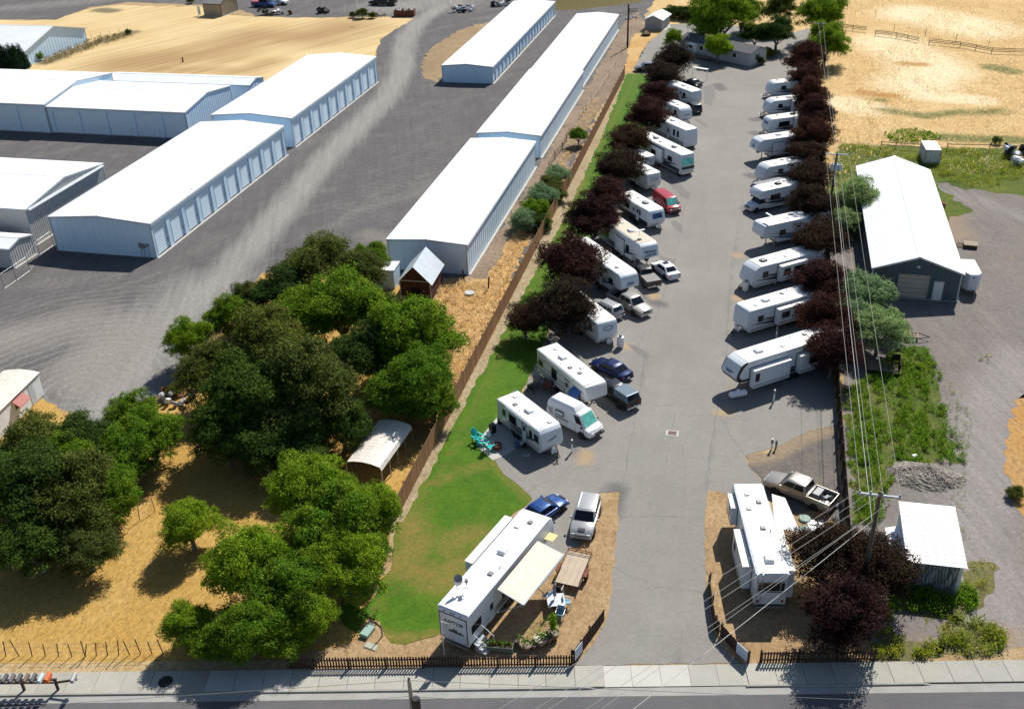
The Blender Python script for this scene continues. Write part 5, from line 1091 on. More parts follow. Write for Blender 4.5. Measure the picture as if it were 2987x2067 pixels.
# right row, from the street upwards
def S_(u0, u1, wins, dp=.75, z1_=2.95, z0_=.95): return (1, u0, u1, z0_, z1_, dp, wins)
r1 = rv('fifth_wheel_trailer', 'long fifth wheel with black-edged nose and two slide-outs, nearest the street in the right row', 'fifth wheel trailer', (1662, 806), 3.95, 220, 12.5, 'fifth', right=W2, left=[], slides=[S_(.55, .88, [(.85, .35, .7)], .7, 3.1, 1.0), S_(.18, .46, [(.33, 1.0, .6)], .7, 3.1, 1.0)], gfx=gfx_black, fslope=1.0, ac=(.75,), vents=(.55, .3))
f_ = r1['L'] / 2
for s in (-1, 1):
    pr = [(f_ - 1.25, 3.93), (f_ - 1.0, 3.9), (f_ - .5, 3.65), (f_ - .08, 2.8), (f_ + .02, 2.35), (f_ - .1, 1.98), (f_ - .5, 1.72), (f_ - 2.6, 1.63), (f_ - 2.6, 1.9), (f_ - .75, 2.0), (f_ - .35, 2.4), (f_ - .45, 2.8), (f_ - .85, 3.4), (f_ - 1.35, 3.8)]
    m2 = MB(); m2.prism(pr, *sorted((s * 1.235, s * 1.275))); m2.build('nose_edge', gfx_black, r1)
mb = MB(); mb.box(-.02, .02, -1.1, 1.1, -.22, .22); mb.build('lower_nose', gfx_black, r1, loc=(f_ - .1, 0, 1.98), rot=(0, R(35), 0))
mb = MB(); mb.box(-.01, .015, -.55, .55, -.05, .05); mb.box(-.01, .015, -.55, .2, -.2, -.12); mb.build('nose_graphic', gfx_blue, r1, loc=(f_ - .02, 0, 2.75), rot=(0, R(-8), 0))
r2 = rv('travel_trailer', 'white trailer with a flat blue-shaded nose and a two-window slide-out', 'travel trailer', (1673, 692), 3.4, 220, 10.8, 'trailer', right=W2, left=[(.84, .55, .55)], slides=[S_(.3, .68, [(.6, .8, .55), (.42, .9, .55)])], gfx=gfx_grey, fslope=.3, ac=(.72,), vents=(.85, .5))
r3 = rv('travel_trailer', 'white trailer with a rounded printed nose beside an upright propane tank', 'travel trailer', (1696, 594), 3.3, 220, 10, 'trailer', right=W2, left=[(.82, .6, .6)], slides=[S_(.3, .66, [(.58, .7, .6), (.42, 1.2, .6)])], gfx=gfx_black, fslope=1.0, ac=(.78,), acm=greyp, vents=(.5,))
front_print(r3, 'Jayco', r3['L'] / 2 - .25, 2.0, .36, R(18), gfx_grey, .3)
r4 = rv('fifth_wheel_trailer', 'white fifth wheel with a slanted pale nose and tall TV antenna', 'fifth wheel trailer', (1711, 503), 3.6, 217, 10, 'fifth', right=W2, left=[(.72, .7, .6), (.3, .8, .6)], gfx=gfx_blue, fslope=.3, ac=(.4,), vents=(.6, .5))
antenna(r4, r4['L'] * .36, .3, 3.63)
r5 = rv('motorhome', 'white cab-over motorhome with pale blue bonnet', 'motorhome', (1700, 426), 3.35, 218, 8.8, 'C', right=W2, left=[(.62, 1.3, .6), (.32, .6, .5)], gfx=gfx_grey, ac=(.5,), acm=dark, vents=(.64, .36))
f_ = r5['L'] / 2
loft([[(x, -w0, .5), (x, -w0, z), (x, -w0 * .75, z + .12), (x, w0 * .75, z + .12), (x, w0, z), (x, w0, .5)] for (x, w0, z) in ((f_ - 2.32, .98, 1.25), (f_ - 1.0, .98, 1.22), (f_ - .3, .95, 1.12), (f_, .86, .85))], 'bonnet', carpaint('pale_blue_paint', (.5, .56, .62), 0), r5)
mb = MB(); mb.hexa([(f_ - 2.32, -.95, 1.25), (f_ - 1.15, -.95, 1.25), (f_ - 1.15, .95, 1.25), (f_ - 2.32, .95, 1.25)], [(f_ - 2.32, -.9, 2.08), (f_ - 1.75, -.85, 2.08), (f_ - 1.75, .85, 2.08), (f_ - 2.32, .9, 2.08)]); mb.build('windscreen', gl, r5)
mb = MB(); mb.box(f_ - .02, f_ + .08, -.95, .95, .42, .62); mb.build('front_bumper', chrome, r5, bevel=.03)
mb = MB(); mb.box(f_ - .05, f_ + .02, -.5, .5, .68, .95); mb.build('grille', dark, r5)
mb = MB(); mb.hexa([(-2.8, -1.27, 3.2), (2.2, -1.27, 3.2), (2.2, -3.4, 2.75), (-2.8, -3.4, 2.75)], [(-2.8, -1.27, 3.24), (2.2, -1.27, 3.24), (2.2, -3.4, 2.79), (-2.8, -3.4, 2.79)]); mb.build('awning', M('grey_canvas', (.22, .22, .23), .8), r5)
for xx in (-2.7, 2.1): mb = MB(); mb.tube([(xx, -3.35, 2.75), (xx, -1.3, 1.1)], .025, 5); mb.build('awning_arm', trim_w, r5)
r6 = rv('travel_trailer', 'white trailer with a blue and dark printed nose behind the cab-over motorhome', 'travel trailer', (1722, 371), 3.1, 216, 9.5, 'trailer', right=W2, left=[(.72, .6, .6), (.4, .6, .6)], gfx=gfx_grey, fslope=.9, ac=(.42,), acm=dark, vents=(.75, .6))
mb = MB(); mb.add([(0, -.9, .2), (0, .1, -.45), (0, .95, .35), (0, .1, .0), (.02, -.9, .2), (.02, .1, -.45), (.02, .95, .35), (.02, .1, .0)], [(0, 1, 2, 3), (4, 5, 6, 7), (0, 1, 5, 4), (1, 2, 6, 5), (2, 3, 7, 6), (3, 0, 4, 7)]); mb.build('nose_graphic', gfx_blue, r6, loc=(r6['L'] / 2 - .12, 0, 1.9), rot=(0, R(-14), 0))
r7 = rv('fifth_wheel_trailer', 'white fifth wheel with black-outlined slide-outs and swooping stripes', 'fifth wheel trailer', (1710, 311), 3.75, 212, 11.5, 'fifth', right=W2, left=[], slides=[S_(.62, .78, [], .35, 2.9, 1.4), S_(.3, .5, [(.4, .6, .6)], .5, 2.9, 1.0)], gfx=gfx_black, fslope=1.0, ac=(.66,), vents=(.4,))
mb = MB(); mb.lathe([(.3, 0), (.28, .02)], 16, axis='x'); mb.build('nose_badge', gfx_blue, r7, loc=(r7['L'] / 2 + .0, 0, 2.6))
r8 = rv('travel_trailer', 'white trailer with black side panels and a dark blue nose print', 'travel trailer', (1731, 265), 3.15, 210, 8.8, 'trailer', right=W2, left=[(.7, 1.6, .7)], slides=[S_(.25, .52, [(.4, 1.2, .6)])], gfx=gfx_black, fslope=.6, ac=(.48,), acm=dark)
front_window(r8, r8['L'] / 2 - .17, 2.35, 1.2, .4, R(16), gfx_blue)
r9 = rv('travel_trailer', 'white trailer with a sloped glassy nose and dark slide-out near the end of the row', 'travel trailer', (1736, 224), 3.1, 207, 8.5, 'trailer', right=W2, left=[(.76, .6, .55)], slides=[S_(.3, .55, [(.45, 1.0, .6)])], gfx=gfx_grey, fslope=.95)
front_window(r9, r9['L'] / 2 - .3, 2.1, 1.6, .9, R(22), glass('pale_glass', (.12, .16, .2)))
r10 = rv('travel_trailer', 'farthest white trailer of the right row with swirling stripes', 'travel trailer', (1739, 184), 3.1, 204, 8.5, 'trailer', right=W2, left=[(.72, .7, .6)], gfx=gfx_grey, fslope=.8, vents=(.6, .8))
# toy hauler by the street
th = rv('toy_hauler', 'long white toy hauler lettered Raptor with its striped awning out', 'toy hauler', (1207, 1155), 3.85, 70, 13, 'fifth', Wd=2.65, rear_px=(1018.5, 1376.5), left=[(.3, .6, .5)], right=[(.08, 1.0, .55), (.24, .5, .6), (.40, .8, .75)], slides=[(1, .38, .84, .95, 3.8, .8, [])], gfx=gfx_grey, fslope=.7, door=False, ac=(.55,), vents=(.12, .35, .78, .85), ladder=False)
f_ = th['L'] / 2
mb = MB(); mb.box(-.03, .0, -1.15, 1.15, -.0, 2.3); rd = mb.build('rear_ramp_door', rvwhite, th, loc=(-f_, 0, 1.05))
m2 = MB(); [m2.box(*q) for q in ((-.035, .0, -1.22, -1.16, -.05, 2.4), (-.035, 0, 1.16, 1.22, -.05, 2.4), (-.035, 0, -1.22, 1.22, 2.31, 2.38))]; m2.build('ramp_frame', gfx_black, rd)
front_print(th, 'RAPTOR', -f_ - .045, 2.72, .44, 0, gfx_black, .35, flip=True)
m2 = MB()
for k in range(9):
    y_ = -.8 + k * .18; hh = (.16, .3, .22, .42, .5, .36, .24, .3, .14)[k]; m2.add([(-.045, y_ - .16, 0), (-.045, y_ + .2, 0), (-.045, y_ + .02, hh), (-.03, y_ - .16, 0), (-.03, y_ + .2, 0), (-.03, y_ + .02, hh)], [(0, 1, 2), (3, 4, 5), (0, 1, 4, 3), (1, 2, 5, 4), (2, 0, 3, 5)])
m2.build('mountain_graphic', gfx_grey, th, loc=(-f_, 0, 1.75))
for y_ in (-.7, -.15, 0, .15, .7): mb = MB(); mb.box(-.05, 0, y_ - .05, y_ + .05, -.03, .03); mb.build('marker_light', gfx_black, th, loc=(-f_, 0 + 0, 3.62))
def to_local(t_, p_):
    m_ = (Matrix.Translation(t_.location) @ Matrix.Rotation(t_.rotation_euler[2], 4, 'Z') @ Matrix.Diagonal((*t_.scale, 1))).inverted(); return m_ @ Vector(p_)
cv = M('striped_canvas', (.66, .60, .48), .8, var=.1, dirt=.05); cv2 = M('cream_canvas', (.74, .70, .6), .8)
ia, ib, oa, ob = (to_local(th, p_) for p_ in (at(1120, 1326, 3.1), at(1211, 1217, 3.1), at(1178.6, 1362, 2.35), at(1270, 1247, 2.35)))
n_ = 22
for i in range(n_):
    u0, u1 = i / n_, (i + 1) / n_ - .001
    q = [ia.lerp(oa, u0), ib.lerp(ob, u0), ib.lerp(ob, u1), ia.lerp(oa, u1)]
    mb = MB(); mb.hexa(q, [a_ + Vector((0, 0, .015 + .004 * (i % 2))) for a_ in q]); mb.build('awning_strip', cv if i % 2 else cv2, th)
for o_, i_ in ((oa, ia), (ob, ib)):
    mb = MB(); mb.tube([o_, i_], .04, 5); mb.tube([o_, (i_.x, -1.34, 1.0)], .035, 5); mb.build('awning_arm', trim_w, th)
mb = MB(); mb.tube([oa, ob], .07, 8); mb.build('awning_roller', trim_w, th)
mb = MB(); mb.box(-.38, .38, -.05, .02, 0, 1.95); dd = mb.build('door', rvwhite, th, bevel=.02, loc=(-f_ + 3.2, -1.33, .85)); m2 = MB(); m2.box(-.2, .2, -.07, .0, 1.1, 1.7); m2.build('door_window', gl, dd)
mb = MB(); mb.box(f_ - 1.9, f_ - .95, -2.2, -1.36, 2.5, 2.54); mb.build('window_awning', M('yellow_canvas', (.62, .52, .26), .8), th)
sd_ = thing('satellite_dish', 'small satellite dish on a folding frame near the rear of the toy hauler roof', 'satellite dish', at(1040, 1318, 3.9)[:], R(20))
m2 = MB(); m2.lathe([(.0, 0), (.2, .03), (.36, .12), (.38, .13), (.36, .10), (.2, .0)], 18); m2.build('dish', greyp, sd_, smooth=True, loc=(-.3, .1, .45), rot=(R(60), 0, R(40)))
m2 = MB(); m2.tube([(-.3, 0, 0), (-.3, .1, .45)], .03, 5); m2.tube([(-.35, -.3, .03), (.35, -.3, .03), (.35, .3, .03), (-.35, .3, .03), (-.35, -.3, .03)], .02, 5); m2.tube([(.3, 0, .03), (.3, 0, .35)], .03, 5); m2.build('frame', dark, sd_)
m2 = MB(); m2.box(.2, .42, -.1, .1, .3, .5); m2.build('receiver_box', greyp, sd_)
# motorhome-like fifth wheel beside the east fence
br = rv('fifth_wheel_trailer', 'big fifth wheel with ladder and wide rear window between the drive and the east fence', 'fifth wheel trailer', (1684, 1088), 3.8, 100, 12, 'fifth', Wd=2.45, rear_px=(1741, 1294), left=[(.85, .5, .5)], right=[(.2, .8, .6)], slides=[(1, .72, .88, 1.5, 3.3, .55, [(.77, .3, .5)]), (1, .13, .5, .95, 3.2, .75, [(.42, .4, .5)]), (-1, .05, .55, .95, 3.65, .6, [])], gfx=None, fslope=.6, ac=(.14,), vents=(.82, .73, .66, .45), ladder=True)
f_ = br['L'] / 2
mb = MB(); mb.box(-.03, .02, -1.0, 1.0, -.6, .42); rw_ = mb.build('rear_window', gl, br, bevel=.03, loc=(-f_, 0, 2.6))
m2 = MB(); [m2.box(-.04, 0, a0, a0 + .05, -.42, .42) for a0 in (-.72, .7)]; m2.box(-.04, 0, -1.06, 1.06, .42, .5); m2.box(-.04, 0, -1.06, 1.06, -.5, -.42); m2.build('frame', trim_w, rw_)
q = [to_local(br, at(*c_, h_)) for c_, h_ in (((1738, 1112), 3.15), ((1768, 1121), 2.9), ((1803, 1200), 2.4), ((1745, 1188), 3.15))]
mb = MB(); mb.hexa(q, [a_ + Vector((0, 0, .03)) for a_ in q]); mb.build('awning', M('white_canvas', (.66, .66, .66), .7), br)
mb = MB(); mb.tube([q[2], (q[2].x + .2, -1.28, 1.3)], .03, 5); mb.tube([q[1], (q[1].x, -1.28, 1.3)], .03, 5); mb.build('awning_arm', trim_w, br)
for v_ in bpy.data.objects:
    for k_ in ('L', 'W', 'H'):
        if k_ in v_: del v_[k_]
# enclosed trailer and car hauler
et = thing('enclosed_trailer', 'white enclosed cargo trailer standing against the east side of the teal workshop', 'trailer', (at(2183, 600, 2.4))[:2] + (0,) if False else (23.4, 106.2, .01), R(-86))
m2 = MB(); m2.slab([(-2.0, -.85), (1.4, -.85), (1.95, -.45), (1.95, .45), (1.4, .85), (-2.0, .85)], .5, 2.35); m2.build('body', rvwhite, et, bevel=.06, smooth=True)
m2 = MB(); m2.slab([(-1.9, -.8), (1.35, -.8), (1.85, -.42), (1.85, .42), (1.35, .8), (-1.9, .8)], 2.35, 2.38); m2.build('roof', rvroof, et)
m2 = MB(); m2.tube([(1.6, .5, .45), (2.9, 0, .45)], .05, 5); m2.tube([(1.6, -.5, .45), (2.9, 0, .45)], .05, 5); m2.tube([(2.5, 0, 0), (2.5, 0, .8)], .04, 5); m2.build('tow_hitch', dark, et)
m2 = MB(); m2.lathe([(.09, 0), (.08, .02)], 10, axis='x'); m2.build('round_vent', dark, et, loc=(1.96, 0, 2.0))
for s in (-1, 1): wheel(et, -.3, s * .9, .3, .2)
ut = thing('flatbed_trailer', 'low flatbed utility trailer with a worn plywood deck and rusty rails', 'trailer', at(1292, 1281, .5)[:2] + (.03,), (at(1307, 1245, .5) - at(1277, 1314, .5)).to_2d().angle_signed(Vector((1, 0))) if False else math.atan2(*reversed((at(1307, 1245, .5) - at(1277, 1314, .5))[:2])))
uL = (at(1307, 1245, .5) - at(1277, 1314, .5)).length; uW = 1.75
for i in range(4): m2 = MB(); m2.box(-uL / 2, uL / 2, -uW / 2 + i * uW / 4 + .006, -uW / 2 + (i + 1) * uW / 4 - .006, .48, .53); m2.build('deck_plank', M('pale_plywood', (.46, .38, .29), .85, var=.12, dirt=.2, rand=.12), ut)
m2 = MB()
for s in (-1, 1):
    m2.tube([(-uL / 2, s * uW / 2, .85), (uL / 2, s * uW / 2, .85)], .03, 5)
    for q in (-.5, -.17, .17, .5): m2.tube([(q * uL, s * uW / 2, .5), (q * uL, s * uW / 2, .85)], .025, 5)
for z in (.68, .85): m2.tube([(uL / 2, -uW / 2, z), (uL / 2, uW / 2, z)], .03, 5)
m2.build('side_rail', rust, ut)
m2 = MB(); m2.tube([(uL / 2, .5, .45), (uL / 2 + 1.1, 0, .45)], .04, 5); m2.tube([(uL / 2, -.5, .45), (uL / 2 + 1.1, 0, .45)], .04, 5); m2.build('tow_hitch', rust, ut)
for s in (-1, 1): wheel(ut, -.3, s * (uW / 2 + .14), .32, .2)
for s in (-1, 1): m2 = MB(); m2.box(-.75, .15, s * (uW / 2 + .14) - .13, s * (uW / 2 + .14) + .13, .66, .7); m2.build('fender', rust, ut)

# ---------------------------------------------------------------- foliage
def leafmat(name, c, c2, trans=.25, rough=.85):
    n = NT(name); g = n.n('NewGeometry')
    f = n.noise(.55, 4, .7)
    o = n.mix(n.ramp(f, [(.35, (0, 0, 0)), (.65, (1, 1, 1))]), c, c2)
    o = n.mix(1.0, o, n.ramp(g.outputs['Random Per Island'], [(0, (.5, .5, .5)), (.75, (1.1, 1.1, 1.05)), (1, (1.9, 1.75, 1.3))]), 'MULTIPLY')
    oi = n.n('ObjectInfo'); o = n.mix(1.0, o, n.ramp(oi.outputs['Random'], [(0, (.8, .86, .9)), (.5, (1.05, 1, .95)), (1, (1.3, 1.18, .9))]), 'MULTIPLY')
    n.out(o, rough, 0, .08)
    tr = n.n('BsdfTranslucent'); n.l(o, tr.inputs[0]); mx = n.n('MixShader'); mx.inputs[0].default_value = trans
    n.l(n.b.outputs[0], mx.inputs[1]); n.l(tr.outputs[0], mx.inputs[2]); n.l(mx.outputs[0], n.t.nodes['Material Output'].inputs[0]); return n.m
lf_plum = leafmat('plum_leaves', (.044, .016, .021), (.064, .030, .024), .28)
lf_plum2 = leafmat('bronze_plum_leaves', (.052, .036, .021), (.036, .018, .016), .22)
lf_bright = leafmat('bright_green_leaves', (.13, .27, .014), (.27, .38, .03), .45)
lf_green = leafmat('green_leaves', (.08, .20, .014), (.19, .29, .026), .42)
lf_dark = leafmat('dark_green_leaves', (.036, .080, .016), (.07, .125, .024), .32)
lf_olive = leafmat('olive_green_leaves', (.075, .115, .022), (.125, .15, .038), .34)
lf_silver = leafmat('silvery_leaves', (.19, .32, .15), (.27, .38, .22), .35)
lf_con = leafmat('conifer_needles', (.012, .035, .022), (.025, .055, .03), .1)
lf_straw = leafmat('straw_blades', (.62, .48, .28), (.72, .60, .40), .6)
lf_weed = leafmat('weed_leaves', (.12, .26, .016), (.21, .34, .03), .55)
lf_weedy = leafmat('yellow_green_weeds', (.24, .32, .02), (.34, .36, .05), .5)
barkm = M('tree_bark', (.17, .145, .12), .9, var=.3, scale=4)
def quads_mesh(name, C, N, U, sx, sy, mat):
    """leaf quads: centres C, normals N, up U, half sizes"""
    V = np.cross(N, U); V /= np.linalg.norm(V, axis=1)[:, None] + 1e-9; U = np.cross(V, N)
    a = U * sy[:, None]; b = V * sx[:, None]
    P = np.stack([C - a, C + b * 1.0 - a * .1, C + a, C - b * 1.0 - a * .1], 1).reshape(-1, 3)
    n = len(C); me = bpy.data.meshes.new(name); me.vertices.add(4 * n); me.vertices.foreach_set('co', P.astype(np.float32).ravel())
    me.loops.add(4 * n); me.loops.foreach_set('vertex_index', np.arange(4 * n, dtype=np.int32))
    me.polygons.add(n); me.polygons.foreach_set('loop_start', np.arange(0, 4 * n, 4, dtype=np.int32)); me.polygons.foreach_set('loop_total', np.full(n, 4, np.int32))
    me.update(); me.validate(); me.materials.append(mat); return me
def unit(n): v = nr.normal(size=(n, 3)); return v / np.linalg.norm(v, axis=1)[:, None]
def crown_mesh(name, r, n_lobes, n_leaf, leaf, mat, flat=.85, lobe=.42, ragged=.25, droop=0, shape='round', ngap=0):
    """crown of overlapping leafy clumps; origin at crown centre, nominal radius r"""
    cs = []; rs = []
    for i in range(n_lobes):
        v = unit(1)[0]; v[2] = v[2] if v[2] > -.5 else -v[2] * .5
        d = r * (1 - lobe * .75) * nr.uniform(.35, 1.0) ** .6
        if shape == 'cone': zz = -1 + 1.9 * nr.random() ** 1.2; k = max(.12, (1.1 - zz) / 2.1); c = np.array([v[0] * r * k * .7, v[1] * r * k * .7, zz * r]); rr = r * lobe * (.35 + .65 * k)
        else: c = v * d * np.array([1, 1, flat]); rr = r * lobe * nr.uniform(.35, 1.25)
        cs.append(c); rs.append(rr)
    cs = np.array(cs); rs = np.array(rs); tw = n_leaf // 7
    idx = nr.choice(n_lobes, tw, p=rs ** 2 / (rs ** 2).sum())
    dirs = unit(tw); dirs[:, 2] = np.where(dirs[:, 2] < -.55, -dirs[:, 2], dirs[:, 2])
    rad = rs[idx] * nr.uniform(.55, 1.0 + ragged, tw) ** .5
    if shape != 'cone': dirs[:, 2] = np.where((dirs[:, 2] < -.1) & (nr.random(tw) < .7), -dirs[:, 2], dirs[:, 2])
    T = cs[idx] + dirs * rad[:, None] * (np.array([1, 1, .62]) if shape != 'cone' else 1)
    if shape != 'cone':    # lobes drawn out into sprays
        ax = cs / (np.linalg.norm(cs, axis=1)[:, None] + 1e-6) + unit(n_lobes) * .6; ax /= np.linalg.norm(ax, axis=1)[:, None]
        T += ax[idx] * ((dirs * ax[idx]).sum(1) * rad * .45)[:, None]
    T[:, 2] -= droop * nr.uniform(0, 1, tw) * rs[idx]
    st = nr.random(tw) < .12; T[st] += (dirs[st] * .6 + unit(int(st.sum())) * .5 + np.array([0, 0, .25])) * r * nr.uniform(.02, .14, (int(st.sum()), 1))   # stray shoots
    T *= 1 + .13 * sum(np.sin(T @ (nr.normal(size=3) * 2.2 / r) + k_) for k_ in range(3))[:, None] * .6 if False else 1
    C = np.repeat(T, 7, 0) + nr.normal(size=(tw * 7, 3)) * leaf * 1.15 * np.array([1.0, 1.0, .8])
    D = np.repeat(dirs, 7, 0); N = D * .7 + unit(len(C)) * .8 + np.array([0, 0, .35]); N /= np.linalg.norm(N, axis=1)[:, None]
    U = unit(len(C)) + D * .6; s = leaf * nr.uniform(.55, 1.15, len(C))
    return quads_mesh(name, C, N, U, s * .55, s, mat)
def trunk_mesh(r, h, n_limb=5, thick=.16, spread=.7):
    m = MB(); m.tube([(0, 0, -.1), (.05, .03, h * .5), (0, .05, h)], [thick * 1.25, thick, thick * .8], 8)
    for i in range(n_limb):
        a = i * 2 * math.pi / n_limb + rnd.random(); q = rnd.uniform(.5, .9) * r * spread; z = h * rnd.uniform(.7, 1)
        m.tube([(0, 0, z * .9), (math.cos(a) * q * .4, math.sin(a) * q * .4, z + r * .35), (math.cos(a) * q, math.sin(a) * q, z + r * rnd.uniform(.6, 1.1))], [thick * .6, thick * .4, thick * .12], 6)
    for i in range(9):      # bare twigs poking out of the foliage
        v = unit(1)[0]; v[2] = abs(v[2]) * .8 + .1; z = h + r * .35; e_ = r * rnd.uniform(.85, 1.12)
        a0 = Vector((v[0] * r * .3, v[1] * r * .3, z)); a1 = Vector((v[0] * e_, v[1] * e_, z + v[2] * e_ * .75)); am = a0.lerp(a1, .6) + Vector((rnd.uniform(-.2, .2), rnd.uniform(-.2, .2), .1)) * r * .3
        m.tube([a0, am, a1], [thick * .22, thick * .13, thick * .05], 4, False)
    return m.mesh('trunk', barkm, smooth=True)
SPEC = {}
def species(key, r, variants, **kw): SPEC[key] = (r, [crown_mesh('crown', r, **kw) for _ in range(variants)], [trunk_mesh(r, r * .7, 6, .07 * r) for _ in range(2)])
species('plum', 3.0, 3, n_lobes=80, n_leaf=42000, leaf=.088, mat=lf_plum, flat=1.0, lobe=.30, ragged=.35)
species('bronze', 3.0, 2, n_lobes=80, n_leaf=42000, leaf=.088, mat=lf_plum2, flat=1.0, lobe=.30, ragged=.35)
species('locust', 4.0, 3, n_lobes=85, n_leaf=60000, leaf=.105, mat=lf_bright, flat=.95, lobe=.24, ragged=.3, droop=.5)
species('green', 4.0, 3, n_lobes=80, n_leaf=58000, leaf=.11, mat=lf_green, flat=1.0, lobe=.25, ragged=.35)
species('dark', 4.0, 2, n_lobes=75, n_leaf=52000, leaf=.11, mat=lf_dark, flat=1.0, lobe=.26, ragged=.35)
species('drab', 4.0, 2, n_lobes=80, n_leaf=48000, leaf=.105, mat=lf_olive, flat=1.0, lobe=.23, ragged=.45)
species('silver', 3.0, 2, n_lobes=70, n_leaf=38000, leaf=.085, mat=lf_silver, flat=1.0, lobe=.28, ragged=.3)
species('conifer', 2.5, 2, n_lobes=70, n_leaf=16000, leaf=.13, mat=lf_con, lobe=.4, shape='cone', ragged=.3)
def tree(px, py, rpx, sp, label, name='tree', group=None, cat='tree', zr=1.0, kz=1.0, base=None):
    rpx *= {'plum': 1.04, 'bronze': 1.06, 'silver': 1.3, 'conifer': 1.0}.get(sp, 1.27 if (px < 1000 and py > 560) else 1.38 if (py < 130 and px > 1480) else 1.12)
    r = rpx / pxm(px, py); zc = r
    for _ in range(2): r = rpx / (pxm(px, py) * (CAMH / (CAMH - zc))); zc = base if base is not None else r * .88 * kz + .35
    p = at(px, py, zc); R0, cr, tk = SPEC[sp]; k = r / R0
    t = thing(name, label, cat, (p.x, p.y, 0), 0, group)
    c = bpy.data.objects.new('crown', rnd.choice(cr)); link(c, t); c.location = (0, 0, zc); c.scale = (k, k, k * kz); c.rotation_euler = (0, 0, rnd.uniform(0, 6.28))
    q = bpy.data.objects.new('trunk', rnd.choice(tk)); link(q, t); q.scale = (k, k, zc / (R0 * 1.5)); q.rotation_euler = (0, 0, rnd.uniform(0, 6.28)); return t
PL = 'purple-leaved plum tree '
GP = 'purple-leaved plums lining the camping pitches'
left_plums = [(1183, 722, 46, 'bronze', 'small bronze one standing over the lawn'), (1268, 700, 74, 'bronze', 'big bronze one nearest the street in the left row'),
 (1288, 597, 76, 'plum', 'broad one over the rear of the Jazz fifth wheel'), (1335, 500, 68, 'plum', 'wide one over the rear of the Montana fifth wheel'), (1372, 442, 48, 'plum', 'one behind the short trailer with the blue front window'),
 (1397, 378, 56, 'bronze', 'dense round one behind the boxy panelled trailer'), (1418, 318, 50, 'bronze', 'round one behind the dark-striped motorhome'), (1458, 262, 50, 'plum', 'one over the older grey-skirted motorhome'), (1478, 220, 42, 'plum', 'one over the dark-nosed trailer of the left row'),
 (1494, 172, 42, 'bronze', 'one over the farthest trailer of the left row'), (1517, 138, 42, 'bronze', 'last one of the left row by the manufactured home deck')]
for (x, y, r, sp_, lb) in left_plums: tree(x, y, r, sp_, PL + lb, 'plum_tree', GP, kz=.9)
right_plums = [(1824, 135, 38, 'plum', 'farthest one of the right row'), (1824, 178, 34, 'plum', 'one beside the swirl-striped last trailer'), (1836, 218, 40, 'plum', 'one beside the glassy-nosed trailer'), (1846, 262, 42, 'plum', 'one behind the black-panelled trailer'), (1840, 310, 44, 'plum', 'one behind the fifth wheel with outlined slide-outs'),
 (1826, 352, 38, 'bronze', 'one behind the blue-nosed trailer, left of the power poles'), (1832, 402, 44, 'bronze', 'one behind the cab-over motorhome'), (1840, 468, 50, 'bronze', 'one behind the slant-nosed fifth wheel'), (1852, 545, 52, 'bronze', 'one beside the silvery tree, behind the Jayco trailer'),
 (1855, 640, 56, 'plum', 'one behind the flat-nosed trailer'), (1868, 728, 62, 'plum', 'one over the rear of the black-edged fifth wheel'), (1885, 795, 58, 'plum', 'nearest one of the right row, over the fence by the small deck')]
for (x, y, r, sp_, lb) in right_plums: tree(x - 9, y, r * 1.12, sp_, PL + lb, 'plum_tree', GP, kz=.95)
for (x, y, r, sp_, lb) in [(1862, 1255, 84, 'bronze', 'beside the big fifth wheel near the street'), (1895, 1380, 96, 'plum', 'spreading over the street fence corner'), (1972, 1275, 84, 'bronze', 'under the near power pole, against the white-roofed shed')]: tree(x, y, r, sp_, PL + lb, 'plum_tree', 'plums in the street corner', kz=.95)
for (x, y, r, lb, kz) in [(1923, 452, 44, 'beside the upper west wall of the teal workshop', 1), (1905, 500, 30, 'low against the workshop wall below its larger twin', .9), (1948, 668, 50, 'in front of the left corner of the teal workshop', 1), (1928, 720, 40, 'leaning over the fence beside the plums', 1), (1982, 745, 50, 'at the head of the green weed bed, nearest the small deck', .9), (2018, 738, 26, 'smallest, at the edge of the gravel beside the flat trailer frame', .8)]:
    tree(x, y, r, 'silver', 'silvery green bushy tree ' + lb, 'silver_leaved_tree', 'silvery trees by the workshop', kz=kz)
GT = 'green trees in the dry lot'
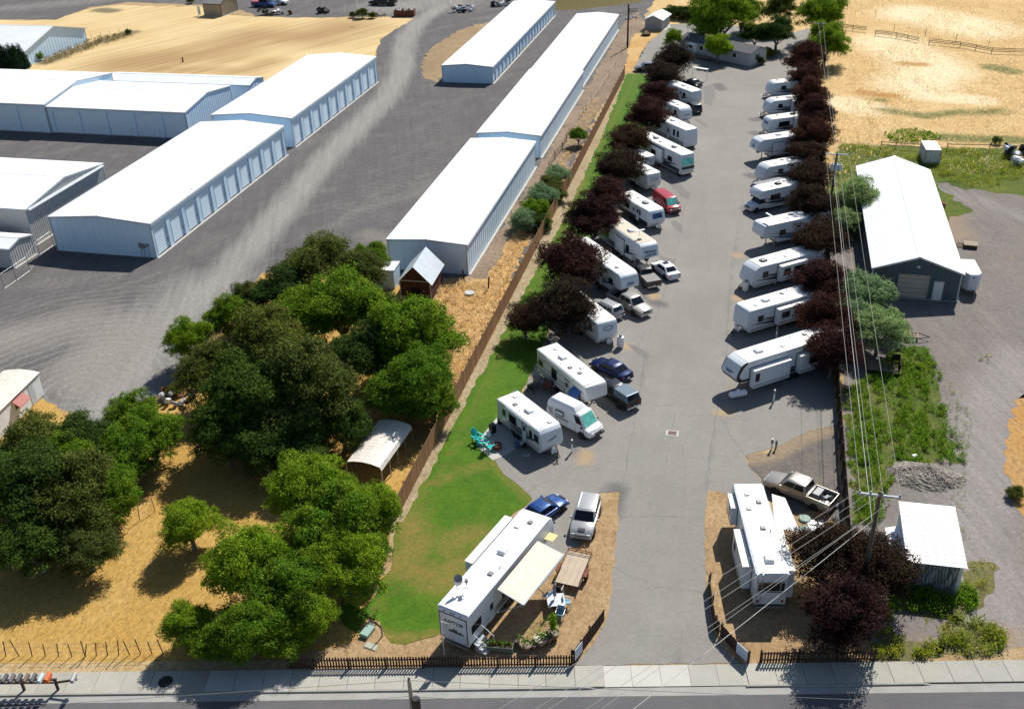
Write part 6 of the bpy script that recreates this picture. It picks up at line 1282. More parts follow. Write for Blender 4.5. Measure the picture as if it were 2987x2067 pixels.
for (x, y, r, sp_, lb, kz) in [
 (640, 665, 62, 'dark', 'dark green tree at the back left of the grove, beside the gravel', .9), (722, 610, 76, 'drab', 'broad dark tree behind the grove facing the storage yard', .8), (800, 618, 56, 'drab', 'olive tree between the white box shed and the yard', .9), (832, 590, 38, 'green', 'small bright tree standing beside the white building corner', 1.1),
 (768, 700, 84, 'green', 'bright green tree in the upper middle of the grove', .9), (690, 725, 70, 'green', 'green tree at centre left of the grove', .9), (930, 762, 86, 'locust', 'vivid green tree in front of the brown plank shed', 1), (918, 880, 70, 'green', 'dark tree leaning over the cedar fence beside the carport', 1),
 (950, 845, 62, 'green', 'green tree against the cedar fence above the carport', 1), (840, 800, 72, 'dark', 'deep shaded tree in the middle of the grove', .9), (610, 800, 92, 'drab', 'large olive-toned tree on the left side of the grove', .95), (508, 722, 40, 'green', 'thin small tree reaching over the gravel beside the blue car', 1.2),
 (425, 770, 44, 'green', 'sparse tree at the gravel edge, left tip of the grove', 1.1), (478, 850, 62, 'drab', 'olive tree beside the gravel below the left tip', 1), (560, 905, 92, 'dark', 'huge dark tree at the lower left of the grove', 1), (700, 890, 100, 'drab', 'huge olive tree in the centre of the grove above the carport', 1), (680, 985, 66, 'dark', 'dark tree left of the carport', .9), (600, 1015, 62, 'dark', 'shaded tree at the bottom left of the grove', .9),
 (505, 985, 64, 'dark', 'dark tree between the junk heap and the golden grass', 1), (770, 960, 58, 'dark', 'near-black tree in the hollow above the carport', .9), (870, 720, 50, 'drab', 'olive tree touching the brown plank shed', 1), (975, 905, 42, 'green', 'slender green tree squeezed against the fence boards', 1.1), (560, 690, 40, 'drab', 'ragged tree at the grove edge above the blue car', 1.1), (680, 1050, 50, 'dark', 'deep shade tree behind the tall bright locust', .9)]:
    tree(x, y, r, sp_, lb, 'broadleaf_tree', GT, kz=kz)
for (x, y, r, sp_, lb, kz) in [
 (85, 1018, 74, 'drab', 'olive-brown tree in front of the old mobile home', .95), (175, 1010, 66, 'dark', 'dark tree right of the mobile home', .95), (60, 1110, 100, 'dark', 'big dark tree at the left edge', 1), (175, 1130, 92, 'drab', 'wide olive tree overlooking the golden grass', .95), (300, 940, 48, 'green', 'slim bright tree at the end of the gravel', 1.1),
 (340, 985, 60, 'green', 'green tree beside the turning circle', 1), (275, 1035, 62, 'green', 'mid green tree between the olive tree and the wire fence', .95), (80, 1225, 80, 'dark', 'near-black tree low on the left edge', .8), (195, 1235, 62, 'drab', 'drab low tree casting the wide shadow on the golden grass', .8), (15, 1045, 56, 'drab', 'ragged tree cut by the left edge below the mobile home', .9), (245, 1120, 60, 'green', 'green tree at the edge of the golden grass', 1), (130, 1060, 66, 'green', 'fresh green tree in the middle of the left mass', 1)]:
    tree(x, y, r, sp_, lb, 'broadleaf_tree', 'trees at the left edge', kz=kz)
for (x, y, r, lb, kz, sp_) in [
 (425, 1185, 58, 'round bright bush alone on the golden grass', .9, 'locust'), (690, 1110, 80, 'tall bright locust left of the carport front', 1, 'locust'), (760, 1112, 46, 'locust crown touching the carport roof edge', 1, 'locust'), (840, 1160, 60, 'locust nearest the cedar fence end', 1, 'locust'),
 (745, 1190, 84, 'locust in the middle of the front clump', 1, 'green'), (560, 1280, 88, 'broad locust on the left of the front clump', 1, 'locust'), (650, 1330, 80, 'shaded locust low in the front clump', .9, 'green'), (775, 1270, 72, 'locust edging the lawn', 1, 'locust'), (700, 1395, 50, 'low locust above the street fence', 1, 'locust'),
 (560, 1420, 66, 'locust over the sidewalk shade', .9, 'green'), (425, 1410, 50, 'leftmost locust of the front clump by the wire fence', .95, 'locust'), (490, 1440, 50, 'low dark locust at the street fence', .8, 'green'), (640, 1440, 46, 'short locust beside the start of the picket fence', .8, 'green'), (835, 1245, 40, 'small locust leaning over the lawn', 1, 'green')]:
    tree(x, y, r, sp_, lb, 'locust_tree', 'feathery locusts by the street', kz=kz)
for (x, y, r, sp_, lb, kz) in [
 (1625, 40, 52, 'green', 'large dark green shade tree behind the manufactured home', 1), (1672, 30, 34, 'green', 'right half of the shade trees behind the manufactured home', 1), (1518, 88, 19, 'locust', 'small bright tree at the left end of the manufactured home', 1), (1617, 108, 25, 'locust', 'bright round tree in front of the manufactured home', 1),
 (1757, 28, 30, 'drab', 'thin brownish tree right of the shade trees', 1.1), (1750, 75, 32, 'dark', 'dark tree at the right end of the manufactured home', .9), (1700, 80, 26, 'dark', 'dark shrub clump behind the manufactured home roof', .8), (1848, 38, 42, 'green', 'big green tree at the pasture corner', 1), (1860, 98, 38, 'green', 'green tree in front of the pasture corner tree', 1),
 (1303, 306, 20, 'green', 'lone green bush between the rail fence and the cedar fence', .9), (1590, 75, 20, 'dark', 'dark bush behind the manufactured home chimney', .7)]:
    tree(x, y, r, sp_, lb, 'broadleaf_tree', None, kz=kz)
def bush(px, py, rpx, sp_, lb, kz=.75, grp=None): return tree(px, py, rpx, sp_, lb, 'bush', grp, 'bush', kz=kz, base=rpx / pxm(px, py) * kz * .7)
for i, (x, y, r, sp_) in enumerate([(1255, 400, 20, 'silver'), (1240, 425, 22, 'drab'), (1222, 448, 24, 'silver'), (1205, 478, 26, 'green'), (1185, 500, 22, 'silver'), (1250, 438, 18, 'drab'), (1215, 505, 18, 'dark')]):
    bush(x, y, r * 1.35, sp_, ['grey-green bush at the top of the tangled hedge', 'reddish-brown bush second in the tangled hedge', 'grey-green bush in the middle of the hedge', 'bright green bush low in the hedge', 'grey bush nearest the storage wall in the hedge', 'brownish bush on the lawn side of the hedge', 'dark bush at the hedge end touching the cedar fence'][i], .9, 'bushes of the tangled hedge')
for i, (x, y, r) in enumerate([(1510, 30, 16), (1530, 32, 18), (1552, 34, 18), (1572, 36, 18)]):
    bush(x, y, r, 'dark', ['leftmost bush of the dark hedge right of the small shed', 'second bush of the dark hedge right of the small shed', 'third bush of the dark hedge before the shade tree', 'dark hedge bush touching the shade tree'][i], .8, 'dark hedge bushes')
bush(84, 128, 12, 'green', 'round green bush at the corner of the broad white barn', 1)
for i, x in enumerate((2, 13, 24, 36, 46)):
    tree(x, 126 + (i % 2) * 3, 19, 'conifer', ['leftmost conifer in front of the broad barn', 'second conifer from the left in front of the barn', 'middle conifer of the five at the barn', 'fourth conifer in front of the barn', 'rightmost conifer in front of the barn'][i], 'conifer_tree', 'dark conifers by the barn', kz=1.35)
for (x, y, r, lb) in [(289, 73, 8, 'small dry brown bush at the end of the field fence'), (430, 3, 9, 'dull green bush beside the old tan shed'), (815, 33, 15, 'dry green bush at the field edge left of the dumpster'), (795, 35, 9, 'low dry bush left of the larger field-edge bush'), (838, 36, 10, 'brush heap bush beside the dumpster'), (1728, 122, 14, 'weedy bush at the corner of the manufactured home'), (1710, 138, 12, 'low bush under the gable wall of the manufactured home'), (2138, 1395 - 240, 9, 'tuft beside the gravel heap'), (2288, 1112, 20, 'dark shrub at the right edge by the gravel'), (395, 880, 20, 'grey-brown scrub beside the heap of junk'), (2245, 318, 12, 'scrubby bush at the back rail fence')]:
    bush(x, y, r, 'drab', lb, .8)

# ---------------------------------------------------------------- ground cover (uncountable)
def scatter(name, poly, dens, tuft, mat, label, smin=.7, smax=1.3, z=.02, kill=None, clump=0):
    P = np.array([tuple(p[:2]) for p in poly]); lo, hi = P.min(0), P.max(0); n = int((hi - lo).prod() * dens)
    X = nr.uniform(lo, hi, (n, 2)); X = X[inside(X, P)]
    if clump:
        ph = nr.uniform(0, 6.28, 6); f = sum(np.sin(X @ nr.normal(size=2) * (.5 + i * .45) * clump + ph[i]) for i in range(6)); X = X[f > nr.normal(0, 1.0, len(X)) * .8 - .6]
    nn = len(X); C0, N0, U0, s0 = tuft; m = len(C0)
    a = nr.uniform(0, 6.28, nn); k = nr.uniform(smin, smax, nn); c, s = np.cos(a), np.sin(a)
    def rot(V): return np.stack([V[None, :, 0] * c[:, None] - V[None, :, 1] * s[:, None], V[None, :, 0] * s[:, None] + V[None, :, 1] * c[:, None], np.repeat(V[None, :, 2], nn, 0)], -1)
    C = rot(C0) * k[:, None, None]; C[..., 0] += X[:, None, 0]; C[..., 1] += X[:, None, 1]; C[..., 2] += z
    S = (np.repeat(s0[None], nn, 0) * k[:, None]).ravel()
    me = quads_mesh(name, C.reshape(-1, 3), rot(N0).reshape(-1, 3), rot(U0).reshape(-1, 3), S * tuft_w[0], S, mat)
    o = bpy.data.objects.new(name, me); link(o); props(o, label, None, None, 'stuff'); return o
tuft_w = [.35]
def weed_tuft(h, w, n, up=1.2):
    n = int(n)
    v = unit(n); C = np.stack([v[:, 0] * w * nr.uniform(.2, 1, n), v[:, 1] * w * nr.uniform(.2, 1, n), nr.uniform(.15, 1, n) * h], 1)
    U = np.stack([v[:, 0] * .6, v[:, 1] * .6, np.full(n, up)], 1); U /= np.linalg.norm(U, axis=1)[:, None]; N = unit(n); return C, N, U, nr.uniform(.6, 1.1, n) * h * (.38 if n < 25 else .2)
wt = weed_tuft(.46, .36, 34)
scatter('tall_weeds', [at(1902, 880), at(1960, 850), at(2000, 800), at(2060, 780), at(2095, 785), at(2118, 840), at(2128, 900), at(2140, 960), at(2168, 1005), at(2178, 1045), at(2110, 1050), at(2020, 1050), at(2005, 1100), at(2000, 1150), at(1985, 1180), at(1918, 1180)], 14, wt, lf_weed, 'tall green weeds along the fence', .45, 1.25, clump=1.6)
for pl_, dn_, tf_, m_, lb_, gd in (
    ([at(1995, 1410), at(2003, 1325), at(2050, 1305), at(2100, 1312), at(2150, 1318), at(2190, 1325), at(2200, 1365), at(2170, 1400), at(2120, 1392), at(2085, 1410), at(2060, 1382), at(2030, 1372)], 16, weed_tuft(.6, .35, 30), lf_weed, 'green weeds below the white-roofed shed', 1),
    ([at(1966, 1484), at(1970, 1425), at(1995, 1415), at(2030, 1440), at(2100, 1445), at(2125, 1478), at(2080, 1482)], 15, weed_tuft(.5, .3, 30), lf_weedy, 'yellow-green weeds by the sidewalk', 1),
    ([at(2105, 1472), at(2120, 1405), at(2150, 1385), at(2175, 1400), at(2215, 1400), at(2262, 1425), at(2262, 1462), at(2200, 1482)], 13, weed_tuft(.5, .35, 30), lf_weedy, 'yellowing weeds at the lot edge', 1),
    ([at(2168, 1310), at(2185, 1262), at(2235, 1265), at(2240, 1310), at(2215, 1350), at(2205, 1390), at(2180, 1350)], 9, weed_tuft(.4, .3, 26), lf_weedy, 'weed strip right of the white-roofed shed', 1)):
    scatter('tall_weeds', pl_, dn_, tf_, m_, lb_, .5, 1.3, clump=.9)
    sheet('weedy_ground', pl_, .017, m_grass_dry('weedy_gravel', (.14, .14, .06), (.22, .19, .09), (.09, .12, .03), sc=6), .5, .25)
scatter('yellow_weeds', [at(2120, 830), at(2150, 880), at(2175, 900), at(2190, 960), at(2170, 1090), at(2190, 1200), at(2190, 1280), at(2150, 1230), at(2140, 1120), at(2180, 1050), at(2150, 960), at(2130, 900)], 9, weed_tuft(.3, .25, 26), lf_weedy, 'scattered weeds on the gravel', .3, 1.0, clump=1.3)
scatter('low_weeds', [z4(645, 1290), z4(1010, 1330), z4(1400, 1330), z4(1700, 1340), z4(2290, 1400), z4(2290, 1590), z8(2000, 140), z8(1700, 140), z8(1450, 40), z4(1430, 1480), z4(1120, 1395), z4(800, 1480), z8(650, 100)], 3.2, weed_tuft(.45, .45, 26), lf_weedy, 'green weeds behind the workshop', .6, 1.6, clump=.7)
scatter('green_mound_grass', [z4(1030, 1210), z4(1150, 1180), z4(1300, 1165), z4(1450, 1190), z4(1560, 1240), z4(1420, 1290), z4(1200, 1290), z4(1090, 1270)], 5, weed_tuft(.5, .4, 14), lf_weed, 'bright green grass mound beside the rail fence', .6, 1.1)
scatter('low_weeds', [y4(1880, 130), y4(1990, 100), y4(2060, 150), y4(2000, 190), y4(1890, 170)], 3, weed_tuft(.35, .3, 14), lf_weedy, 'small weed patch on the gravel', .4, .9)
tuft_w[0] = .16
gt = weed_tuft(.34, .3, 16, 1.1)
scatter('long_dry_grass', [z6(1600, 1050), z6(1750, 980), z6(2060, 990), z6(2240, 650), z7(120, 430), z7(205, 500), z6(2290, 900), y2(2010, 10), y2(1780, 380), y2(1640, 500), z6(1650, 1400)], 9, gt, lf_straw, 'long straw-coloured grass between the trees and the cedar fence', .6, 1.5)
scatter('long_dry_grass', [z3(560, 1120), z3(640, 960), z3(760, 880), z3(740, 1000), z3(640, 1190), z3(460, 1530), z3(370, 1500)], 4, gt, lf_straw, 'dry grass tufts along the rail fence', .6, 1.3)
tuft_w[0] = .14
scatter('short_dry_grass', [at(-10, 1500), at(-10, 1250), at(240, 1200), at(420, 1000), at(470, 1000), at(440, 1100), at(520, 1150), at(480, 1350), at(380, 1400), at(370, 1505)], 14, weed_tuft(.16, .14, 5, 1.0), leafmat('golden_blades', (.56, .39, .14), (.62, .46, .20), .55), 'short golden grass of the dry lot', .6, 1.6)
scatter('pasture_grass', [(9.9, 133), (30, 142), (60, 150), (95, 190), (110, 330), (-15, 330), (10, 215)], 1.6, weed_tuft(.45, .5, 6, 1.0), leafmat('pale_pasture_blades', (.70, .52, .27), (.80, .68, .46), .6), 'tall dry grass of the pasture', .7, 1.8, clump=.35)
scatter('short_lawn_grass', lawn, 16, weed_tuft(.07, .09, 4, .9), leafmat('lawn_blades', (.050, .125, .008), (.085, .155, .014), .4), 'mown lawn grass', .6, 1.3, z=.03)
# brush tufts under field fence
scatter('dry_brush', [z1(380, 600), z1(420, 480), z1(640, 400), z1(950, 330), z1(1190, 290), z1(1190, 330), z1(950, 400), z1(620, 520)], 2.2, weed_tuft(.7, .4, 12), leafmat('dry_brush_stems', (.20, .18, .08), (.34, .26, .12), .2), 'dry brush along the field fence', .6, 1.2)
sheet('green_weed_ground', [at(1902, 880), at(1960, 850), at(2000, 800), at(2060, 780), at(2095, 785), at(2112, 840), at(2120, 900), at(2130, 960), at(2160, 1005), at(2170, 1040), at(2110, 1040), at(2020, 1048), at(2000, 1100), at(1990, 1150), at(1975, 1180), at(1918, 1180)], .018, m_grass_dry('weedy_soil', (.07, .12, .02), (.16, .16, .05), (.05, .08, .02), sc=6), .7, .3)
# gravel heap
gh = bpy.data.meshes.new('gravel_heap'); hp = at(2085, 1066, .3); vs = []; fs = []; NR, NA = 14, 36
for i in range(NR + 1):
    for j in range(NA):
        r_ = i / NR; a_ = 2 * math.pi * j / NA; wob = 1 + .12 * math.sin(3 * a_ + 1) + .06 * math.sin(7 * a_)
        vs.append((hp.x + 2.9 * r_ * wob * math.cos(a_), hp.y + 1.9 * r_ * wob * math.sin(a_), .01 + .85 * (1 - r_ ** 1.6) + rnd.uniform(-.05, .05) * (r_ < .95)))
for i in range(NR):
    for j in range(NA): fs.append((i * NA + j, i * NA + (j + 1) % NA, (i + 1) * NA + (j + 1) % NA, (i + 1) * NA + j))
gh.from_pydata(vs, [], fs); n = NT('heap_gravel'); ff = n.n('TexVoronoi'); ff.inputs['Scale'].default_value = 6; n.l(n.tc.outputs['Object'], ff.inputs['Vector'])
n.bump(ff.outputs['Distance'], .08, .9); gh.materials.append(n.out(n.ramp(ff.outputs['Color'], [(.2, (.17, .15, .125)), (.8, (.30, .27, .235))]), .95))
o = bpy.data.objects.new('gravel_heap', gh); link(o); props(o, 'low heap of pale gravel at the end of the weed bed', 'gravel heap')
n_st = 900; aa = nr.uniform(0, 6.28, n_st); rr = nr.uniform(0, 1, n_st) ** .5 * 1.05
C = np.stack([hp.x + 2.9 * rr * np.cos(aa), hp.y + 1.9 * rr * np.sin(aa), .04 + .85 * np.clip(1 - rr ** 1.6, 0, 1)], 1)
me = quads_mesh('stones', C, unit(n_st) * .4 + np.array([0, 0, 1]), unit(n_st), np.full(n_st, .05), np.full(n_st, .06), gh.materials[0]); q = bpy.data.objects.new('stones', me); link(q, o); q['kind'] = 'stuff'

# ---------------------------------------------------------------- fences
def board_fence(name, label, p0, p1, h, mat, bw=.2, gap=.012, maxn=300, post=2.4, th=.025, rails=(.4, 1.4), picket=False, bname='board'):
    p0 = Vector(p0[:2]); p1 = Vector(p1[:2]); L = (p1 - p0).length; a = math.atan2((p1 - p0).y, (p1 - p0).x)
    t = thing(name, label, 'fence', (p0.x, p0.y, 0), a); pit = bw + gap; n_ = int(L / pit)
    m = MB(); m.box(0, bw, -th / 2, th / 2, .04, h); me = m.mesh(bname, mat)
    for i in range(min(n_, maxn)):
        o_ = bpy.data.objects.new(bname, me); link(o_, t); o_.location = (i * pit, rnd.uniform(-.006, .006), rnd.uniform(-.03, .02)); o_.rotation_euler = (0, rnd.uniform(-.008, .008), 0)
    if n_ > maxn:
        m = MB()
        for i in range(maxn, n_): zz = rnd.uniform(-.03, .02); y_ = rnd.uniform(-.006, .006); m.box(i * pit, i * pit + bw, y_ - th / 2, y_ + th / 2, .04, h + zz)
        o_ = m.build('far_boards', mat, t); o_['kind'] = 'stuff'
    for z in rails: m = MB(); m.box(0, L, th / 2 + .008, th / 2 + .05, z - .045, z + .045); m.build('rail', mat, t)
    m = MB(); m.box(-.05, .05, th / 2 + .052, th / 2 + .15, 0, h + .05); me2 = m.mesh('post', mat)
    for i in range(int(L / post) + 1): o_ = bpy.data.objects.new('post', me2); link(o_, t); o_.location = (min(i * post, L), 0, 0)
    return t
board_fence('board_fence', 'long weathered cedar board fence between the lawn and the dry lot', (FX, 57.2), (FX, 121.5), 1.9, cedar, .2)
board_fence('board_fence', 'far stretch of cedar board fence, sunlit brown, beyond the tangled hedge', (FX + .1, 123.5), (FX - .1, 186), 1.9, M('far_cedar_board', (.24, .105, .045), .85, var=.25, scale=3, rand=.3), .2)
board_fence('board_fence', 'tall dark board fence on the east side behind the right row', (9.15, 57), (9.15, 212), 1.8, darkwood, .25)
FN = [x2(200, 1265), x2(1900, 1268), x3(487, 1243)]
kw = dict(bw=.1, gap=.085, picket=True, bname='picket', rails=(.25, .8), maxn=300)
board_fence('picket_fence', 'dark picket fence along the sidewalk left of the driveway', x3(484, 1243), x2(250, 1268), 1.0, darkwood, **kw)
kw2 = dict(bw=.1, gap=.02, bname='picket', rails=(.3, .85), maxn=300)
tf = [(1291, 1465), (1310, 1441), (1362, 1369)]
f1 = [at(x, y, 1.1) for x, y in tf]
board_fence('picket_fence', 'angled dark picket fence turning up the left side of the driveway', f1[0], f1[2], 1.1, darkwood, **kw2)
ft = [at(*p_, 1.1) for p_ in ((1597, 1290), (1603, 1340), (1611, 1387), (1624, 1403), (1660, 1442), (1689, 1468))]
for i in range(5):
    board_fence('picket_fence', ['first short straight run of dark fence at the top of the driveway right side', 'second run of dark fence beside the bark bed right of the driveway', 'short bend of dark fence right of the driveway', 'angled dark fence run before the right white sign', 'dark fence run carrying the right white sign'][i], ft[i], ft[i + 1], 1.1, darkwood, **kw2)
board_fence('picket_fence', 'dark picket fence along the sidewalk right of the driveway under the plums', x4(-60, 1218), x4(884, 1208), 1.0, darkwood, **kw)
signm = M('sign_white', (.55, .62, .72), .4, var=.03)
for nm, lb, a_, b_ in (('entrance_sign', 'white rectangular sign on the angled fence left of the driveway', f1[0], f1[1]), ('entrance_sign', 'white rectangular sign on the angled fence right of the driveway', ft[4] + (ft[5] - ft[4]) * .03, ft[5] - (ft[5] - ft[4]) * .03)):
    d_ = (b_ - a_).to_2d(); an = math.atan2(d_.y, d_.x); L_ = d_.length
    t = thing(nm, lb, 'sign', (a_.x, a_.y, 0), an, 'signs at the entrance'); s_ = -1
    nrm = Vector((-math.sin(an), math.cos(an)))
    s_ = 1 if nrm.dot(Vector((-a_.x, -a_.y))) > 0 else -1
    mb = MB(); mb.box(.05, L_ - .05, *sorted((s_ * .06, s_ * .09)), .2, 1.12); mb.build('panel', signm, t)
    mb = MB(); [mb.box(*q) for q in ((.0, .05, -.1, .1, 0, 1.16), (L_ - .05, L_, -.1, .1, 0, 1.16))]; mb.build('post', darkwood, t)
    for i in range(3): mb = MB(); mb.box(.2 + .05 * i, L_ - .25, *sorted((s_ * .09, s_ * .096)), .82 - i * .2, .86 - i * .2); mb.build('lettering_line', M('faint_blue_print', (.32, .40, .55), .5), t)
def rail_fence(name, label, pts, h=1.1, rails=(.45, .75, 1.02), sp_=2.6, mat=None, gaps=()):
    t = thing(name, label, 'fence', (pts[0].x, pts[0].y, 0)); o0 = pts[0]; mat = mat or M('brown_rail_wood', (.09, .055, .03), .85, var=.3, rand=.3)
    for a_, b_ in zip(pts[:-1], pts[1:]):
        d_ = b_ - a_; n_ = max(1, int(d_.length / sp_))
        for i in range(n_):
            q0 = a_ + d_ * i / n_ - o0; q1 = a_ + d_ * (i + 1) / n_ - o0
            mb = MB(); mb.tube([(q0.x, q0.y, 0), (q0.x + rnd.uniform(-.03, .03), q0.y, h)], .06, 5); mb.build('post', mat, t)
            for z in rails: mb = MB(); mb.hexa([(q0.x, q0.y, z - .05 + rnd.uniform(-.03, .03)), (q1.x, q1.y, z - .05), (q1.x, q1.y + .04, z - .05), (q0.x, q0.y + .04, z - .05)], [(q0.x, q0.y, z + .05), (q1.x, q1.y, z + .05 + rnd.uniform(-.03, .03)), (q1.x, q1.y + .04, z + .05), (q0.x, q0.y + .04, z + .05)]); mb.build('rail', mat, t)
    return t
rail_fence('rail_fence', 'brown rail fence crossing the pasture, left stretch beside the green trees', [z4(640, 262), z4(880, 290)])
rail_fence('rail_fence', 'sagging middle stretch of the brown pasture rail fence', [z4(960, 318), z4(1150, 342), z4(1350, 385)])
rail_fence('rail_fence', 'long right stretch of the brown pasture rail fence', [z4(1440, 398), z4(1720, 425), z4(2000, 480), z4(2330, 492)], sp_=3.2)
rail_fence('rail_fence', 'grey rail fence beside the shipping container', [z4(1010, 1322), z4(1140, 1335), z4(1420, 1350)], rails=(.5, .9), sp_=4, mat=wood)
rail_fence('rail_fence', 'thin grey rail fence right of the shipping container', [z4(1600, 1345), z4(1980, 1352), z4(2300, 1368)], rails=(.9,), sp_=5, mat=wood)
rail_fence('rail_fence', 'short dark rail fence at the end of the long storage row', [z3(1030, 120), z3(1105, 122)], mat=darkwood, rails=(.4, .7, 1.0))
rail_fence('rail_fence', 'leaning brown rail fence between the storage row and the green bush', [z3(310, 1530), z3(365, 1430), z3(430, 1350), z3(500, 1200)], h=1.3, sp_=3.0, rails=(.4, .8, 1.15))
def wire_fence(label, pts, h=1.2, n_each=6, r=.03, wires=(.4, .8, 1.15), mat=None, lean=.06, name='wire_fence'):
    t = thing(name, label, 'fence', (pts[0].x, pts[0].y, 0)); o0 = pts[0]; mat = mat or rust
    for a_, b_ in zip(pts[:-1], pts[1:]):
        d_ = b_ - a_
        for i in range(n_each + 1):
            q = a_ + d_ * i / n_each - o0; hh = h * rnd.uniform(.85, 1.15); mb = MB(); mb.tube([(q.x, q.y, 0), (q.x + rnd.uniform(-lean, lean) * 3, q.y + rnd.uniform(-lean, lean), hh)], r, 5); mb.build('post', mat, t)
        for z in wires: mb = MB(); q0, q1 = a_ - o0, b_ - o0; mb.tube([(q0.x, q0.y, z), (q1.x, q1.y, z)], .008, 3, False); mb.build('wire', steel, t)
    return t
wire_fence('rusty leaning post-and-wire fence along the edge of the golden dry lot', [x1(-60, 1160), x1(700, 1165), x1(1340, 1140)], 1.25, 7, .035, lean=.12, mat=M('dark_weathered_post', (.07, .045, .03), .9))
wire_fence('thin wire fence running up beside the shade in the dry lot', [y1(1250, 1590), y1(1390, 1510)], 1.4, 1)
wire_fence('chain link fence beside the left storage yard gate', [z5(40, 1050), z5(150, 975), z5(270, 890), z5(360, 745), z5(480, 660)], 1.9, 1, .025, (.05, 1.85), greyp, 0)
wire_fence('line of thin posts in the pasture behind the rail fence', [z4(960, 155), z4(1130, 270), z4(1410, 320), z4(1680, 375), z4(1975, 415)], 1.4, 1, .04, (1.0,), M('dark_weathered_post', (.07, .045, .03), .9), .02)
wire_fence('sagging wire fence on the dirt strip beside the storage row', [z3(580, 1080), z3(640, 1010), z3(850, 700), z3(1050, 300)], 1.3, 4, .03, (1.0,))
wire_fence('broken fence post and rail in front of the storage building by the shed', [z6(1855, 990), z6(2070, 1060)], 1.5, 1, .09, (.5,), darkwood, .05)
wire_fence('field fence ending at the dry bush beside the barn', [z1(740, 370), z1(1150, 300)], 1.2, 5, .04, (.6, 1.0))

# ---------------------------------------------------------------- poles and wires
def insul(m, x, y, z): m.lathe([(.03, 0), (.07, .03), (.04, .08), (.08, .12), (.05, .18)], 8, (x, y, z))
pn = (9.62, 54.75); HP = 9.3
pole = thing('utility_pole', 'tall wooden utility pole with crossarm standing among the plums near the street', 'utility pole', (pn[0], pn[1], 0), 0)
mb = MB(); mb.tube([(0, 0, -.1), (0, 0, HP + .35)], [.16, .11], 10); mb.build('pole_shaft', polewood, pole, smooth=True)
mb = MB(); mb.box(-1.3, 1.3, -.06, .06, HP - .05, HP + .1); mb.build('crossarm', M('pale_crossarm', (.42, .46, .5), .7), pole)
mb = MB(); [insul(mb, x, 0, HP + .1) for x in (-1.22, -.55, .15, 1.22)]; mb.build('insulator', greyp, pole, smooth=True)
mb = MB(); mb.box(-.06, .06, .14, .22, HP - 2.2, HP - 1.7); mb.tube([(.1, -.15, 1.5), (.1, -.13, HP - .3)], .03, 5); mb.build('conduit', greyp, pole)
g2 = at(1878, 432); H2 = 8.6; p2 = at(1885, 347.5, H2)
pole2 = thing('utility_pole', 'utility pole with wide crossarm and grey transformers beside the workshop', 'utility pole', (p2.x, p2.y, 0), 0)
mb = MB(); mb.tube([(0, 0, -.1), (0, 0, H2 + .1)], [.18, .12], 10); mb.build('pole_shaft', polewood, pole2, smooth=True)
mb = MB(); mb.box(-1.35, 1.35, -.06, .06, H2 - .06, H2 + .06); mb.build('crossarm', M('pale_crossarm', (.42, .46, .5), .7), pole2)
mb = MB(); [insul(mb, x, 0, H2 + .06) for x in (-1.3, 0.1, 1.3)]; mb.build('insulator', greyp, pole2)
for x in (-.38, .12, .55): mb = MB(); mb.lathe([(.2, 0), (.24, .05), (.24, .7), (.2, .76), (.07, .8), (.07, .95)], 12, (x, -.32, H2 - 1.9)); mb.build('transformer', M('transformer_grey', (.40, .44, .48), .5), pole2, smooth=True)
p3 = at(1847, 52, 8.6)
pole3 = thing('utility_pole', 'distant utility pole with a small crossarm in front of the corner trees', 'utility pole', (p3.x, p3.y, 0), 0)
mb = MB(); mb.tube([(0, 0, -.1), (0, 0, 8.8)], [.17, .12], 8); mb.build('pole_shaft', polewood, pole3)
mb = MB(); mb.box(-1.1, 1.1, -.05, .05, 8.45, 8.57); mb.build('crossarm', greyp, pole3)
mb = MB(); mb.lathe([(.2, 0), (.22, .5)], 8, (0, -.3, 6.6)); mb.build('transformer', greyp, pole3)
b4 = at(1413, 108)
pole4 = thing('utility_pole', 'bare dark pole between the long white row and the cedar fence', 'utility pole', (b4.x, b4.y, 0), 0)
mb = MB(); mb.tube([(0, 0, -.1), (0, 0, 8.6)], [.2, .15], 8); mb.build('shaft', darkwood, pole4); mb = MB(); mb.lathe([(.17, 8.6), (.1, 8.66)], 8); mb.build('pole_cap', steel, pole4)
# pole across the street (its top rises into the picture) and its neighbour to the south-west
ps = at(921, 1531, 8.4)
pole5 = thing('utility_pole', 'top of a utility pole rising from the bottom edge in front of the street', 'utility pole', (ps.x, ps.y, 0), SA)
mb = MB(); mb.tube([(0, 0, -.1), (0, 0, 8.4)], [.2, .10], 10); mb.build('pole_shaft', M('pale_pole_wood', (.34, .31, .27), .8, var=.25, scale=3), pole5, smooth=True)
mb = MB(); insul(mb, 0, 0, 8.4); mb.build('insulator', dark, pole5)
mb = MB(); mb.lathe([(.2, 0), (.25, .05), (.25, .75), (.2, .82)], 12, (.28, -.25, 6.5)); mb.build('transformer', dark, pole5, smooth=True)
pf = at(905, 1697, 8.0)
pole6 = thing('utility_pole', 'utility pole south of the street that the diagonal wires run to', 'utility pole', (pf.x, pf.y, 0), R(-40))
mb = MB(); mb.tube([(0, 0, -.1), (0, 0, 9.2)], [.2, .12], 8); mb.build('pole_shaft', polewood, pole6)
mb = MB(); mb.box(-1.4, 1.4, -.06, .06, 8.6, 8.75); mb.build('crossarm', greyp, pole6)
wirem = M('pale_wire', (.40, .40, .37), .4, var=.02); cable = M('light_cable', (.55, .55, .53), .5, var=.02)
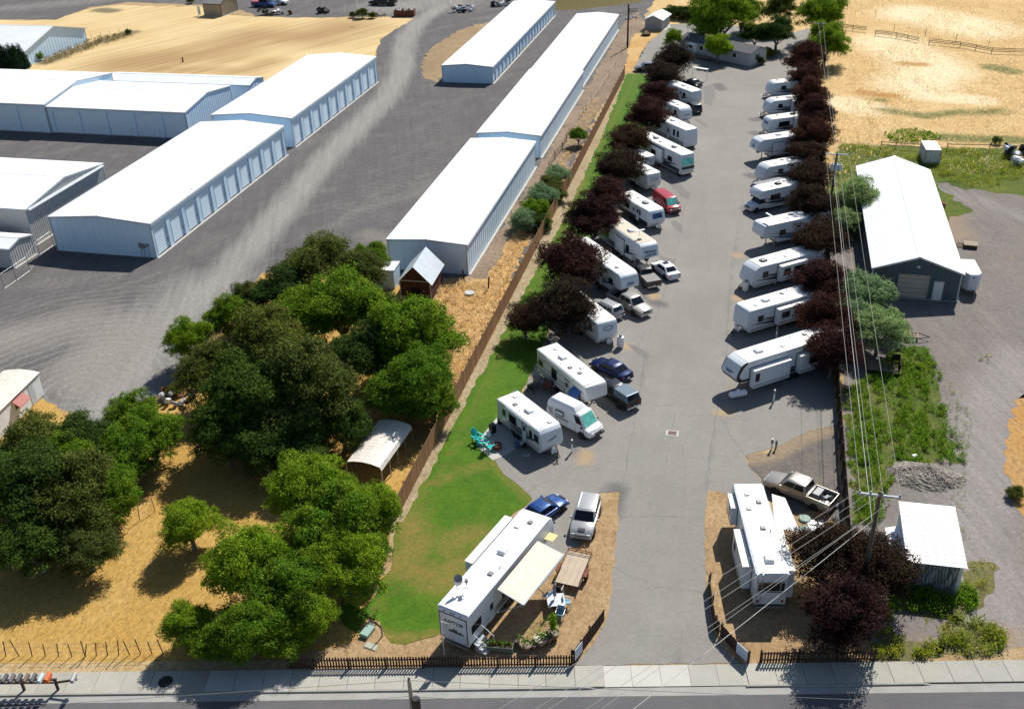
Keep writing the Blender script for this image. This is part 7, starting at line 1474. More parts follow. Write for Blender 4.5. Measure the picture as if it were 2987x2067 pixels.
def wire(label, a_, b_, sag=.5, r=.012, mat=wirem, grp='overhead wires'):
    pts = []; a_ = Vector(a_); b_ = Vector(b_)
    for i in range(25): q = i / 24; p_ = a_.lerp(b_, q); p_.z -= sag * 4 * q * (1 - q); pts.append(p_ - a_)
    mb = MB(); mb.tube(pts, r, 4, False); o_ = mb.build('overhead_wire', mat, None, loc=a_[:]); props(o_, label, 'wire', grp)
P1 = lambda x, z: (pn[0] + x, pn[1], z)
P2_ = lambda x, z: (p2.x + x, p2.y, z)
P3 = lambda x, z: (p3.x + x, p3.y, z)
wire('westmost overhead wire between the near pole and the transformer pole', P1(-1.22, HP + .28), P2_(-1.3, H2 + .24), .25)
wire('eastmost overhead wire between the near pole and the transformer pole', P1(1.22, HP + .28), P2_(1.3, H2 + .24), .25)
wire('middle overhead wire between the near pole and the transformer pole', P1(.15, HP + .28), P2_(.1, H2 + .24), .25)
wire('thick pale cable strung lower between the near pole and the transformer pole', P1(-.18, 7.3), P2_(-.12, 6.5), .2, .019, cable)
wire('lower thin line beside the thick cable on the near pole', P1(-.05, 7.9), P2_(-.1, 7.2), .2)
wire('left overhead wire running to the distant pole over the plum row', P2_(-.1, H2 + .2), P3(-.3, 8.6), .4)
wire('right overhead wire running to the distant pole over the plum row', P2_(.1, H2 + .2), P3(.5, 8.6), .4)
for i, (x0, z0, q, sag, r_, mt) in enumerate([(-1.22, HP + .25, (1158, 1569), .25, .015, wirem), (-.55, HP + .25, (1196, 1596), .25, .013, wirem), (.15, HP + .25, (1226, 1596), .25, .015, wirem), (1.22, HP + .25, (1311, 1596), .25, .013, wirem), (-.1, 7.9, (1347, 1596), .2, .013, wirem), (-.12, 7.3, (1421, 1596), .2, .02, cable)]):
    a_ = Vector(P1(x0, z0)); b0 = at(*q, z0 - .25); d_ = (b0 - a_); d_.z = 0; b_ = a_ + d_ * 1.45; b_.z = z0 - .3
    wire(['upper left diagonal wire crossing the driveway mouth', 'second diagonal wire crossing the driveway mouth', 'third diagonal wire crossing the driveway mouth', 'fourth diagonal wire crossing the driveway mouth', 'thin low diagonal wire just above the thick cable', 'thick white diagonal cable, lowest over the driveway mouth'][i], a_, b_, sag, r_, mt)
for lb, l0, l1_, z_ in (('upper street wire running left and right from the bottom pole top', (-60, 1597), (2370, 1594), 8.5), ('lower street wire just above the bottom edge', (500, 1600), (1440, 1599), 7.6)):
    c_ = at(921, 1531 if z_ > 8 else 1567, z_)
    for s_, e_ in (('left', at(*l0, z_)), ('right', at(*l1_, z_))):
        wire('%s, %s part' % (lb, s_), c_, c_ + (e_ - c_) * 1.02, 0.0, .017)
fp_ = thing('flag_pole', 'thin white pole with a drooping flag inside the picket fence', 'pole', x2(1540, 1180)[:], 0)
mb = MB(); mb.tube([(0, 0, 0), (0, 0, 3.3)], .03, 6); mb.build('pole_shaft', white, fp_)
mb = MB(); mb.hexa([(.03, 0, 2.55), (.4, .06, 2.3), (.4, .08, 2.3), (.03, .02, 2.55)], [(.03, 0, 3.25), (.42, .06, 3.15), (.42, .08, 3.15), (.03, .02, 3.25)]); mb.build('flag', M('faded_cloth', (.5, .5, .52), .8), fp_)

# ---------------------------------------------------------------- yard things
def tank_v(lb, p_, r=.42, h=1.35):
    t = thing('propane_tank', lb, 'propane tank', p_[:2] + (.02,) if isinstance(p_, tuple) else (p_.x, p_.y, .02), 0, 'upright propane tanks')
    mb = MB(); mb.lathe([(r * .5, .1), (r * .95, .18), (r, .3), (r, h * .8), (r * .85, h * .92), (r * .3, h * .98)], 20); mb.build('tank_body', white, t, smooth=True)
    mb = MB(); mb.lathe([(r * .45, h * .92), (r * .45, h * 1.1), (r * .3, h * 1.12)], 14); mb.build('collar', greyp, t)
    mb = MB(); mb.lathe([(r * .8, 0), (r * .8, .15)], 14); mb.build('foot_ring', steel, t)
tank_v('upright white propane tank at the nose of the trailer under the big plums', at(1397, 782), .36, 1.3)
tank_v('upright white propane tank at the nose of the Jayco trailer', at(1678, 656), .34, 1.2)
tank_v('small upright white tank at the nose of the flat-nosed trailer', at(1657, 742), .2, .95)
t = thing('propane_tank', 'horizontal white propane tank in the shadow of the black-edged fifth wheel', 'propane tank', at(1661, 897)[:2] + (.02,), R(28))
mb = MB(); mb.lathe([(.05, -.85), (.2, -.82), (.29, -.7), (.3, -.6), (.3, .6), (.29, .7), (.2, .82), (.05, .85)], 18, (0, 0, .5), 'x'); mb.build('tank_body', white, t, smooth=True)
mb = MB(); mb.lathe([(.14, .78), (.16, .9), (.1, .95)], 12); mb.build('valve_dome', white, t)
for x in (-.45, .45): mb = MB(); mb.box(x - .05, x + .05, -.2, .2, 0, .25); mb.build('foot', steel, t)
for i, (x, y, hh) in enumerate([(1288, 1018, 1.3), (1737, 1012, 1.1), (1747, 1010, .9), (1748, 760, 1.2), (1742, 905, 1.3), (1745, 640, 1.0), (1779, 630, .9), (1400, 1010, 0), (1750, 455, .8)]):
    if hh:
        p_ = at(x, y); t = thing('hookup_post', ['white hookup post beside the white work van', 'white hookup post at the tip of the corner gravel bed', 'dark hookup post right of the white post on the corner gravel', 'hookup post between the flat-nosed trailer and the long fifth wheel', 'hookup post in the shadow of the nearest right-row fifth wheel', 'hookup post beside the slide-out of the Jayco trailer', 'second post right of the Jayco slide-out', '', 'hookup post below the cab-over motorhome'][i], 'post', (p_.x, p_.y, 0), 0, 'utility hookup posts')
        mb = MB(); mb.box(-.06, .06, -.06, .06, 0, hh); mb.build('post', dark if i == 2 else white, t); mb = MB(); mb.box(-.1, .1, -.12, -.061, hh - .4, hh - .05); mb.build('socket_box', greyp, t)
# patio beside the lawn
sheet('patio_slab', [y2(1950, 910), y2(2110, 1052), y2(2225, 1008), y2(2330, 940), y2(2330, 700), y2(2170, 640)], .040, patio_c)
turq = M('turquoise_plastic', (.02, .42, .42), .4, var=.08)
def adirondack(lb, p_, a_, mat=turq, k=1.0, nm='garden_chair'):
    t = thing(nm, lb, 'chair', (p_.x, p_.y, .045), a_); t.scale = (k, k, k)
    for i in range(5): mb = MB(); y_ = -.25 + i * .105; mb.hexa([(-.3, y_, .25), (.3, y_, .36), (.3, y_ + .09, .36), (-.3, y_ + .09, .25)], [(-.3, y_, .27), (.3, y_, .38), (.3, y_ + .09, .38), (-.3, y_ + .09, .27)]); mb.build('seat_slat', mat, t)
    for i in range(5): mb = MB(); y_ = -.25 + i * .105; hh = (.9, .98, 1.02, .98, .9)[i]; mb.hexa([(-.3, y_, .25), (-.27, y_, .25), (-.27, y_ + .09, .25), (-.3, y_ + .09, .25)], [(-.6, y_, hh), (-.57, y_, hh), (-.57, y_ + .09, hh), (-.6, y_ + .09, hh)]); mb.build('back_slat', mat, t)
    for s in (-1, 1):
        mb = MB(); mb.box(-.42, .36, s * .33 - .06, s * .33 + .06, .52, .55); mb.build('armrest', mat, t)
        for x in (-.35, .3): mb = MB(); mb.box(x - .03, x + .03, s * .33 - .03, s * .33 + .03, 0, .52); mb.build('leg', mat, t)
adirondack('turquoise garden chair at the lawn edge of the patio', y2(1985, 890), R(-30), k=1.15); adirondack('turquoise garden chair nearer the street on the patio', y2(2080, 960), R(60), k=1.0)
adirondack('second turquoise garden chair close behind the first', y2(2010, 915), R(-5), k=.9)
t = thing('fire_pit', 'round black fire pit between the turquoise chairs', 'fire pit', y2(2148, 945)[:2] + (.045,))
mb = MB(); mb.lathe([(.28, .02), (.4, .1), (.42, .42), (.36, .42), (.34, .2)], 18); mb.build('bowl', rust, t, smooth=True)
m2 = MB(); m2.tube([(-.4, 0, .44), (.4, 0, .44)], .015, 4); m2.tube([(0, -.4, .44), (0, .4, .44)], .015, 4); m2.build('grill_bar', steel, t)
for i, (x, y, w_, d_, hh, mt, lb, ct_) in enumerate([(2110, 800, .5, .5, .75, dark, 'black covered grill on the patio behind the chairs', 'grill'), (2075, 840, .35, .3, .35, white, 'small white cooler beside the patio chairs', 'cooler'), (2180, 720, .55, .35, .5, dark, 'dark storage box beside the trailer steps', 'box'), (2330, 690 + 240, .4, .4, .4, gfx_blue, 'blue plastic bin in the trailer shade', 'bin')]):
    p_ = y2(x, y); t = thing(ct_.replace(' ', '_'), lb, ct_, (p_.x, p_.y, .045), rnd.uniform(0, 1))
    mb = MB(); mb.box(-w_ / 2, w_ / 2, -d_ / 2, d_ / 2, 0, hh); mb.build('body', mt, t, bevel=.03); mb = MB(); mb.box(-w_ / 2 - .02, w_ / 2 + .02, -d_ / 2 - .02, d_ / 2 + .02, hh, hh + .06); mb.build('lid', mt, t, bevel=.02)
for i, (x, y, mt, lb) in enumerate([(60, 900, white, 'white plastic crate in the shade of the nearest left trailer'), (110, 985, trim_w, 'small white folding step in the trailer shade')]):
    p_ = y3(x, y + 20); t = thing('crate' if i == 0 else 'folding_step', lb, 'crate' if i == 0 else 'step', (p_.x, p_.y, .025), .4)
    mb = MB(); mb.box(-.3, .3, -.22, .22, 0, .45 if i == 0 else .12); mb.build('body', mt, t, bevel=.03); mb = MB(); mb.box(-.2, .2, -.15, .15, .45 if i == 0 else .12, .49 if i == 0 else .3); mb.build('top', greyp, t)
def grill(lb, p_, mat=dark):
    t = thing('barbecue_grill', lb, 'grill', (p_.x, p_.y, .03), rnd.uniform(0, 3))
    mb = MB(); mb.lathe([(.1, -.45), (.3, -.4), (.34, 0), (.3, .4), (.1, .45)], 12, (0, 0, .9), 'x'); mb.build('lid', mat, t, smooth=True)
    mb = MB(); mb.box(-.45, .45, -.3, .3, .6, .85); mb.build('firebox', mat, t)
    for s in (-1, 1): mb = MB(); mb.box(s * .6 - .15, s * .6 + .15, -.22, .22, .8, .84); mb.build('side_shelf', greyp, t)
    for x in (-.4, .4):
        for y in (-.25, .25): mb = MB(); mb.box(x - .03, x + .03, y - .03, y + .03, 0, .6); mb.build('leg', mat, t)
grill('large grey barbecue in the shade beside the older white fifth wheel', at(1212, 868), greyp); grill('second barbecue among clutter beside the older white fifth wheel', at(1236, 882), M('brown_enamel', (.1, .04, .03), .5))
adirondack('dark folding chair in the shade between the two nearest left trailers', at(1200, 880), 1.2, dark)
# toy hauler yard: table, chairs, umbrella, pots
tp = x3(345, 715, .0); tp = at(1252, 1368)
t = thing('patio_table', 'white square patio table between the flatbed trailer and the flower pots', 'table', (tp.x, tp.y, .035), R(18))
for i in range(6): mb = MB(); mb.box(-.6, .6, -.6 + i * .2 + .004, -.6 + (i + 1) * .2 - .004, .68, .72); mb.build('top_slat', M('pale_grey_plastic', (.5, .54, .58), .5), t)
for x in (-.5, .5):
    for y in (-.5, .5): mb = MB(); mb.box(x - .03, x + .03, y - .03, y + .03, 0, .68); mb.build('leg', greyp, t)
bl_c = M('blue_cushion', (.16, .32, .42), .8)
for i, (x, y, a_, lb) in enumerate([(1276, 1366, 3.4, 'white-framed patio chair with blue cushion right of the table'), (1258, 1338, 4.6, 'dark-seated patio chair behind the table'), (1234, 1352, 5.8, 'patio chair with pale blue cushion left of the table'), (1262, 1392, 1.5, 'wire patio chair in front of the table')]):
    p_ = at(x, y); t = thing('patio_chair', lb, 'chair', (p_.x, p_.y, .035), a_ + math.pi, 'patio chairs round the white table')
    mb = MB(); mb.box(-.25, .25, -.25, .25, .42, .5); mb.build('cushion', dark if i == 1 else bl_c, t, bevel=.02); mb = MB(); mb.box(-.28, -.22, -.25, .25, .5, .95); mb.build('backrest', dark if i == 1 else bl_c, t, bevel=.02)
    for x_ in (-.23, .23):
        for y_ in (-.23, .23): mb = MB(); mb.tube([(x_, y_, 0), (x_, y_, .42)], .02, 5); mb.build('leg', white, t)
    for s in (-1, 1): mb = MB(); mb.tube([(-.25, s * .28, .68), (.25, s * .28, .68), (.25, s * .28, 0)], .02, 5); mb.build('armrest', white, t)
t = thing('patio_umbrella', 'closed lavender patio umbrella standing at the white table', 'umbrella', (tp.x - .1, tp.y + .1, .035), 0)
mb = MB(); mb.tube([(0, 0, 0), (0, 0, 2.3)], .025, 6); mb.build('pole_shaft', greyp, t); mb = MB(); mb.lathe([(.12, 1.0), (.1, 1.4), (.06, 2.1), (.01, 2.25)], 8); mb.build('folded_canopy', M('lavender_canvas', (.24, .24, .40), .8), t)
mb = MB(); mb.lathe([(.25, 0), (.22, .1), (.05, .14)], 12); mb.build('base', dark, t)
for i, (x, y, k) in enumerate([(905, 1490, 1.05), (970, 1470, .8), (1035, 1440, 1.15), (1092, 1420, 1.05), (1148, 1385, 1.1), (845, 1440, .9)]):
    p_ = at(957.3 + x / 3.977, 1080.8 + (y + 30) / 3.977); t = thing('plant_pot', ['leftmost round plant pot of the curved row', 'smaller plant pot second in the curved row', 'pale widest plant pot in the curved row', 'plant pot right of the pale widest pot', 'plant pot with the tallest plant at the end of the row', 'dark plant pot beside the planter box'][i], 'plant pot', (p_.x, p_.y, .035), 0, 'plant pots in a curved row'); t.scale = (k, k, k)
    mb = MB(); mb.lathe([(.2, 0), (.32, .2), (.36, .42), (.40, .46), (.40, .52), (.34, .52), (.33, .44)], 16); mb.build('pot', M('terracotta_grey', (.27, .21, .16), .8, rand=.4) if i != 2 else M('cream_glaze', (.48, .42, .34), .5), t, smooth=True)
    tf_ = weed_tuft(.45 if i != 4 else 1.4, .35, 60 if i != 4 else 160); me = quads_mesh('plant', tf_[0] + np.array([0, 0, .45]), tf_[1], tf_[2], tf_[3] * (.5 if i != 4 else .25), tf_[3] * (1 if i != 4 else .5), lf_green if i % 2 else lf_weed); q = bpy.data.objects.new('plant', me); link(q, t)
scatter('garden_bed_grass', [at(*c_) for c_ in ((1172, 1442), (1180, 1420), (1225, 1392), (1250, 1400), (1248, 1420), (1218, 1438), (1190, 1445))], 22, weed_tuft(.3, .2, 8), lf_weed, 'little green garden bed behind the plant pots', .6, 1.2, z=.035)
t = thing('planter_box', 'long green planter box with seedlings beside the toy hauler steps', 'planter', at(1122, 1462)[:2] + (.035,), R(5))
mb = MB(); [mb.box(*q) for q in ((-1.0, 1.0, -.3, -.26, 0, .45), (-1.0, 1.0, .26, .3, 0, .45), (-1.0, -.96, -.26, .26, 0, .45), (.96, 1.0, -.26, .26, 0, .45))]; mb.build('box_side', M('green_grey_board', (.12, .17, .14), .8), t)
mb = MB(); mb.box(-.96, .96, -.26, .26, .02, .38); mb.build('soil', M('potting_soil', (.05, .035, .025), .95), t)
q = []
for i in range(7): tf_ = weed_tuft(.35, .22, 30); me = quads_mesh('plant', tf_[0], tf_[1], tf_[2], tf_[3] * .5, tf_[3], lf_weed if i % 2 else lf_weedy); o_ = bpy.data.objects.new('plant', me); link(o_, t); o_.location = (-.85 + i * .28, 0, .4)
t = thing('entry_steps', 'white entry steps with railing at the toy hauler door', 'steps', at(1079, 1455)[:2] + (.035,), R(70))
for i in range(3): mb = MB(); mb.box(-.5 + 0, .5, -.9 + i * .28, -.9 + (i + 1) * .28, 0, .2 * (i + 1)); mb.build('step', trim_w, t)
mb = MB(); mb.box(-.5, .5, -.06, .9, .6, .64); mb.build('landing', trim_w, t)
for s in (-1, 1):
    mb = MB(); mb.tube([(s * .48, -.9, .2), (s * .48, -.9, 1.0), (s * .48, 0, 1.45), (s * .48, .85, 1.45), (s * .48, .85, .6)], .025, 5)
    for k in range(5): mb.tube([(s * .48, -.0 + k * .2, .62), (s * .48, -.0 + k * .2, 1.45)], .015, 4)
    mb.build('railing', white, t)
# septic covers, utility boxes
for i, (x, y) in enumerate([(1812, 1169), (1811, 1194)]):
    mb = MB(); mb.lathe([(.45, 0), (.45, .12), (.38, .16)], 22); o_ = mb.build('septic_lid', M('green_plastic_lid', (.16, .26, .22), .6), None, loc=at(x, y, .03)[:]); props(o_, ['farther round green septic lid behind the tan pickup', 'nearer round green septic lid beside the white board'][i], 'septic lid', 'round septic lids')
mb = MB(); mb.slab([(0, 0), (1.15, .25), (.95, 1.5), (-.3, 1.2)], 0, .05); o_ = mb.build('white_board', white, None, loc=at(1825, 1196, .04)[:]); props(o_, 'white board lying on the bark beside the septic lids', 'board')
for i, (x, y, w_, d_, hh, mt, lb) in enumerate([(828, 1426, .62, 1.0, .3, 'a', 'pale green utility box in the oval bed at the lawn corner'), (835, 1410, .4, .4, .12, 'b', 'small grey-green cover behind the utility box'), (836, 1456, .9, .5, .05, 'b', 'flat pale cover at the tip of the oval bed')]):
    m_ = M('pale_green_metal', (.24, .36, .31), .5) if mt == 'a' else M('pale_stone', (.33, .36, .3), .7)
    t = thing('utility_box', lb, 'utility box', at(x, y)[:2] + (.035,), R(-12)); mb = MB(); mb.box(-w_ / 2, w_ / 2, -d_ / 2, d_ / 2, 0, hh); mb.build('housing', m_, t, bevel=.02); mb = MB(); mb.box(-w_ / 2 + .04, w_ / 2 - .04, -d_ / 2 + .04, d_ / 2 - .04, hh, hh + .015); mb.build('lid', m_, t)
m2 = MB(); pts = [x2(850, 960), x2(900, 905), x2(970, 890), x2(1020, 930), x2(1030, 1000), x2(940, 1110)]
m2.tube([p_ + Vector((0, 0, .06)) for p_ in pts], .06, 5); o_ = m2.build('bed_edging', darkwood, None); props(o_, 'curved dark edging round the small bark oval at the lawn corner', 'edging')
sheet('bark_oval', [x2(850, 960), x2(900, 908), x2(968, 893), x2(1018, 932), x2(1028, 1000), x2(1000, 1060), x2(850, 1050)], .044, bark)
# mailboxes
mbx = thing('mailbox_stand', 'dark wooden stand with three posts carrying the mailboxes', 'mailbox stand', (0, 0, 0))
pr = [x1(x, 1375, 1.0) for x in (-40, 390)]; d_ = pr[1] - pr[0]; an = math.atan2(d_.y, d_.x)
base = [x1(25, 1450), x1(205, 1450), x1(375, 1450)]
mid = base[1]; mbx.location = (mid.x, mid.y, .11); mbx.rotation_euler = (0, 0, SA); 
mb = MB(); mb.box(-3.6, 2.3, -.07, .07, .88, .97); mb.box(-3.6, 2.3, -.3, -.2, .88, .97) ; mb.build('beam', darkwood, mbx)
for x in (-2.45, 0, 2.3 - .12): mb = MB(); mb.box(x - .07, x + .07, -.07, .07, 0, .88); mb.build('post', darkwood, mbx)
mb = MB(); mb.hexa([(2.25, -.05, .6), (3.6, -.05, .85), (3.6, .05, .85), (2.25, .05, .6)], [(2.25, -.05, .72), (3.6, -.05, .97), (3.6, .05, .97), (2.25, .05, .72)]); mb.build('brace', darkwood, mbx)
mc = [M('mailbox_red_brown', (.20, .07, .05), .6), M('mailbox_rust', (.26, .09, .05), .6), M('mailbox_white', (.6, .62, .62), .4), M('mailbox_silver', (.4, .42, .44), .35, .4), M('mailbox_dark', (.07, .075, .08), .5), M('mailbox_purple_grey', (.12, .1, .12), .5), M('mailbox_dark', (.07, .075, .08), .5), M('mailbox_brown', (.14, .1, .08), .5), M('mailbox_dark', (.07, .075, .08), .5), M('mailbox_pale_blue', (.48, .58, .64), .4), M('mailbox_orange', (.55, .12, .03), .5), M('mailbox_silver', (.4, .42, .44), .35, .4)]
lbs = ['red-brown mailbox at the left edge of the row', 'rust-red mailbox second from the left edge', 'clean white mailbox between the rust one and the silver one', 'silver mailbox right of the white one', 'dark mailbox right of the silver one', 'purple-grey mailbox in the middle of the row', 'dark mailbox right of the purple-grey one', 'brown mailbox, third before the pale blue one', 'dark mailbox just left of the pale blue one', 'pale blue mailbox left of the orange one', 'tall orange mailbox at the end of the beam', 'silver mailbox alone on the outer brace']
for i in range(12):
    x = -2.45 + i * .46 if i < 11 else 3.45; x -= .35 if i < 11 else 0
    w0 = mid + su * x; big_ = i == 10
    t = thing('mailbox', lbs[i], 'mailbox', (w0.x, w0.y, .11 + .97), SA, 'mailboxes in a row on the beam')
    h0 = .26 if not big_ else .36; r_ = .11 if not big_ else .15; pts = [(-r_, 0), (r_, 0), (r_, h0 * .6)] + [(r_ * math.cos(q), h0 * .6 + r_ * math.sin(q)) for q in (math.pi * k / 6 for k in range(1, 6))] + [(-r_, h0 * .6)]
    mb = MB(); mb.prism(pts, -.35, .3); mb.build('body', mc[i], t, smooth=False); m2 = MB(); m2.prism([(a_ * 1.06, b_ * 1.03) for a_, b_ in pts], -.37, -.351); m2.build('door', mc[i], t)
# small white scraps, posts and the far yard clutter
for i, (x, y, s_) in enumerate([(1204.4 / 1, 1189, .12)]): pass
t = thing('stacked_pallets', 'stack of pale wooden pallets and boards beside the teal workshop', 'pallets', at(2184, 556)[:2] + (.01,), R(-6)); t.scale = (.75,) * 3
for k in range(5):
    for i in range(7): mb = MB(); mb.box(-1.0, 1.0, -.8 + i * .23, -.8 + i * .23 + .15, k * .13 + .1, k * .13 + .12); mb.build('slat', wood if k < 4 else M('pale_board', (.45, .38, .28), .8, rand=.2), t)
    mb = MB(); [mb.box(x, x + .09, -.8, .75, k * .13, k * .13 + .1) for x in (-1, -.05, .9)]; mb.build('runner', wood, t)
t = thing('lumber_pile', 'loose weathered boards lying left of the stacked pallets', 'lumber', at(2160, 553)[:2] + (.01,), R(4)); t.scale = (.8,) * 3
for i in range(12): mb = MB(); mb.box(-.9, .9, -.07, .07, 0, .05); mb.build('board', wood, t, loc=(rnd.uniform(-.2, .2), -.7 + i * .13, .02 + (i % 3) * .06), rot=(0, 0, rnd.uniform(-.15, .15)))
t = thing('trailer_frame', 'flat wooden trailer frame with slots below the silvery trees', 'trailer', y4(1250, -290 + 10)[:2] + (.02,) if False else z8(1240, 1490)[:2] + (.02,), R(-2))
for i in range(7): mb = MB(); mb.box(-1.25 + i * .36, -1.05 + i * .36, -.5, .5, .35, .4); mb.build('plank', wood, t)
for y_ in (-.55, .5): mb = MB(); mb.box(-1.3, 1.3, y_, y_ + .08, .28, .42); mb.build('side_beam', wood, t)
mb = MB(); mb.tube([(1.3, .45, .35), (2.1, 0, .35)], .04, 5); mb.tube([(1.3, -.45, .35), (2.1, 0, .35)], .04, 5); mb.build('tow_hitch', dark, t)
for s in (-1, 1): wheel(t, 0, s * .68, .28, .16)
p_ = y4(1040, 235); dk2 = thing('deck', 'small grey deck with open railing box beside the nearest plum of the right row', 'deck', (p_.x, p_.y, 0), R(-4))
for i in range(13): mb = MB(); mb.box(-1.6 + i * .24, -1.6 + i * .24 + .22, -1.0, 1.0, .3, .34); mb.build('plank', wood, dk2)
mb = MB(); [mb.box(*q) for q in ((1.3, 1.36, -.6, 1.4, .34, 1.0), (.6, 1.3, 1.34, 1.4, .34, 1.0), (-1.6, 1.5, -1.06, -1.0, 0, .34))]; mb.build('railing_panel', darkwood, dk2)
t = thing('plastic_jug', 'white plastic jug on top of the gravel heap edge', 'jug', y4(1305, 1040)[:2] + (.05,), .6); mb = MB(); mb.lathe([(.12, -.25), (.2, -.2), (.2, .2), (.08, .28)], 12, (0, 0, .22), 'x'); mb.build('body', white, t, smooth=True); mb = MB(); mb.lathe([(.05, .28), (.05, .34)], 8, (0, 0, .22), 'x'); mb.build('cap', gfx_blue, t)
t = thing('kiddie_pool', 'round blue plastic basin in the straw beside the brown shed', 'basin', z6(1905, 1098)[:2] + (.05,)); mb = MB(); mb.lathe([(.1, .05), (.46, .05), (.5, .16), (.54, .16), (.5, .02), (.1, .0)], 22); mb.build('basin', gfx_blue, t, smooth=True)
m2 = MB(); m2.lathe([(.52, .165), (.56, .17), (.54, .19), (.5, .17)], 22); m2.build('rim_ring', trim_w, t)
# things under the grove: pale blue car roof and junk
p_ = at(508, 776, 1.2); car('sedan', 'pale blue car roof glinting under the trees by the gravel', 'car', p_, R(30), 4.5, 1.8, 1.45, 'sedan', carpaint('pale_blue_metal', (.20, .42, .50)), group=None)
t = thing('junk_pile', 'dark heap of junk under the trees at the end of the gravel', 'junk pile', at(395, 905)[:2] + (.02,))
for i in range(16): mb = MB(); mb.box(-.3, .3, -.2, .2, -.15, .15); mb.build('scrap', [dark, greyp, white, rust][i % 4 if i % 5 else 2], t, bevel=.02, loc=(rnd.uniform(-1.6, 1.6), rnd.uniform(-1.2, 1.2), rnd.uniform(.15, .7)), rot=(rnd.random() * 3, rnd.random(), rnd.random() * 3))
# canopy frame far left row
p_ = at(1575, 178); t = thing('awning_frame', 'thin white awning frame on posts at the far end of the left row', 'awning frame', (p_.x, p_.y, .02), R(-25)); mb = MB(); mb.box(-1.6, 1.6, -.35, .35, 1.9, 1.95); mb.build('canopy', white, t)
for x in (-1.5, 1.5): mb = MB(); mb.tube([(x, 0, 0), (x, 0, 1.9)], .04, 5); mb.build('post', white, t)
# far yard
tk = car('flatbed_truck', 'old blue truck with a red flatbed in the far yard', 'truck', at(595, 8, .8), R(-4), 6.6, 2.2, 2.1, 'pickup', blue, group=None)
mb = MB(); mb.box(-3.4, -.6, -1.1, 1.1, 1.25, 1.45); mb.build('flatbed', redp, tk)
car('pickup_truck', 'white pickup nose behind the old blue truck in the far yard', 'pickup', at(628, 3, .8), R(-4), 5.2, 1.9, 1.7, 'pickup', whitep, group=None)
t = thing('dumpster', 'rust-brown dumpster full of white rubbish at the field edge', 'dumpster', at(912, 36)[:2] + (.02,), R(8))
mb = MB(); [mb.box(*q) for q in ((-2.4, 2.4, -1.1, -1.02, 0, 1.4), (-2.4, 2.4, 1.02, 1.1, 0, 1.4), (-2.4, -2.32, -1.02, 1.02, 0, 1.4), (2.32, 2.4, -1.02, 1.02, 0, 1.4), (-2.32, 2.32, -1.02, 1.02, 0, .1))]; mb.build('container_wall', rust, t)
for i in range(9): mb = MB(); mb.box(-.03, .03, -1.16, -1.1, .05, 1.35); mb.build('rib', M('dark_rust', (.07, .03, .02), .8), t, loc=(-2.2 + i * .55, 0, 0))
for i in range(22): mb = MB(); mb.box(-.25, .25, -.2, .2, -.12, .12); mb.build('rubbish', [white, white, greyp][i % 3], t, bevel=.04, loc=(rnd.uniform(-2, 2), rnd.uniform(-.8, .8), rnd.uniform(1.1, 1.5)), rot=(rnd.random(), rnd.random(), rnd.random() * 3))
car('flatbed_truck', 'dark flatbed truck parked behind the dumpster', 'truck', at(862, 4, .8), R(175), 7.5, 2.2, 1.9, 'pickup', blackp, group=None)
def clutter(nm, lb, px, py, mats, n_, sp_, sz=.5, zt_=.8):
    p_ = at(px, py); t = thing(nm, lb, nm.replace('_', ' '), (p_.x, p_.y, .02), rnd.random())
    for i in range(n_): mb = MB(); mb.box(-sz * .6, sz * .6, -sz * .4, sz * .4, -sz * .25, sz * .25); mb.build('piece', mats[i % len(mats)], t, bevel=.03, loc=(rnd.uniform(-sp_, sp_), rnd.uniform(-sp_, sp_) * .6, rnd.uniform(.15, zt_)), rot=(rnd.random() * .8, rnd.random() * .8, rnd.random() * 3))
    return t
clutter('machinery', 'green farm machine at the upper field edge', 593, 34, [M('farm_green', (.05, .12, .04), .6), dark], 9, 1.0, .8, 1.2)
clutter('scrap_heap', 'rusty scrap heap right of the green machine', 609, 35, [rust, rust, greyp], 12, 1.1, .6, .8)
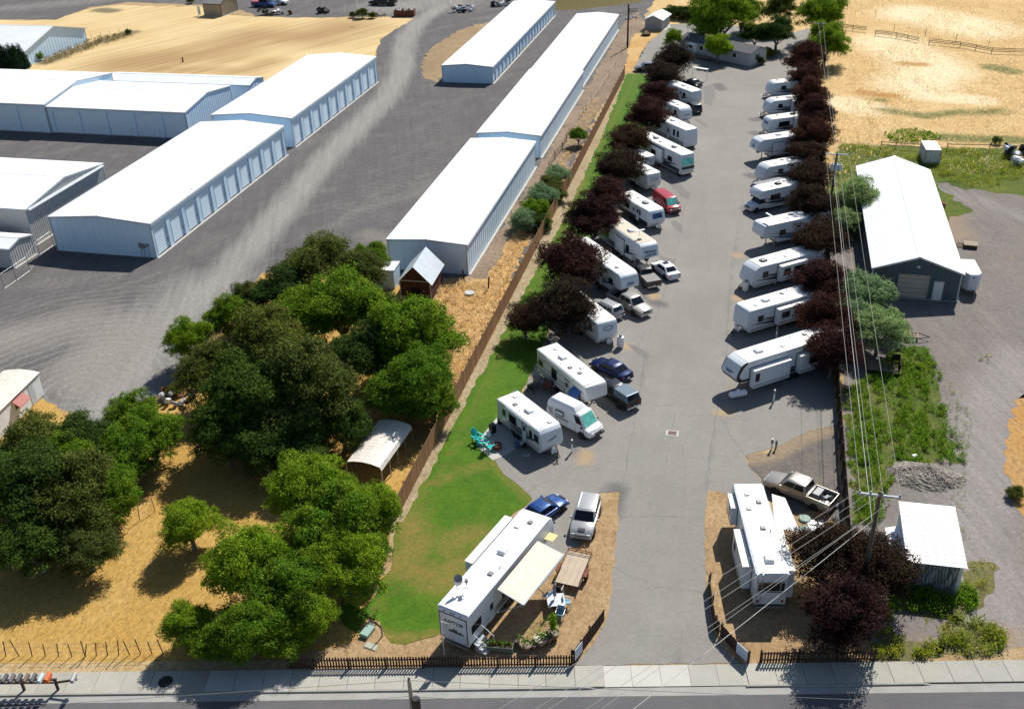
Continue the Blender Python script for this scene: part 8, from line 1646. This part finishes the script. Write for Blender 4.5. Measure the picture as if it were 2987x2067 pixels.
clutter('metal_frame', 'pale metal frame right of the rusty scrap heap', 629, 32, [steel, white], 8, 1.1, .7, 1.1)
clutter('scrap_crate', 'dark wooden crate with white scraps at its foot', 727, 30, [dark, darkwood, dark], 9, 1.1, 1.0, 1.2)
clutter('scrap_barrel', 'small rust-red barrel at the field edge', 654, 33, [rust], 3, .3, .7, .8)
clutter('brush_pile', 'pile of bare brush beside the dumpster', 852, 37, [wood, wood, darkwood], 14, 1.8, .4, .5)
clutter('supply_pile', 'white tank and bundled blue supplies at the far bend of the gravel track', 1047, 26, [white, greyp, gfx_blue, dark], 16, 2.6, .8, 1.2)
clutter('equipment_pile', 'dark rack and pipes behind the top centre storage building', 1128, 12, [dark, greyp, dark, white], 14, 2.4, .9, 1.6)
clutter('scrap_vehicle', 'stripped dark vehicle hulk right of the shipping container', 2280, 352, [dark, white, dark, black], 14, 1.6, .9, 1.2)
clutter('scrap_tank', 'grey and white tank lying near the right edge', 2290, 372, [steel, white, greyp], 8, 1.0, .8, 1.0)
clutter('rubble', 'pale concrete rubble at the end of the dirt strip', 1420, 42, [white, trim_w], 14, 1.4, .4, .25)
clutter('red_scrap', 'small red scrap against the workshop wall', 2122, 468, [redp], 3, .4, .6, .5)
p_ = at(1455, 80); t = thing('planting_barrel', 'dark round tub in the bare soil below the small shed', 'tub', (p_.x, p_.y, .02)); mb = MB(); mb.lathe([(.8, 0), (1.1, .5), (.95, .55), (.7, .3)], 18); mb.build('tub', M('dark_soil_tub', (.09, .06, .04), .9), t, smooth=True); tf_ = weed_tuft(.6, .8, 60); q = bpy.data.objects.new('plant', quads_mesh('plant', tf_[0] + np.array([0, 0, .4]), tf_[1], tf_[2], tf_[3] * .3, tf_[3], lf_straw)); link(q, t)
p_ = at(412, 140); t = thing('field_stake', 'short dark stake standing alone in the straw field', 'stake', (p_.x, p_.y, 0)); mb = MB(); mb.tube([(0, 0, 0), (.05, 0, .95)], .13, 6); mb.build('stake', darkwood, t); mb = MB(); mb.box(-.2, .2, -.15, .15, 0, .08); mb.build('base_stone', darkwood, t)
